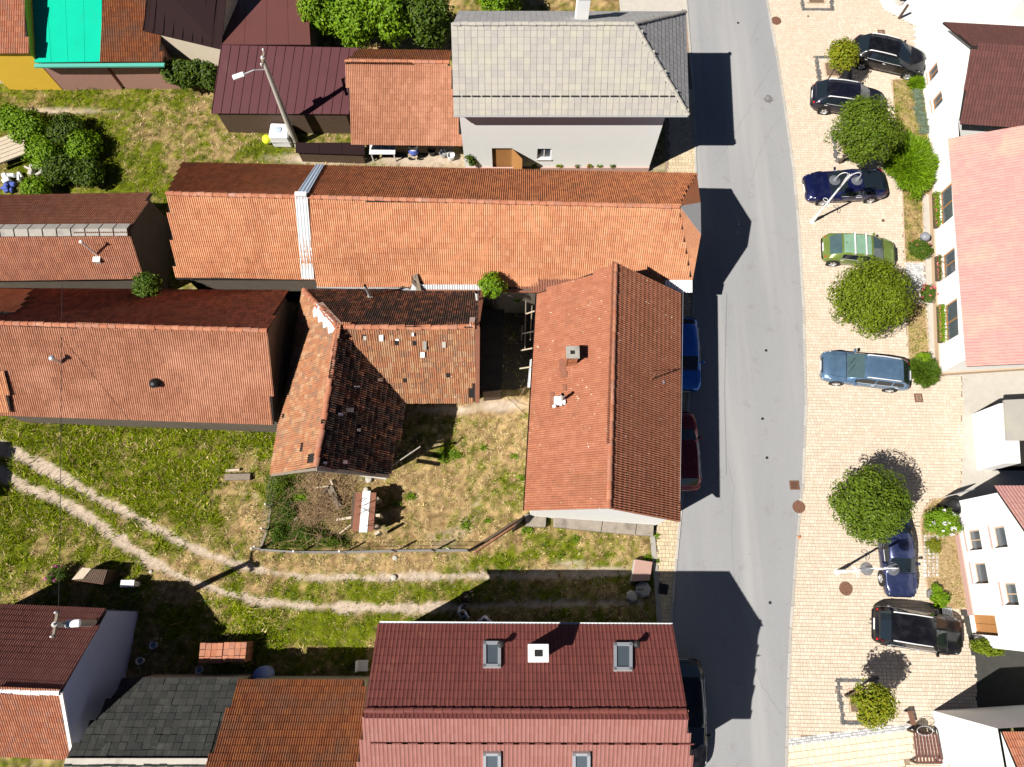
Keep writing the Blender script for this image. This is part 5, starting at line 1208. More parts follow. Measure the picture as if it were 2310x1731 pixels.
MB().prism([(XW-.07, yN+.07), (XW-.003, yN+.07), (XW-.003, -1.0), (XW-.07, -1.0)], -.02, .45).build('plinth', M['plinth_pink'], r4)
# bottom right house
xw, y0, hh = 19.75, -5.25, 4.7
r5 = thing('white_house', 'white flat-fronted house with a tiled roof in the bottom right corner', 'house', (xw+4, y0-4, 0))
f, Pf, dd, nn = wall_open((xw, y0), (xw, y0-8), 0, hh, [(2.2, 3.0, .8, 1.9)], M['white_wall'], r5, name='front_wall'); fit_window(Pf, (2.2, 3.0, .8, 1.9), f, M['wood_orange'], M['pane'], M['plinth'])
wall_open((xw+9, y0+.5), (xw, y0), 0, hh, [], M['white_wall'], r5, name='side_wall')
hip_tiles(r5, [[Vector((xw+.2, y0-.2, hh)), Vector((xw+9, y0-.1, hh)), Vector((xw+9, y0-4, hh+1.8)), Vector((xw+.2, y0-4, hh+1.8))], [Vector((xw+.2, y0-8, hh)), Vector((xw+9, y0-8, hh)), Vector((xw+9, y0-4, hh+1.8)), Vector((xw+.2, y0-4, hh+1.8))]], M['tile_shed'], 'double')
MB().add([Vector((xw+.1, y0-.1, hh)), Vector((xw+.1, y0-8, hh)), Vector((xw+.1, y0-4, hh+1.75))], [(0, 1, 2)]).build('gable', M['white_wall'], r5)

# ================================================================= CARS
def lerp1(x, pts): return float(np.interp(x, [p[0] for p in pts], [p[1] for p in pts]))
def make_car(label, cat, pos, ang, paint, L=4.4, Wd=1.8, H=1.55, hood=1.05, xb=1.0, xr=1.75, xe=3.55, xd=4.15, zc=.98, tail=None, win=None, rails=True, bars=False, roofm=None,
             glass='dark_glass', wheel_r=.33, front_axle=.85, rear_axle=None, rim=5, tow=False, sunroof=False, hatch_gl='dark_glass', name='parked_car', nose=.62):
    """x runs from the front bumper (0) to the rear (L); local frame: nose towards +X, centre at origin"""
    t_ = thing(name, label, cat, (pos.x, pos.y, .03), ang, None)
    H *= .85; zc *= .88; nose *= .90; Wd -= .04
    hw = Wd/2; zr = H; tail = tail or zc; ra = rear_axle or L-.85
    xs = sorted(set([0, .03, .10, .22, .40, .62, .8, xb-.08, xb, (xb+xr)/2, xr, xr+.12, xe-.15, xe, (xe+xd)/2, xd, min(L-.1, xd+.1), L-.22, L-.10, L-.03, L] + list(np.linspace(xr+.2, xe-.25, 7)) + list(np.linspace(xb, xr, 5)) + [q for w in (win or []) for q in w]))
    xs = [x for i, x in enumerate(xs) if i == 0 or x-xs[i-1] > .015]
    plan = [(0, .70), (.03, .78), (.10, .86), (.22, .925), (.40, .965), (.62, .985), (1.1, 1.0), (L-1.2, 1.0), (L-.5, .975), (L-.22, .94), (L-.10, .89), (L-.03, .83), (L, .76)]
    top_h = [(0, nose*.95), (.03, nose+.04), (.12, nose+.13), (.35, nose+.22), (.7, zc-.07), (xb, zc+.02), (xd, tail), (L-.12, tail-.04 if xd < L-.35 else tail*.86), (L-.03, tail*.80), (L, tail*.62)]
    belt = [(0, nose*.9), (.12, nose+.04), (.5, nose+.16), (xb, zc-.06), (xr, zc-.04), (xe, zc+.02), (xd, min(tail-.02, zc+.02)), (L-.12, tail*.82), (L, tail*.58)]
    low = [(0, .26), (.2, .2), (L-.3, .22), (L, .32)]
    roofw = [(xb, .80), (xr, .735), ((xr+xe)/2, .745), (xe, .72), (xd, .74)]
    roofz = [(xr, zr-.05), (xr+.35, zr-.005), ((xr+xe)/2, zr), (xe-.2, zr-.03), (xe, zr-.07)]
    def T(x):
        if x <= xb or x >= xd: return 0.
        if x < xr: return (x-xb)/(xr-xb)
        if x > xe: return (xd-x)/(xd-xe)
        return 1.
    rows = []
    for x in xs:
        w = hw*lerp1(x, plan); zb = lerp1(x, belt); zt = lerp1(x, top_h); z0 = lerp1(x, low); t = T(x); wr = hw*lerp1(x, roofw); zz = lerp1(min(max(x, xr), xe), roofz)
        A = [(w*.90, max(zb, zt-.06)), (w*.82, zt-.02), (w*.70, zt-.002), (w*.36, zt+.022), (0, zt+.03)]
        B = [(w*.945, zb+.03), (wr+.055, zz-.11), (wr, zz-.03), (wr*.52, zz-.003), (0, zz+.006)]
        mid = [(A[i][0]*(1-t)+B[i][0]*t, A[i][1]*(1-t)+B[i][1]*t) for i in range(5)]
        rows.append([(w*.80, z0), (w*.955, z0+.05), (w*1.0, z0+.22), (w*1.0, (zb+z0)/2+.1), (w*.985, zb-.07), (w*.955, zb)]+mid)
    K = len(rows[0]); cx = L/2
    V = [(cx-x, sgn*y, z) for sgn in (1, -1) for x, r in zip(xs, rows) for (y, z) in r]; N = len(xs)*K
    body = []; ws = []; rw = []; sw_ = {1: [], -1: []}
    wins = win or [(xb+.38, xr+.75), (xr+.83, xe-.1)]
    for si, sgn in ((0, 1), (1, -1)):
        for i in range(len(xs)-1):
            xm = (xs[i]+xs[i+1])/2
            for j in range(K-1):
                a = si*N+i*K+j; q = (a, a+1, a+K+1, a+K)
                if sgn > 0: q = q[::-1]
                if j >= 8 and xb < xm < xr: ws.append(q)
                elif j >= 8 and xe < xm < xd and (xd-xe) > .12: rw.append(q)
                elif j == 6 and any(w0 < xm < w1 for w0, w1 in wins): sw_[sgn].append((q, [k for k, (w0, w1) in enumerate(wins) if w0 < xm < w1][0]))
                else: body.append(q)
    def part(nm, faces, m, smooth=True, both=True):
        me = bpy.data.meshes.new(nm); used = sorted({v for f in faces for v in f}); mp = {v: i for i, v in enumerate(used)}
        me.from_pydata([V[v] for v in used], [], [tuple(mp[v] for v in f) for f in faces])
        bm = bmesh.new(); bm.from_mesh(me); bmesh.ops.remove_doubles(bm, verts=bm.verts, dist=.0015); bmesh.ops.recalc_face_normals(bm, faces=bm.faces); 
        bmesh.ops.dissolve_degenerate(bm, edges=bm.edges, dist=.001)
        up_ = sum(f.normal.z*f.calc_area() for f in bm.faces)
        if nm in ('windshield', 'rear_window') and up_ < 0: bmesh.ops.reverse_faces(bm, faces=bm.faces)
        bm.to_mesh(me); bm.free()
        me.polygons.foreach_set('use_smooth', [smooth]*len(me.polygons)); me.materials.append(m)
        return link(nm, me, t_)
    # end caps
    capf = [tuple(si*N+j for j in range(K)) for si in (0, 1)]+[tuple(si*N+(len(xs)-1)*K+j for j in range(K)) for si in (0, 1)]
    b_ = part('body', body+capf, paint)
    part('windshield', ws, M[glass])
    if rw: part('rear_window', rw, M[hatch_gl])
    for sgn in (1, -1):
        for k in range(len(wins)):
            fs = [q for q, kk in sw_[sgn] if kk == k]
            if fs: part('side_window', fs, M['dark_glass'])
    P = lambda x, y, z: (cx-x, y, z)
    # roof overlay in another tint
    # wheels
    for ax in (front_axle, ra):
        for sgn in (1, -1):
            w = MB(); r_ = wheel_r; y0 = sgn*(hw+.012)
            prof = [(r_*.62, 0), (r_*.9, 0), (r_, -.03*sgn), (r_, -.19*sgn), (r_*.8, -.21*sgn)]
            w.lathe(prof, P(ax, y0, r_-.03), 22, 'Y'); ty = w.build('wheel', M['rubber'], t_, smooth=False, local=True)
            rm = MB(); rm.lathe([(r_*.64, -.004*sgn), (r_*.60, -.03*sgn), (r_*.56, -.05*sgn)], P(ax, y0, r_-.03), 22, 'Y')
            for k in range(rim):
                q = 2*PI*k/rim; c_, s_ = math.cos(q), math.sin(q); rr = r_*.60; hx, hz = -s_*.05, c_*.05; o = P(ax, y0-.012*sgn, r_-.03)
                rm.add([(o[0]+c_*.04+hx, o[1], o[2]+s_*.04+hz), (o[0]+c_*.04-hx, o[1], o[2]+s_*.04-hz), (o[0]+c_*rr-hx*.8, o[1], o[2]+s_*rr-hz*.8), (o[0]+c_*rr+hx*.8, o[1], o[2]+s_*rr+hz*.8)], [(0, 1, 2, 3)])
            rm.disc((0, 0, 0), .001, 3)
            rm.build('rim', M['alloy'], ty, local=True)
            bk = MB(); bk.lathe([(r_*.6, 0), (.01, 0)], P(ax, y0-.06*sgn, r_-.03), 20, 'Y'); bk.build('brake_disc', M['iron'], ty, local=True)
            ar = MB(); ar.lathe([(r_+.055, -.006*sgn), (r_-.01, -.006*sgn), (r_-.02, -.05*sgn)], P(ax, y0, r_-.01), 22, 'Y'); ar.v = [p for p in ar.v]
            ar.build('wheel_arch', M['black_plastic'], t_, local=True)
    def pt(x, j, sgn, out=.0, up=0.):
        i = min(range(len(xs)), key=lambda k: abs(xs[k]-x)); y, z = rows[i][j]; return Vector(P(x, sgn*(y+out), z+up))
    for sgn in (1, -1):
        m_ = MB(); c_ = pt(xb+.42, 5, sgn, .10, .07); m_.box(c_, (.12, .20, .13), 0); mi = m_.build('mirror', paint, t_, local=True, bevel=.03)
        MB().tube([pt(xb+.40, 5, sgn, -.02, .03), c_], .022, 6).build('stalk', M['black_plastic'], mi, local=True)
        hl = MB(); a = [pt(.06, 8, sgn, .0, .012), pt(.12, 6, sgn, .03, .012), pt(.42, 6, sgn, .02, .015), pt(.30, 8, sgn, -.0, .02)]
        hl.add(a+[v-UP*.10 for v in a], [(0, 1, 2, 3), (0, 4, 5, 1), (1, 5, 6, 2), (2, 6, 7, 3), (3, 7, 4, 0)]); hl.build('headlight', M['clear_lens'], t_, local=True)
        tl = MB(); a = [pt(L-.34, 6, sgn, .02, .0), pt(L-.06, 6, sgn, .03, .02), pt(L-.05, 7, sgn, .0, .03), pt(L-.18, 7, sgn, .0, .02)]
        tl.add(a+[v-UP*.22 for v in a], [(0, 1, 2, 3), (0, 4, 5, 1), (1, 5, 6, 2), (2, 6, 7, 3), (3, 7, 4, 0)]); tl.build('taillight', M['red_lens'], t_, local=True)
        if rails: MB().tube([pt(xr+.15, 8, sgn, -.02, .0), pt(xr+.22, 8, sgn, -.02, .05), pt((xr+xe)/2, 8, sgn, -.02, .055), pt(xe-.2, 8, sgn, -.02, .05), pt(xe-.1, 8, sgn, -.02, .0)], .030, 7).build('roof_rail', M['chrome'], t_, smooth=True, local=True)
        MB().tube([pt(x, 6, sgn, .004, .0) for x in (xb+.4, xr+.2, (xr+xe)/2, xe-.15)], .009, 5).build('window_trim', M['chrome'], t_, local=True)
        for k, dx in enumerate((xr+.62, xe-.15 if len(wins) > 1 else None)):
            if dx: MB().box(pt(dx, 4, sgn, .015, .0), (.17, .03, .03)).build('door_handle', M['chrome'], t_, bevel=.008, local=True)
        for dx in (xb+.28, xr+.79, xe-.02):
            if dx < L-.6: MB().tube([pt(dx, j, sgn, .002) for j in (1, 2, 3, 4, 5)], .006, 4).build('door_seam', M['black_plastic'], t_, local=True)
    MB().tube([pt(xb-.04, 9-k, 1, 0, .006) for k in (3, 2, 1)]+[pt(xb-.04, 10, 1, 0, .006)]+[pt(xb-.04, 9-k, -1, 0, .006) for k in (1, 2, 3)], .022, 5).build('cowl', M['black_plastic'], t_, local=True)
    for sgn in (1, -1): MB().tube([pt(.36, 8, sgn, -.05, .004), pt(.7, 8, sgn, .0, .004), pt(xb-.1, 8, sgn, .03, .004)], .007, 4).build('bonnet_seam', M['black_plastic'], t_, local=True)
    for y in (.02, .38): MB().tube([pt(xb+.05, 10, 1, y, .02), pt(xb+.28, 10, 1, y-.42, .18)], .008, 4).build('wiper', M['black_plastic'], t_, local=True)
    MB().box(P(-.012, 0, .42), (.02, .52, .11)).build('number_plate', M['plate'], t_, local=True); MB().box(P(L+.012, 0, .62), (.02, .52, .11)).build('number_plate', M['plate'], t_, local=True)
    MB().box(P(.0, 0, .58), (.03, Wd*.5, .13)).build('grille', M['iron'], t_, bevel=.01, local=True)
    MB().box(P(L-.04, 0, .44), (.16, Wd*.74, .10)).build('rear_bumper', paint if not bars else M['black_plastic'], t_, bevel=.03, local=True)
    MB().tube([pt(xe-.2, 10, 1, 0, .0), pt(xe-.2, 10, 1, 0, .06)], .018, 6).build('aerial', M['black_plastic'], t_, local=True)
    if bars:
        for x in (xr+.45, xr+1.05):
            a, c_ = pt(x, 8, 1, .05, .02), pt(x, 8, -1, .05, .02); MB().box((a+c_)/2+UP*.09, (.08, (a-c_).length, .035)).build('roof_bar', M['chrome'], t_, bevel=.01, local=True)
            for e in (a, c_): MB().box(e+UP*.03, (.1, .05, .13)).build('bar_foot', M['galv'], t_, bevel=.01, local=True)
    if roofm or sunroof:
        m3 = roofm or M['dark_glass']; ii = [i for i, x in enumerate(xs) if xr+.05 <= x <= xe-.1]; pts = []
        vs = []; 
        for i in ii:
            for sgn, j in ((1, 8), (1, 9), (1, 10), (-1, 9), (-1, 8)):
                y, z = rows[i][j]; f = .93 if j == 8 else 1; vs.append(P(xs[i], sgn*y*f, z+.004))
        fs = [(r*5+k, r*5+k+1, (r+1)*5+k+1, (r+1)*5+k) for r in range(len(ii)-1) for k in range(4)]
        MB().add(vs, fs).build('roof_panel', m3, t_, smooth=True, local=True)
    if tow: MB().tube([P(L, 0, .4), P(L+.18, 0, .4), P(L+.18, 0, .5)], .025, 6).build('tow_hook', M['iron'], t_, local=True)
    MB().box((0, 0, .30), (L*.90, Wd*.80, .16)).build('underbody', M['black_plastic'], t_, local=True)
    return t_
def carpos(pf, pr, side, Wd):
    """centre and heading from the ground contact points of the front and rear wheel seen in the picture"""
    a, b_ = W(*pf), W(*pr); d = (a-b_).normalized(); n = Vector((-d.y, d.x, 0)); c = (a+b_)/2+n*side*Wd/2
    return c, math.atan2(d.y, d.x)
blk = car_paint('paint_black', (.008,.008,.011)); blu_blk = car_paint('paint_blue_black', (.008,.009,.022))
c, an = carpos((2034, 180), (1944, 160), 1, 1.82)
make_car('black car with chrome roof rails partly under the small yellowish tree', 'car', c, an, blk, L=4.45, Wd=1.86, H=1.64, xb=1.1, xr=1.9, xe=3.75, xd=4.2, zc=1.05, win=[(1.5, 2.55), (2.63, 3.45)])
c, an = carpos((1952, 273), (1853, 260), 1, 1.74)
make_car('dark car with a red rear lamp half hidden by the round tree next to it', 'car', c, an, blu_blk, L=4.3, Wd=1.78, H=1.60, xb=1.05, xr=1.75, xe=3.7, xd=4.15, zc=1.0, win=[(1.4, 2.4), (2.48, 3.2), (3.26, 3.8)])
c, an = carpos((1847, 465), (1956, 460), -1, 1.82)
make_car('dark blue hatchback coupe below the double lamp post, front to the road', 'car', c, an, car_paint('paint_blue', (.008,.012,.075), .5), L=4.55, Wd=1.86, H=1.40, xb=1.35, xr=2.15, xe=3.1, xd=4.2, zc=.90, tail=.98, rails=False, win=[(1.75, 2.85), (2.92, 3.85)], nose=.58, rear_axle=3.70, front_axle=.92)
c, an = carpos((1973, 611), (1882, 603), 1, 1.68)
make_car('lime green car with a pale roof and two roof bars', 'car', c, an, car_paint('paint_lime', (.15,.21,.045), .25), L=3.98, Wd=1.70, H=1.54, xb=.85, xr=1.5, xe=3.2, xd=3.72, zc=.98, rails=False, bars=True, roofm=car_paint('pale_green_roof', (.20,.34,.24), .1), win=[(1.25, 2.2), (2.28, 3.1)], hatch_gl='clear_glass', glass='clear_glass', rear_axle=3.35, front_axle=.75)
c, an = carpos((1890, 872), (1992, 885), -1, 1.76)
make_car('steel blue estate car parked alone, front towards the road', 'car', c, an, car_paint('paint_steel', (.13,.23,.37), .55, .3), L=4.58, Wd=1.78, H=1.48, xb=1.2, xr=1.95, xe=3.95, xd=4.4, zc=.93, win=[(1.6, 2.6), (2.68, 3.45), (3.52, 4.1)], glass='clear_glass', nose=.6, rear_axle=3.65)
a = W(1981, 1322); c = Vector((a.x+.84, a.y+1.62, 0))
make_car('navy saloon parked lengthwise under the tree by the second lamp post', 'car', c, R(-91.5), car_paint('paint_navy', (.025,.035,.10), .4), L=4.30, Wd=1.60, H=1.42, xb=1.15, xr=1.8, xe=3.0, xd=3.55, zc=.92, rails=False, win=[(1.5, 2.4), (2.48, 3.05)])
c, an = W(2055, 1421), R(-8.5)
make_car('large black car with roof rails and glass roof at the bottom of the car park', 'car', c, an, blk, L=4.15, Wd=1.86, H=1.70, xb=.95, xr=1.65, xe=3.72, xd=4.02, zc=1.05, win=[(1.4, 2.4), (2.48, 3.3), (3.36, 3.74)], tow=True, roofm=blk, rear_axle=3.32)
c = W(1540, 806); c.x = W(1572, 806).x-.87
make_car('bright blue car half under the eave of the street house', 'car', c, R(-90.5), car_paint('paint_bright_blue', (.02,.16,.60), .3), L=4.1, Wd=1.74, H=1.50, xb=1.05, xr=1.7, xe=3.5, xd=3.9, zc=.95, rails=False)
c.y = W(1540, 1022).y; c.x = W(1570, 1022).x-.86
make_car('dark red car half under the eave of the street house', 'car', c, R(90), car_paint('paint_dark_red', (.22,.008,.015), .3), L=4.05, Wd=1.72, H=1.55, xb=1.0, xr=1.6, xe=3.55, xd=3.85, zc=1.0)
c = Vector((W(1583, 1600).x-.92, W(1583, 1606).y, 0))
make_car('black car in the shade beside the large maroon house', 'car', c, R(-91), blk, L=4.7, Wd=1.86, H=1.62, xb=1.1, xr=1.9, xe=4.0, xd=4.45, zc=1.0)

# ================================================================= TREES, SHRUBS
tree('round_tree', 'round clipped tree between the second dark car and the dark blue coupe', 'tree', 1948, 296, 3.0, 1.98, M['tree_deep'], 15000, .13, seed=3)
tree('round_tree', 'largest round tree, covering the nose of the lime green car', 'tree', 1968, 672, 3.1, 2.05, M['tree_olive'], 17000, .13, seed=8)
tree('round_tree', 'round tree above the navy saloon', 'tree', 1965, 1137, 3.0, 1.85, M['tree_deep'], 14000, .13, seed=12)
tree('small_tree', 'small yellowish tree at the tail of the black car at the top', 'tree', 1902, 124, 2.6, .98, M['tree_yellow'], 3600, .14, seed=15, trunk_r=.05, clumps=30, cr=.42)
tree('small_tree', 'small yellow green tree in the dark bordered square at the bottom', 'tree', 1972, 1588, 2.8, 1.0, M['tree_yellow'], 4000, .13, seed=19, trunk_r=.06, clumps=34, cr=.38)
def spiky(name, label, cat, px, py, zc, rx, ry, rz, mt, n, size, seed, zbase=0):
    c = W(px, py, zc); t_ = thing(name, label, cat, (c.x, c.y, zbase)); rg = np.random.RandomState(seed)
    D = rg.randn(n, 3); D /= np.linalg.norm(D, axis=1, keepdims=True); D[:, 2] = np.abs(D[:, 2])*.9-.15
    lump = 1+.18*np.sin(D[:, 0]*7+1)*np.cos(D[:, 1]*6)
    Rr = rg.rand(n, 1)**.35*lump[:, None]; P = np.array(c)+D*Rr*np.array([rx, ry, rz])
    out = D+rg.randn(n, 3)*.35; out /= np.linalg.norm(out, axis=1, keepdims=True)
    L = size*(.6+.9*rg.rand(n, 1)); sd = np.cross(out, rg.randn(n, 3)); sd /= np.linalg.norm(sd, axis=1, keepdims=True); w = .022+.02*rg.rand(n, 1)
    V = np.stack([P-sd*w, P+sd*w, P+out*L], 1).reshape(-1, 3); V[:, 2] = np.maximum(V[:, 2], zbase+.02)
    np_mesh('foliage', V, np.arange(3*n).reshape(n, 3), mt, t_)
    MB().tube([(c.x, c.y, zbase-.05), c], [.06, .03], 7).build('stem', M['bark'], t_); return t_
spiky('conifer_shrub', 'spreading bright green conifer shrub at the tail of the dark blue coupe', 'shrub', 2053, 370, .8, 1.35, 1.85, .9, M['bright'], 11000, .26, 4)
spiky('conifer_shrub', 'low juniper-like shrub by the corner of the pink roofed house', 'shrub', 2082, 838, .45, .72, .72, .5, M['weed'], 4500, .22, 5)
spiky('ornamental_grass', 'tuft of light green ornamental grass at the top of the lawn bed', 'plant', 2067, 190, .25, .34, .28, .3, M['bright'], 900, .30, 6, .06)
bush('shrub', 'yellow green twig shrub behind the juniper at the house corner', 'shrub', 2083, 806, .75, .42, .3, .3, M['bright'], 900, .10, 7)
bush('flowering_shrub', 'green shrub dotted with white flowers beside the lower white house', 'shrub', 2128, 1178, .95, .95, .72, .7, M['bright'], 6000, .10, 9, flowers=(M['white_flower'], 30))
bush('rose_bush', 'rose bush with pink blossoms around the grey garden globe', 'rose bush', 2073, 562, .55, .75, .62, .45, M['weed'], 2600, .10, 10, flowers=(M['pink_flower'], 7))
bush('rose_bush', 'rose bush with small red blossoms on the edge of the largest tree shadow', 'rose bush', 2093, 663, .55, .42, .62, .4, M['weed'], 1500, .09, 11, flowers=(M['pink_flower'], 16))
ORD = ['northernmost', 'second', 'third', 'fourth', 'fifth', 'sixth', 'seventh', 'southernmost']
for i in range(8): bush('catmint_clump', ORD[i]+' grey-green cushion plant in the row along the upper white wall', 'plant', 2068+i*2.4+rnd.uniform(-2, 2), 208+i*12.5, .2, .40, .26, .2, M['greygreen'], 900, .06, 40+i, group='grey-green cushion plants along the wall', zbase=.06, aspect=.35)
for x, y, r_, l in ((2128, 1395, .5, 0), (2110, 1355, .35, 0), (2117, 1330, .30, 0)): pass
bush('shrub', 'bright green leafy plant at the bottom tip of the dry bed', 'plant', 2122, 1352, .3, .50, .42, .28, M['bright'], 1300, .13, 51, zbase=.07)
bush('shrub', 'small bright plant in the dry bed just above its bottom tip', 'plant', 2112, 1330, .3, .30, .30, .2, M['bright'], 500, .11, 52, zbase=.07)
bush('shrub', 'sparse yellow green plant in the upper part of the dry bed', 'plant', 2106, 1232, .25, .45, .40, .18, M['tree_yellow'], 700, .09, 53, zbase=.07)
tree('hedge_tree', 'leafy tree in the clump at the top, its left end', 'tree', 730, 20, 2.6, 1.5, M['bright'], 5200, .2, seed=61, group='leafy trees behind the plum barn', squash=1, clumps=50, cr=.34)
tree('hedge_tree', 'leafy tree in the clump at the top, second from its left end', 'tree', 808, 44, 2.8, 1.6, M['bright'], 5600, .2, seed=62, group='leafy trees behind the plum barn', squash=1, clumps=50, cr=.34)
tree('hedge_tree', 'leafy tree in the middle of the clump at the top', 'tree', 875, 36, 2.8, 1.7, M['bright'], 5600, .2, seed=63, group='leafy trees behind the plum barn', squash=1, clumps=50, cr=.34)
tree('hedge_tree', 'leafy tree at the right end of the clump, touching the white house', 'tree', 965, 40, 2.6, 1.6, M['hedge'], 6000, .2, seed=64, group='leafy trees behind the plum barn', squash=1, clumps=50, cr=.34)
tree('hedge_tree', 'leafy tree cut by the top edge above the grey roof', 'tree', 1130, -10, 2.0, 1.3, M['bright'], 4000, .2, seed=65, squash=1, clumps=40, cr=.34)
for i, (x, y) in enumerate(((392, 165), (420, 172), (450, 168), (476, 176))):
    tree('hedge_tree', ['westernmost', 'second from the west', 'third from the west', 'easternmost'][i]+' dark hedge bush between the tiled shed and the plum barn', 'shrub', x, y, 1.3, .72, M['hedge'], 2200, .17, seed=70+i, group='dark hedge bushes', squash=1.4, trunk_r=.05, clumps=26, cr=.4)
GD = [(60, 285, .9, 'bright', 'bushy green plant above the pale board in the left garden'), (150, 290, .9, 'hedge', 'dark bush at the top of the left garden patch'), (185, 330, .8, 'bright', 'bright bush at the right side of the left garden patch'), (95, 345, .8, 'bright', 'light green bush right of the pale board in the left garden'),
      (140, 380, .8, 'hedge', 'dark green bush in the middle of the left garden patch'), (80, 430, .7, 'bright', 'bright bush below the white heap in the left garden'), (195, 390, .75, 'hedge', 'bush casting a deep shadow beside the small left house'), (20, 265, .7, 'bright', 'bush at the left edge below the stone path')]
for i, (x, y, r_, mm, lb) in enumerate(GD): tree('garden_bush', lb, 'shrub', x, y, .8, r_*1.35, M[mm], 3200, .16, seed=80+i, squash=.55, trunk_r=.04, clumps=22, cr=.45)
tree('small_tree', 'small green tree squeezed between the two left houses', 'tree', 332, 646, 3.9, .75, M['weed'], 2600, .15, seed=90, trunk_r=.05, clumps=26, cr=.4)
tree('sapling', 'bright green sapling growing up beside the courtyard eave', 'tree', 1110, 645, 4.2, .72, M['bright'], 2600, .13, seed=91, squash=.7, trunk_r=.04, clumps=16, cr=.42)
tree('sapling', 'thin sprig below the sapling in the dark courtyard', 'plant', 1167, 677, 1.8, .22, M['bright'], 260, .10, seed=92, trunk_r=.015, clumps=6, cr=.5)
nW_ = 90000; wx, wy = nrng.uniform(-31, 6, nW_), nrng.uniform(-3, 31, nW_); qx, qy = world2px(wx, wy)
ok = (qx > -20) & (qx < 1460) & (qy > 180) & (qy < 1470)
for h_ in HOLES: ok &= ~in_poly(qx, qy, h_)
wx, wy, qx, qy = wx[ok], wy[ok], qx[ok], qy[ok]; g, d = yard_masks(qx, qy, wx, wy)
dn_ = fbm(wx*1.1, wy*1.1, 91, 4)*.6+fbm(wx*4, wy*4, 95, 2)*.4
pr = np.clip((dn_-.50)*6, 0, 1)*np.clip(g*1.6-.55, 0, 1)*(1-d)**3
rub = np.exp(-(((qx-640)/60)**2+((qy-1150)/90)**2))+np.exp(-(((qx-700)/90)**2+((qy-1215)/22)**2))+np.exp(-(((qx-575)/35)**2+((qy-985)/40)**2)); pr = np.clip(pr+rub*.8, 0, 1)
ok = nrng.rand(len(wx)) < pr; wx, wy, pr, rub = wx[ok], wy[ok], pr[ok], rub[ok]; n = len(wx)
P = np.c_[wx, wy, .02+nrng.rand(n)*(.06+.22*pr+.25*np.clip(rub, 0, 1))]; Nn = nrng.randn(n, 3)*.7+np.array([0, 0, 1.])
V, F = leaves_np(P, Nn, nrng.uniform(.06, .15, n), .42); np_mesh('weeds', V, F, M['weed'], None, 'stuff')
for i, (x, y, r_) in enumerate([(1000, 1032, .3), (1012, 1022, .28), (1030, 1028, .2), (925, 1120, .2), (1050, 1185, .25), (895, 1135, .18), (1100, 1175, .15), (1180, 1080, .2), (1160, 1030, .15), (1090, 1010, .15), (1300, 1215, .2), (1190, 1195, .2), (1480, 1208, .12), (1460, 1260, .15), (1483, 1265, .12)]):
    c = W(x, y, .05); k_ = int(500*r_); P = np.c_[nrng.randn(k_, 2)*r_*.55*np.array([1.3, .8]), nrng.rand(k_)*.10+.02]+np.array([c.x, c.y, 0]); Nn = nrng.randn(k_, 3)*.8+np.array([0, 0, 1.])
    V, F = leaves_np(P, Nn, nrng.uniform(.07, .17, k_), .38); np_mesh('weed_tuft', V, F, M['bright'], None, 'stuff')
# tall narrow hedge in the shade at the lower right
bush('clipped_hedge', 'olive hedge in the dark yard between the two lower white houses', 'hedge', 2228, 1462, .9, .8, .45, .6, M['tree_olive'], 2600, .12, 300)

# ================================================================= STREET THINGS
def lamp_post(label, px, py, top, heads, arm_r=.5):
    b_ = W(px, py); t_ = thing('lamp_post', label, 'street lamp', b_); H_ = 4.75
    MB().tube([b_, b_+UP*.9, b_+UP*.95, b_+UP*H_], [.095, .085, .06, .045], 12).build('post', M['white_metal'], t_, smooth=False)
    MB().lathe([(.16, 0), (.16, .05), (.10, .10)], b_, 14).build('base_plate', M['white_metal'], t_)
    for k, z in enumerate((2.2,)):
        for q in range(3):
            a = 2*PI*q/3+.4; c = b_+Vector((math.cos(a)*.18, math.sin(a)*.18, z)); d = Vector((math.cos(a), math.sin(a), 0))
            MB().tube([c+(d*math.cos(s*2*PI/12)+UP*math.sin(s*2*PI/12))*.13 for s in range(13)], .014, 5, caps=False).build('scroll', M['white_metal'], t_)
    for sg in (1, -1):
        arm = [b_+Vector((sg*.05, 0, H_-1.0)), b_+Vector((sg*.09, 0, H_-.3))]
        for k in range(9):
            q = PI*k/8; arm.append(b_+Vector((sg*(.33-.24*math.cos(q)), 0, H_-.1+.32*math.sin(q))))
        e = arm[-1]; arm.append(e-UP*.12)
        MB().tube(arm, .019, 7).build('arm', M['white_metal'], t_, smooth=True)
        MB().tube([b_+Vector((sg*.045, .03, H_-1.0)), b_+Vector((sg*.07, .03, H_+.1))], .012, 6).build('arm_rod', M['white_metal'], t_)
        z = e.z-.12; hd = MB().lathe([(.05, .02), (.075, -.05), (.10, -.16), (.11, -.2)], (e.x, e.y, z), 14).build('lamp_head', M['grey_plastic'], t_)
        MB().disc((e.x, e.y, z+.02), .05, 14).build('head_top', M['grey_plastic'], t_)
        MB().lathe([(.10, -.19), (.28, -.235), (.29, -.25), (.28, -.25), (.09, -.205)], (e.x, e.y, z), 24).build('saucer_shade', GLS, t_, smooth=False)
        MB().lathe([(.09, -.2), (.08, -.33), (.01, -.37)], (e.x, e.y, z), 12).build('bulb_glass', M['clear_lens'], t_)
m, t, b = nodes_of('clear_acrylic'); b.inputs['Base Color'].default_value = (.16, .17, .19, 1); b.inputs['Alpha'].default_value = .62; b.inputs['Roughness'].default_value = .15; GLS = m
lamp_post('white double lamp post leaning over the dark blue coupe in view', 1832, 501, None, None)
lamp_post('white double lamp post beside the navy saloon', 1888, 1290, None, None)
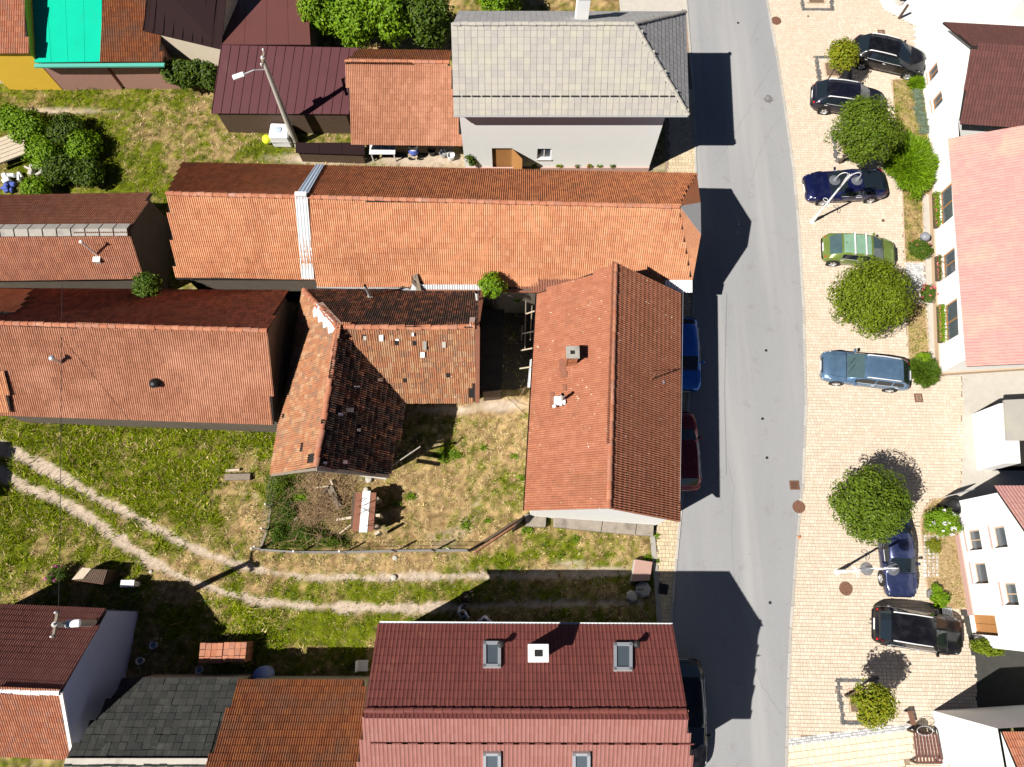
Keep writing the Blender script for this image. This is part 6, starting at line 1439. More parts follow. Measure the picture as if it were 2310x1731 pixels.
def grate(label, px, py, sx, sy, rot=0, n=7, m='rust_iron', across=True):
    p = W(px, py, .045); t_ = thing('drain_grate', label, 'drain grate', p); m_ = Matrix.Rotation(rot, 3, 'Z')
    def bx(dx, dy, a, c, nm): MB().box(p+m_@Vector((dx, dy, .004)), (a, c, .03), rot).build(nm, M[m], t_, bevel=.003)
    for s in (1, -1): bx(s*(sx/2-.03), 0, .06, sy, 'frame'); bx(0, s*(sy/2-.03), sx-.125, .06, 'frame')
    for k in range(n):
        f = (k+.5)/n
        if across: bx((f-.5)*(sx-.12), 0, (sx-.12)/n*.5, sy-.125, 'bar')
        else: bx(0, (f-.5)*(sy-.12), sx-.125, (sy-.12)/n*.5, 'bar')
    MB().box(p+UP*-.01, (sx-.02, sy-.02, .006), rot).build('pit', M['tar'], t_); return t_
grate('rusty drain grate just above the black car at the top', 1988, 73, .44, .36)
grate('rusty drain grate in the open paving right of the steel blue car', 2072, 898, .44, .46)
grate('rusty drain grate in the road edge above the round manhole', 1792, 1095, .48, .46)
grate('dark drain grate in the shaded pavement by the large house', 1496, 1329, .46, .50, R(-8), 7, 'iron', False)
def manhole(label, px, py, r_, z=.045, m='rust_iron', ry=None):
    p = W(px, py, z); t_ = thing('manhole_cover', label, 'manhole cover', p)
    MB().lathe([(r_*.86, .012), (0.001, .014)], p, 28).build('lid', M[m], t_); MB().lathe([(r_, -.01), (r_, .014), (r_*.88, .014), (r_*.88, .0)], p, 28).build('ring', M[m], t_)
    for s in (1, -1): MB().box(p+Vector((0, s*r_*.6, .016)), (.05, .03, .006)).build('keyhole', M['tar'], t_)
    for k in range(7):
        w = math.sqrt(max(.01, (r_*.78)**2-((k-3)*r_*.22)**2)); MB().box(p+Vector(((k-3)*r_*.22, 0, .0155)), (.012, w*1.2, .005)).build('rib', M[m], t_)
manhole('round rusty manhole cover in the paving at the top, near the road', 1751, 47, .31); manhole('round rusty manhole cover straddling the kerb', 1802, 1144, .32, .056); manhole('round rusty manhole cover below the second lamp post', 1908, 1328, .33)
for i, (x, y) in enumerate(((1728, 791), (1720, 945), (1730, 1033), (1737, 1360), (1665, 52))): manhole('small round valve cap in the road, number %s from the top' % ['two', 'three', 'four', 'five (lowest)', 'one'][i], x, y, .07, .022, 'iron')
manhole('small dark valve cap in the paving below the dark blue coupe', 1992, 498, .09, .046); manhole('small round cap in the paving left of the round tree trunk line', 1823, 37, .06, .046)
# garden globe
p = W(2072, 547, .06); t_ = thing('garden_globe', 'grey garden ball lamp among the roses', 'garden lamp', p)
MB().tube([p, p+UP*.5], .03, 8).build('stake', M['iron'], t_); MB().lathe([(.004, .42)]+[(.26*math.sin(PI*k/12), .66-.24*math.cos(PI*k/12)) for k in range(1, 12)]+[(.004, .90)], p, 20).build('globe', mat('globe_grey', (.22,.23,.27), .35, .08), t_, smooth=True)
p = W(2100, 1340, .07); t_ = thing('garden_stone', 'small slate blue stone in the dry bed near its bottom tip', 'stone', p)
MB().prism([(p.x-.25, p.y-.18), (p.x+.12, p.y-.22), (p.x+.2, p.y+.05), (p.x, p.y+.28), (p.x-.22, p.y+.15)], .06, .26).build('stone', M['sett_dark'], t_, bevel=.04)
# grey slab panels in the dry bed
for k, (x, y, w, hh) in enumerate(((2099, 1250, 18, 90),)):
    sl_ = thing('grass_grid', 'panel of weathered grey grid stones set in the dry bed', 'paving panel', W(x, y, .08))
    for i in range(4):
        for j in range(12): p = W(x-12+i*9, y-40+j*8, .085); MB().box(p, (.15, .14, .05)).build('grid_stone', M['sett_light'], sl_, bevel=.01)
# short wooden bollard posts
def stake_post(label, px, py, h_, r_, m): p = W(px, py); t_ = thing('wooden_post', label, 'post', p); MB().tube([p-UP*.05, p+UP*h_], [r_, r_*.92], 10).build('post', m, t_); MB().lathe([(r_*.95, h_), (.004, h_+.03)], p, 10).build('top', m, t_); return t_
stake_post('brown wooden post near the pale paving in the upper right', 2027, 43, 1.1, .085, M['wood_dark']); 
# white pedestal with dark figure at top
p = W(2028, 6, 0); t_ = thing('planter_stone', 'dark rounded stone on a pale base at the very top of the car park', 'stone', p); MB().lathe([(.3, 0), (.28, .12), (.05, .16)], p, 10).build('base', M['concrete_light'], t_); MB().lathe([(.15, .14), (.2, .3), (.12, .5), (.01, .55)], p+Vector((.1, .1, 0)), 10).build('stone', M['iron'], t_)
# bench-like street furniture lower right: brick strip, wire basket
t_ = thing('brown_bench', 'narrow brown slatted bench by the lower right wall', 'bench', W(2058, 1618));
a, b_ = W(2053, 1604, .42), W(2061, 1636, .42)
for k in range(4): o = Vector((k*.065-.1, 0, 0)); board(a+o, b_+o, .05, .03, M['rust_iron'], t_, 'slat')
for e in (a, b_): MB().box((e.x, e.y-.05 if e is a else e.y+.05, .2), (.22, .05, .40)).build('leg', M['iron'], t_)
p = W(2065, 1642); t_ = thing('litter_basket', 'wire rimmed litter basket at the end of the brown bench', 'litter bin', p)
MB().tube([p+Vector((math.cos(2*PI*k/16)*.36, math.sin(2*PI*k/16)*.2, .8)) for k in range(17)], .014, 5).build('rim', M['galv'], t_)
for k in range(16): q = 2*PI*k/16; MB().tube([p+Vector((math.cos(q)*.36, math.sin(q)*.2, .8)), p+Vector((math.cos(q)*.2, math.sin(q)*.12, .05))], .008, 4).build('wire', M['iron'], t_)
MB().lathe([(.19, .1), (.2, .6), (.01, .6)], p, 12).build('liner', M['hair'], t_)
q = [W(2062, 1650, 2.0), W(2092, 1655, 2.0), W(2140, 1690, 2.0), W(2150, 1720, 2.0), W(2066, 1700, 2.0)]
t_ = thing('slatted_table', 'low brown slatted table frame against the bottom right house', 'table', (q[0].x, q[0].y, 0)); e = [W(2062, 1652, .6), W(2112, 1656, .6), W(2125, 1722, .6), W(2070, 1722, .6)]
for k in range(8): f = k/7; board(e[0].lerp(e[1], f), e[3].lerp(e[2], f), .07, .05, M['plum_dark'], t_, 'slat')
board(e[0]-UP*.08, e[1]-UP*.08, .08, .09, M['wood_dark'], t_, 'beam'); board(e[3]-UP*.08, e[2]-UP*.08, .08, .09, M['wood_dark'], t_, 'beam')
for k in e: MB().box((k.x, k.y, .28), (.09, .09, .55)).build('post', M['wood_dark'], t_)
# metal gate beside the upper corner of the dry bed and dark wheelie bin
a, b_ = W(2128, 1122), W(2168, 1110); t_ = thing('sliding_gate', 'pale metal gate rail running from the dry bed towards the gable house', 'gate', a)
for z in (.15, .6, 1.05): MB().tube([a+UP*z, b_+UP*z], .03, 6).build('rail', M['galv'], t_)
for k in range(10): p = a.lerp(b_, k/9); MB().box(p+UP*.6, (.02, .04, .95)).build('bar', M['galv'], t_)
p = W(2130, 1148); t_ = thing('dark_barrel', 'black plastic barrel behind the white flowering shrub', 'barrel', p); MB().lathe([(.36, 0), (.42, .3), (.42, .62), (.38, .85), (.30, .9), (.30, .86), (.01, .86)], p, 20).build('barrel', M['black_plastic'], t_, smooth=True)
MB().tube([p+Vector((math.cos(2*PI*k/20)*.39, math.sin(2*PI*k/20)*.39, .84)) for k in range(21)], .02, 5, caps=False).build('rim', M['black_plastic'], t_)
t_ = thing('hose_ring', 'thin brown ring lying on the paving at the edge of the dry bed', 'ring', W(2071, 1183)); c = W(2071, 1183, .07)
MB().tube([c+Vector((math.cos(2*PI*k/18)*.21, math.sin(2*PI*k/18)*.11, 0)) for k in range(19)], .016, 5, caps=False).build('ring', M['wood_dark'], t_)
# grey slatted drain box and pale ramp behind the lower black car
p = W(2134, 1382, .05); t_ = thing('slatted_doorstep', 'small grey slatted step behind the large black car', 'doorstep', p)
for k in range(7): MB().box(p+Vector((-.22+k*.07, 0, .12)), (.035, .44, .05)).build('slat', M['galv'], t_)
MB().box(p+Vector((0, 0, .05)), (.5, .46, .08)).build('tray', M['iron'], t_)
# roadside red-brown cover and white jar
p = W(1803, 1212, .06); t_ = thing('kerb_brick', 'single red brick lying on the kerb', 'brick', p); MB().box(p+UP*.02, (.13, .13, .06), .1).build('brick', M['brick'], t_, bevel=.01)
# concrete block with red top
a = W(1440, 1293); t_ = thing('concrete_box', 'squat pale concrete box with a reddish lid at the end of the track', 'utility box', a)
P = [W(1424, 1312, .45), W(1466, 1310, .45), W(1472, 1268, .45), W(1432, 1262, .45)]; MB().prism([(p.x, p.y) for p in P], -.03, .42).build('block', M['concrete_light'], t_, bevel=.02)
MB().prism([(p.x+(.02 if i in (0, 3) else -.0), p.y) for i, p in enumerate(P)], .422, .47).build('lid', mat('reddish_lid', (.38,.24,.20), .8, .1, 3, bump=.2), t_, bevel=.01)
for i, (x, y, s) in enumerate(((888, 1303, .16), (1450, 1330, .4), (1425, 1345, .3), (1010, 1240, .12), (891, 1259, .14), (340, 1290, .1))):
    p = W(x, y); t_ = thing('stone', ['white round stone by the north track', 'broken concrete lump in the shade by the kerb', 'second concrete lump in the shade, further from the kerb', 'small stone at the fence', 'pale stone just below the fence', 'little stone on the left track'][i], 'stone', p)
    MB().lathe([(s*.9, 0), (s, s*.3), (s*.7, s*.6), (.01, s*.7)], p-UP*.03, 7).build('stone', M['concrete_light'], t_)
# sign on a short pole whose shadow falls on the box
stake_post('thin dark stake in the shaded pavement next to the concrete box', 1437, 1330, 1.6, .03, M['iron'])

# ================================================================= YARD THINGS
# wire fence with concrete posts
fp = [(586, 1241), (678, 1247), (778, 1247), (894, 1244), (981, 1243), (1058, 1243)]
t_ = thing('wire_fence', 'sagging wire mesh fence along the south side of the dry yard', 'fence', W(820, 1245))
pts = [W(*p) for p in fp]
for i, p in enumerate(pts):
    MB().tube([p-UP*.05, p+UP*1.2], [.05, .045], 8).build('post', M['white_metal'] if i < 3 else M['iron'], t_); MB().lathe([(.055, 1.2), (.05, 1.25), (.004, 1.27)], p, 8).build('post_cap', M['white_metal'] if i < 3 else M['iron'], t_)
for a, b_ in zip(pts[:-1], pts[1:]):
    for z in (1.15, .65, .15): MB().tube([a+UP*z, (a+b_)/2+UP*(z-.03), b_+UP*z], .009, 4).build('wire', M['galv'], t_)
    mb = MB(); k = int((b_-a).length/.16)
    for q in range(k): f = q/k; u = a.lerp(b_, f); v = a.lerp(b_, min(1, f+.35/max(1, (b_-a).length*1))); mb.tube([u+UP*.15, v+UP*1.13], .0035, 3, False); mb.tube([v+UP*.15, u+UP*1.13], .0035, 3, False)
    mb.build('mesh', M['galv'], t_, kind='stuff')
    d = (b_-a).normalized(); x = Vector((-d.y, d.x, 0))*.06; MB().prism([((a-x).x, (a-x).y), ((b_-x).x, (b_-x).y), ((b_+x).x, (b_+x).y), ((a+x).x, (a+x).y)], -.05, .10).build('footing', M['wood_grey'], t_)
t_ = thing('wire_fence', 'low wire fence running up to the barn at the rubble heap', 'fence', W(605, 1150)); pts = [W(588, 1236), W(604, 1196), W(612, 1143), W(626, 1072)]
for p in pts: MB().tube([p-UP*.05, p+UP*1.0], .04, 7).build('post', M['white_metal'], t_)
for a, b_ in zip(pts[:-1], pts[1:]):
    for z in (.95, .5): MB().tube([a+UP*z, b_+UP*z], .006, 4).build('wire', M['galv'], t_)
    board(a+UP*.04, b_+UP*.04, .12, .08, M['wood_grey'], t_, 'footing')
t_ = thing('fallen_pole', 'long dark wooden pole lying from the fence end to the metal gate', 'pole', W(1110, 1210)); a, b_ = W(1060, 1243, .12), W(1168, 1172, .5)
MB().tube([a, a.lerp(b_, .5)+UP*-.05, b_], [.075, .07, .06], 9).build('pole', M['wood_dark'], t_); board(a+Vector((.2, -.1, 0)), b_+Vector((0, -.18, -.1)), .07, .05, M['rust'], t_, 'batten')
# rubble heap, brush, planks
def plank(label, a, b_, w, th, m, za=.25, zb=.3, name='plank', twist=0.): t_ = thing(name, label, name.replace('_', ' '), W(*a, za)); board(W(*a, za), W(*b_, zb), w, th, m, t_, 'board', twist); return t_
plank('widest grey plank lying across the brush heap', (743, 1098), (765, 1145), .30, .05, M['wood_grey'], .55, .4)
plank('dark beam crossing the upper left of the brush heap', (718, 1123), (741, 1100), .12, .12, M['wood_dark'], .35, .6, 'beam')
plank('pale thin lath pointing at the top of the widest plank', (711, 1101), (741, 1097), .07, .04, M['wood_pale'], .4, .6)
plank('short pale lath at the top end of the widest plank', (745, 1083), (750, 1094), .09, .05, M['wood_pale'], .5, .6)
plank('thin upright dark lath left of the widest plank', (736, 1102), (738, 1142), .07, .06, M['wood_dark'], .5, .3)
plank('pale board ending at the rusty shed', (758, 1173), (797, 1167), .12, .04, M['wood_pale'], .5, .6)
plank('thin pale stick sloping up to the lower corner of the rusty shed', (766, 1204), (795, 1181), .05, .04, M['wood_pale'], .3, .7)
plank('grey block of timber in the meadow grass', (508, 1077), (565, 1076), .32, .18, M['wood_grey'], .12, .12, 'timber')
plank('short pale board with the white cloth in the left meadow corner', (510, 1062), (540, 1060), .12, .05, M['wood_pale'], .1, .1)
nb = 9000; bx = np.concatenate([nrng.normal(735, 34, nb//2), nrng.normal(700, 45, nb//2)]); by = np.concatenate([nrng.normal(1090, 30, nb//2), nrng.normal(1160, 38, nb//2)])
ok = (bx > 600) & (bx < 805) & (by > 1062) & (by < 1236) & (fbm(bx*.04, by*.04, 66, 3)+.25*nrng.rand(len(bx)) > .52); bx, by = bx[ok], by[ok]; C_ = np.array([W(x, y) for x, y in zip(bx, by)]); n = len(C_)
an = nrng.rand(n)*2*PI; L = nrng.uniform(.10, .55, n); hz = np.exp(-(((bx-730)/70)**2+((by-1120)/60)**2))*.55*nrng.rand(n)
d = np.c_[np.cos(an), np.sin(an), nrng.uniform(-.2, .35, n)]*L[:, None]; s = np.c_[-np.sin(an), np.cos(an), np.zeros(n)]*nrng.uniform(.004, .014, n)[:, None]; C_[:, 2] = hz+.03
np_mesh('brush_heap', np.stack([C_-s, C_+s, C_+d+s*.3], 1).reshape(-1, 3), np.arange(3*n).reshape(n, 3), M['straw'], None, 'stuff')
for i, (x, y, r_, lb) in enumerate(((699, 1108, .24, 'large white stone at the left of the brush heap'), (667, 1170, .13, 'white stone in the weeds near the fence, right of two'), (645, 1141, .09, 'small white stone in the weeds near the fence'), (832, 1082, .2, 'pale stone at the foot of the barn gable'), (826, 1105, .14, 'small pale stone between barn gable and rusty shed'), (713, 1092, .1, 'little white stone above the brush heap'))):
    p = W(x, y, .05); t_ = thing('stone', lb, 'stone', p); k = 7
    MB().lathe([(r_*.8, 0), (r_, r_*.3), (r_*.75, r_*.65), (.01, r_*.8)], p, k).build('stone', M['crazy'] if i < 3 else M['concrete_light'], t_)
n = 7000; bx, by = nrng.uniform(604, 790, n), nrng.uniform(1068, 1238, n); w_ = fbm(bx*.03, by*.03, 77, 3)+.35*np.exp(-(((bx-650)/50)**2+((by-1150)/90)**2))+.3*np.exp(-(((bx-700)/90)**2+((by-1215)/22)**2))-.18*np.exp(-(((bx-755)/40)**2+((by-1105)/35)**2))
ok = nrng.rand(n) < np.clip((w_-.36)*4, 0, 1); bx, by = bx[ok], by[ok]; n = len(bx); C_ = np.array([W(x, y) for x, y in zip(bx, by)]); C_[:, 2] = nrng.uniform(.05, .55, n)*np.clip(w_[ok], .3, 1)
V, F = leaves_np(C_, nrng.randn(n, 3)*.7+np.array([0, 0, 1.]), nrng.uniform(.06, .17, n), .3); np_mesh('weeds', V, F, M['weed'], None, 'stuff')
mb = MB()
for k in range(420):
    x, y = rnd.gauss(725, 36), rnd.gauss(1135, 42)
    if not (612 < x < 800 and 1068 < y < 1232): continue
    p = W(x, y, rnd.uniform(.1, .75)); q = rnd.uniform(0, 2*PI); L = rnd.uniform(.3, 1.3); mb.tube([p, p+Vector((math.cos(q)*L, math.sin(q)*L, rnd.uniform(-.2, .3)))], [rnd.uniform(.008, .018), .004], 4)
mb.build('brush_sticks', mat('dry_brown_twigs', (.26,.17,.10), .9, .35, 5, island=.4), None, kind='stuff')
for i, (x, y, rx, ry, rz, mm, lb) in enumerate(((636, 1098, .7, .55, .40, 'tree_deep', 'dark green shrub at the barn end of the rubble corner'), (650, 1150, .65, .7, .35, 'weed', 'weedy shrub beside the western wire fence'), (690, 1205, .8, .40, .35, 'weed', 'dark green shrub against the southern wire fence'), (745, 1222, .7, .3, .40, 'tree_deep', 'low shrub by the fence below the rusty shed'), (680, 1120, .5, .4, .3, 'bright', 'bright green weeds left of the grey planks'), (628, 1205, .45, .5, .3, 'weed', 'weed clump in the south-west corner of the fence'))):
    bush('shrub', lb, 'shrub', x, y, .3, rx, ry, rz, M[mm], 900, .12, 600+i, clumps=14, cr=.5, aspect=.35)
# rusty sheet metal hutch
t_ = thing('rusty_shed', 'little shed roofed with rusty sheets and one white strip beside the brush heap', 'shed', W(825, 1160)); z = 1.35
q = [W(803, 1112, z), W(847, 1112, z), W(840, 1200, z), W(794, 1199, z)]
MB().prism([(p.x, p.y) for p in [W(808, 1120), W(850, 1120), W(846, 1195), W(802, 1195)]], -.03, 1.2).build('wall', M['wood_dark'], t_)
for k, (f0, f1, mm) in enumerate(((0, .40, 'rust'), (.36, .76, 'zinc_white'), (.72, 1.05, 'rust'))):
    o = UP*(.03*k % .05+.02*k); P = [q[0].lerp(q[1], f0)+o, q[0].lerp(q[1], f1)+o, q[3].lerp(q[2], f1)+o, q[3].lerp(q[2], f0)+o]
    if mm == 'zinc_white': P = [p+UP*.03+(Vector((0, -.04, 0)) if i > 1 else Vector((0, .08, 0))) for i, p in enumerate(P)]
    MB().slab(P[::-1], UP, .015).build('roof_sheet', M[mm], t_)
for k, (x, y, w) in enumerate(((852, 1130, .3), (856, 1165, .2), (850, 1190, .28), (854, 1204, .25))): p = W(x, y, .9); MB().box(p, (w, .14, .9), rnd.random()).build('stacked_board', M['wood_pale'] if k % 2 else M['wood_grey'], t_)
for k in range(12): a = W(rnd.uniform(800, 830), rnd.uniform(1118, 1190), z+.1); MB().tube([a, a+Vector((rnd.uniform(.3, .8), rnd.uniform(-.3, .3), .05))], .008, 4).build('twig', M['hair'], t_)
# courtyard between the barn and the street house
t_ = thing('courtyard_shed', 'low black roof added to darken the courtyard beside the barn', 'shed', W(1110, 790)); q = [W(1086, 700, 2.1), W(1138, 700, 1.8), W(1132, 880, 1.8), W(1084, 880, 2.1)]  # black roof added to deepen the darkness of the gap
MB().slab(q[::-1], UP, .08).build('roof', M['tar'], t_); MB().prism([(p.x+(.1 if i in (0, 3) else -.1), p.y) for i, p in enumerate(q)], -.03, 1.72).build('wall', M['wood_dark'], t_)
for k in range(6): a, b_ = q[0].lerp(q[3], k/5), q[1].lerp(q[2], k/5); board(a+UP*.02, b_+UP*.02, .05, .03, M['tar'], t_, 'batten')
t_ = thing('wooden_lattice', 'broken grey wooden lattice leaning out from under the courtyard eave', 'lattice', W(1195, 730, 2.6))
for a, b_ in (((1186, 679), (1184, 790)), ((1200, 690), (1196, 768)), ((1178, 735), (1176, 768))): board(W(*a, 2.7), W(*b_, 2.6), .05, .04, M['wood_grey'], t_, 'lath')
for a, b_ in (((1185, 709), (1212, 700)), ((1178, 753), (1212, 746)), ((1174, 791), (1212, 784)), ((1172, 832), (1212, 826))): board(W(*a, 2.66), W(*b_, 2.72), .06, .05, M['wood_pale'], t_, 'lath')
t_ = thing('corrugated_canopy', 'pale corrugated sheet peeping out under the street house eave', 'canopy', W(1196, 850, 2.4)); sheet_roof([W(1196, 812, 2.6), W(1215, 800, 2.6), W(1215, 874, 2.5), W(1190, 874, 2.5)][::1], M['zinc_white'], t_, .12, .035, 'corrugated_sheet', wave=False, sub='rib')
t_ = thing('tarp_piece', 'grey triangle of felt at the bottom of the dark courtyard', 'sheet', W(1115, 880)); MB().slab([W(1103, 885, .3), W(1124, 890, .25), W(1125, 862, .9)], UP, .02).build('sheet', M['grey_plastic'], t_)
board(W(1101, 862, .6), W(1113, 878, .2), .03, .02, M['wood_pale'], t_, 'stick')
MB().prism(wpoly([(1082, 664), (1212, 664), (1206, 868), (1160, 880), (1082, 872)]), -.05, .03).build('courtyard_floor', mat('dark_earth', (.045,.036,.028), 1, .4, 2, bump=.5), None, kind='structure')  # dark sheet laid over the ground to blacken the courtyard shade
# washing line, hose
t_ = thing('cable', 'thin grey cable hanging from the courtyard to the street house', 'cable', W(1160, 905, 1)); MB().tube([W(1130, 885, .5), W(1160, 910, .3), W(1188, 938, 1.5)], .012, 5).build('cable', M['iron'], t_)
# people in the shade of the large house
def skin_mesh(name, verts, edges, radii, m, parent, sub=2, local=True):
    me = bpy.data.meshes.new(name); me.from_pydata([tuple(v) for v in verts], edges, []); o = link(name, me, parent)
    o.modifiers.new('skin', 'SKIN'); 
    if not me.skin_vertices: me.attributes
    sv = me.skin_vertices[0].data if me.skin_vertices else None
    return o, me
def limb_mesh(chains, n=10):
    """one welded-looking body: tapered chains that start inside each other"""
    mb = MB()
    for pts, rs in chains:
        P = [Vector(p) for p in pts]; Q = []; Rr = []
        for i in range(len(P)-1):
            for k in range(4): f = k/4; Q.append(P[i].lerp(P[i+1], f)); Rr.append(rs[i]*(1-f)+rs[i+1]*f)
        Q.append(P[-1]); Rr.append(rs[-1]); Q = [Q[0]-(Q[1]-Q[0]).normalized()*Rr[0]*.5]+Q+[Q[-1]+(Q[-1]-Q[-2]).normalized()*Rr[-1]*.5]; Rr = [Rr[0]*.5]+Rr+[Rr[-1]*.5]
        mb.tube(Q, Rr, n)
    return mb
def person(label, px, py, face, shirt, armL, armR, z0=0, stride=.12, lean=.05, bag=None):
    """standing adult about 1.75 m; face = heading angle; arms given as elbow and hand offsets (forward, out, height)"""
    head = W(px, py, 1.62); base = Vector((head.x, head.y, z0)); t_ = thing('person', label, 'person', base, face-PI/2)
    # local frame: +Y forward, +X right
    S = 1
    hip, chest, neck = (0, 0, .95), (0, lean*.6, 1.32), (0, lean*.9, 1.47)
    ch = [([(0, 0, .90), (0, 0, 1.05), (0, lean*.5, 1.25), (0, lean*.8, 1.42), (0, lean, 1.52)], [.15, .14, .165, .13, .055]),
          ([(0, lean, 1.50), (0, lean+.015, 1.58), (0, lean+.03, 1.66), (0, lean+.02, 1.75)], [.055, .082, .095, .06]),
          ([(0, lean+.11, 1.635), (0, lean+.145, 1.625)], [.016, .011])]
    for sx, arm, st in ((-1, armL, stride), (1, armR, -stride)):
        sh = (sx*.17, lean*.8, 1.41); el = (sx*arm[0][1], arm[0][0], arm[0][2]); ha = (sx*arm[1][1], arm[1][0], arm[1][2])
        ch.append(([(sx*.05, lean*.8, 1.40), sh, el, ha], [.08, .062, .045, .032]))
        d = (Vector(ha)-Vector(el)).normalized(); palm = Vector(ha)+d*.06; ch.append(([ha, palm], [.034, .04]))
        side = d.cross(UP).normalized() if abs(d.z) < .9 else Vector((1, 0, 0))
        for k, L in enumerate((.065, .078, .073, .055)):
            o = palm+side*((k-1.5)*.021); ch.append(([o, o+d*L*.6, o+d*L-UP*.02], [.0105, .0095, .007]))
        ch.append(([Vector(ha)+d*.02, Vector(ha)+d*.035-side*.05*sx, Vector(ha)+d*.075-side*.06*sx], [.013, .011, .008]))
        ch.append(([(sx*.085, 0, .92), (sx*.10, st*.5, .50), (sx*.10, st, .09)], [.095, .062, .042])); ch.append(([(sx*.10, st-.06, .05), (sx*.105, st+.06, .045), (sx*.11, st+.15, .035)], [.042, .045, .03]))
        ch.append(([(sx*.088, lean+.01, 1.62), (sx*.105, lean-.005, 1.63)], [.022, .014]))
    body = limb_mesh(ch).build('body', M['skin'], t_, smooth=True, local=True)
    rm = body.modifiers.new('one_skin', 'REMESH'); rm.mode = 'VOXEL'; rm.voxel_size = .011
    sc_ = [([(0, 0, .90), (0, 0, 1.05), (0, lean*.5, 1.25), (0, lean*.8, 1.41), (0, lean, 1.48)], [.175, .165, .19, .155, .075])]
    for sx, arm in ((-1, armL), (1, armR)):
        el = (sx*arm[0][1], arm[0][0], arm[0][2]); ha = Vector((sx*arm[1][1], arm[1][0], arm[1][2])); m_ = Vector(el).lerp(ha, .8)
        sc_.append(([(sx*.05, lean*.8, 1.40), (sx*.175, lean*.8, 1.41), el, m_], [.10, .082, .062, .05]))
    sh = limb_mesh(sc_).build('shirt', shirt, t_, smooth=True, local=True); rm = sh.modifiers.new('one_skin', 'REMESH'); rm.mode = 'VOXEL'; rm.voxel_size = .013
    tr = []
    for sx, st in ((-1, stride), (1, -stride)): tr.append(([(sx*.08, 0, .97), (sx*.10, st*.5, .50), (sx*.10, st, .12)], [.12, .085, .07]))
    tr = limb_mesh(tr).build('trousers', M['trousers'], t_, smooth=True, local=True); rm = tr.modifiers.new('one_skin', 'REMESH'); rm.mode = 'VOXEL'; rm.voxel_size = .013
    for sx, st in ((-1, stride), (1, -stride)): MB().tube([(sx*.10, st-.10, .05), (sx*.105, st+.05, .05), (sx*.11, st+.19, .035)], [.05, .055, .035], 10).build('shoe', M['iron'], t_, smooth=True, local=True)
    hr = MB(); hr.lathe([(.108, 1.64), (.112, 1.69), (.095, 1.745), (.05, 1.775), (.004, 1.785)], (0, lean-.0, 0), 16).build('hair', M['hair'], t_, smooth=True, local=True)
    for sx in (-1, 1): MB().lathe([(.003, -.01), (.011, 0), (.003, .01)], (sx*.035, lean+.115, 1.66), 8).build('eye', M['white_metal'], t_, local=True)
    MB().tube([(-.03, lean+.113, 1.575), (0, lean+.122, 1.572), (.03, lean+.113, 1.575)], .007, 5).build('mouth', mat('lips', (.35,.14,.12), .5, .05), t_, local=True)
    return t_
person('person in white shirt with dark bag strap, left one of two in the shade', 1042, 1386, R(70), M['shirt'], ((.22, .24, 1.15), (.42, .14, 1.10)), ((-.10, .27, 1.15), (-.02, .30, .92)), stride=.2)
t_ = thing('shoulder_bag', 'dark bag strap across the white shirt of the left person', 'bag', W(1045, 1385, 1.2)); p = W(1046, 1386, 1.2)
c0 = W(1043, 1387, 1.62)
MB().tube([Vector((c0.x+.10, c0.y-.02, 1.50)), Vector((c0.x+.12, c0.y+.16, 1.42)), Vector((c0.x+.13, c0.y+.24, 1.15)), Vector((c0.x+.22, c0.y+.1, .95))], .014, 6).build('strap', M['cloth_black'], t_); MB().box((c0.x+.26, c0.y+.06, .85), (.10, .28, .24), .3).build('pouch', M['cloth_black'], t_, bevel=.02)
person('person in a white shirt standing close to the gutter of the large house', 1093, 1398, R(-90), M['shirt'], ((.12, .28, 1.15), (.30, .26, 1.12)), ((.05, .28, 1.15), (.12, .36, .95)), stride=.05)
person('person dressed in black bending over in the shade north of the two white shirts', 1044, 1352, R(35), M['cloth_black'], ((.22, .22, 1.2), (.45, .10, 1.15)), ((.20, .24, 1.2), (.42, .12, 1.12)), stride=.15, lean=.10)
t_ = thing('walking_stick', 'light brown stick held up in the shade beside the black clad person', 'stick', W(1050, 1345, 1.0)); MB().tube([W(1044, 1338, 1.1), W(1052, 1341, 1.15), W(1061, 1350, 1.2)], [.02, .022, .012], 6).build('stick', M['wood_pale'], t_)
# compost hutch, white box, rose on the left
t_ = thing('slatted_hutch', 'brown slatted compost hutch with a pale board on its lid at the left', 'compost bin', W(200, 1322)); z = .95
q = [W(180, 1282, z), W(243, 1286, z), W(233, 1318, z), W(163, 1308, z)]; g = [Vector((p.x*1.0+.10, p.y, 0)) for p in q]
for k in range(15):
    f0, f1 = k/15, (k+.78)/15; P = [q[0].lerp(q[1], f0), q[0].lerp(q[1], f1), q[3].lerp(q[2], f1), q[3].lerp(q[2], f0)]; MB().slab(P[::-1], UP, .05).build('lid_slat', M['wood_dark'], t_)
for (a, b_) in ((3, 2), (2, 1), (1, 0), (0, 3)):
    A_, B_ = q[a]*1.0, q[b_]*1.0; n_ = 13 if a in (3, 1) else 7; ctr_ = sum(q, Vector())/4
    for k in range(n_): p = A_.lerp(B_, (k+.5)/n_); p = p+(ctr_-p)*.05; MB().box((p.x, p.y, z/2-.04), (.075, .075, z-.06)).build('side_slat', M['rust'] if a == 3 else M['wood_dark'], t_)
MB().slab([q[0]+UP*.05+Vector((.15, .03, 0)), W(206, 1283, z+.05), W(187, 1306, z+.05), q[3]+UP*.05][::-1], UP, .03).build('lid_board', M['wood_pale'], t_)
p = W(300, 1322); t_ = thing('white_box', 'small white plastic box on the grass by the left track', 'box', p)
MB().prism([(a.x, a.y) for a in (W(290, 1324), W(318, 1324), W(317, 1312), W(291, 1312))], 0, .62).build('case', M['white_plastic'], t_, bevel=.02); MB().box((p.x+.05, p.y+.1, .65), (.66, .34, .05)).build('lid', M['white_metal'], t_, bevel=.01)
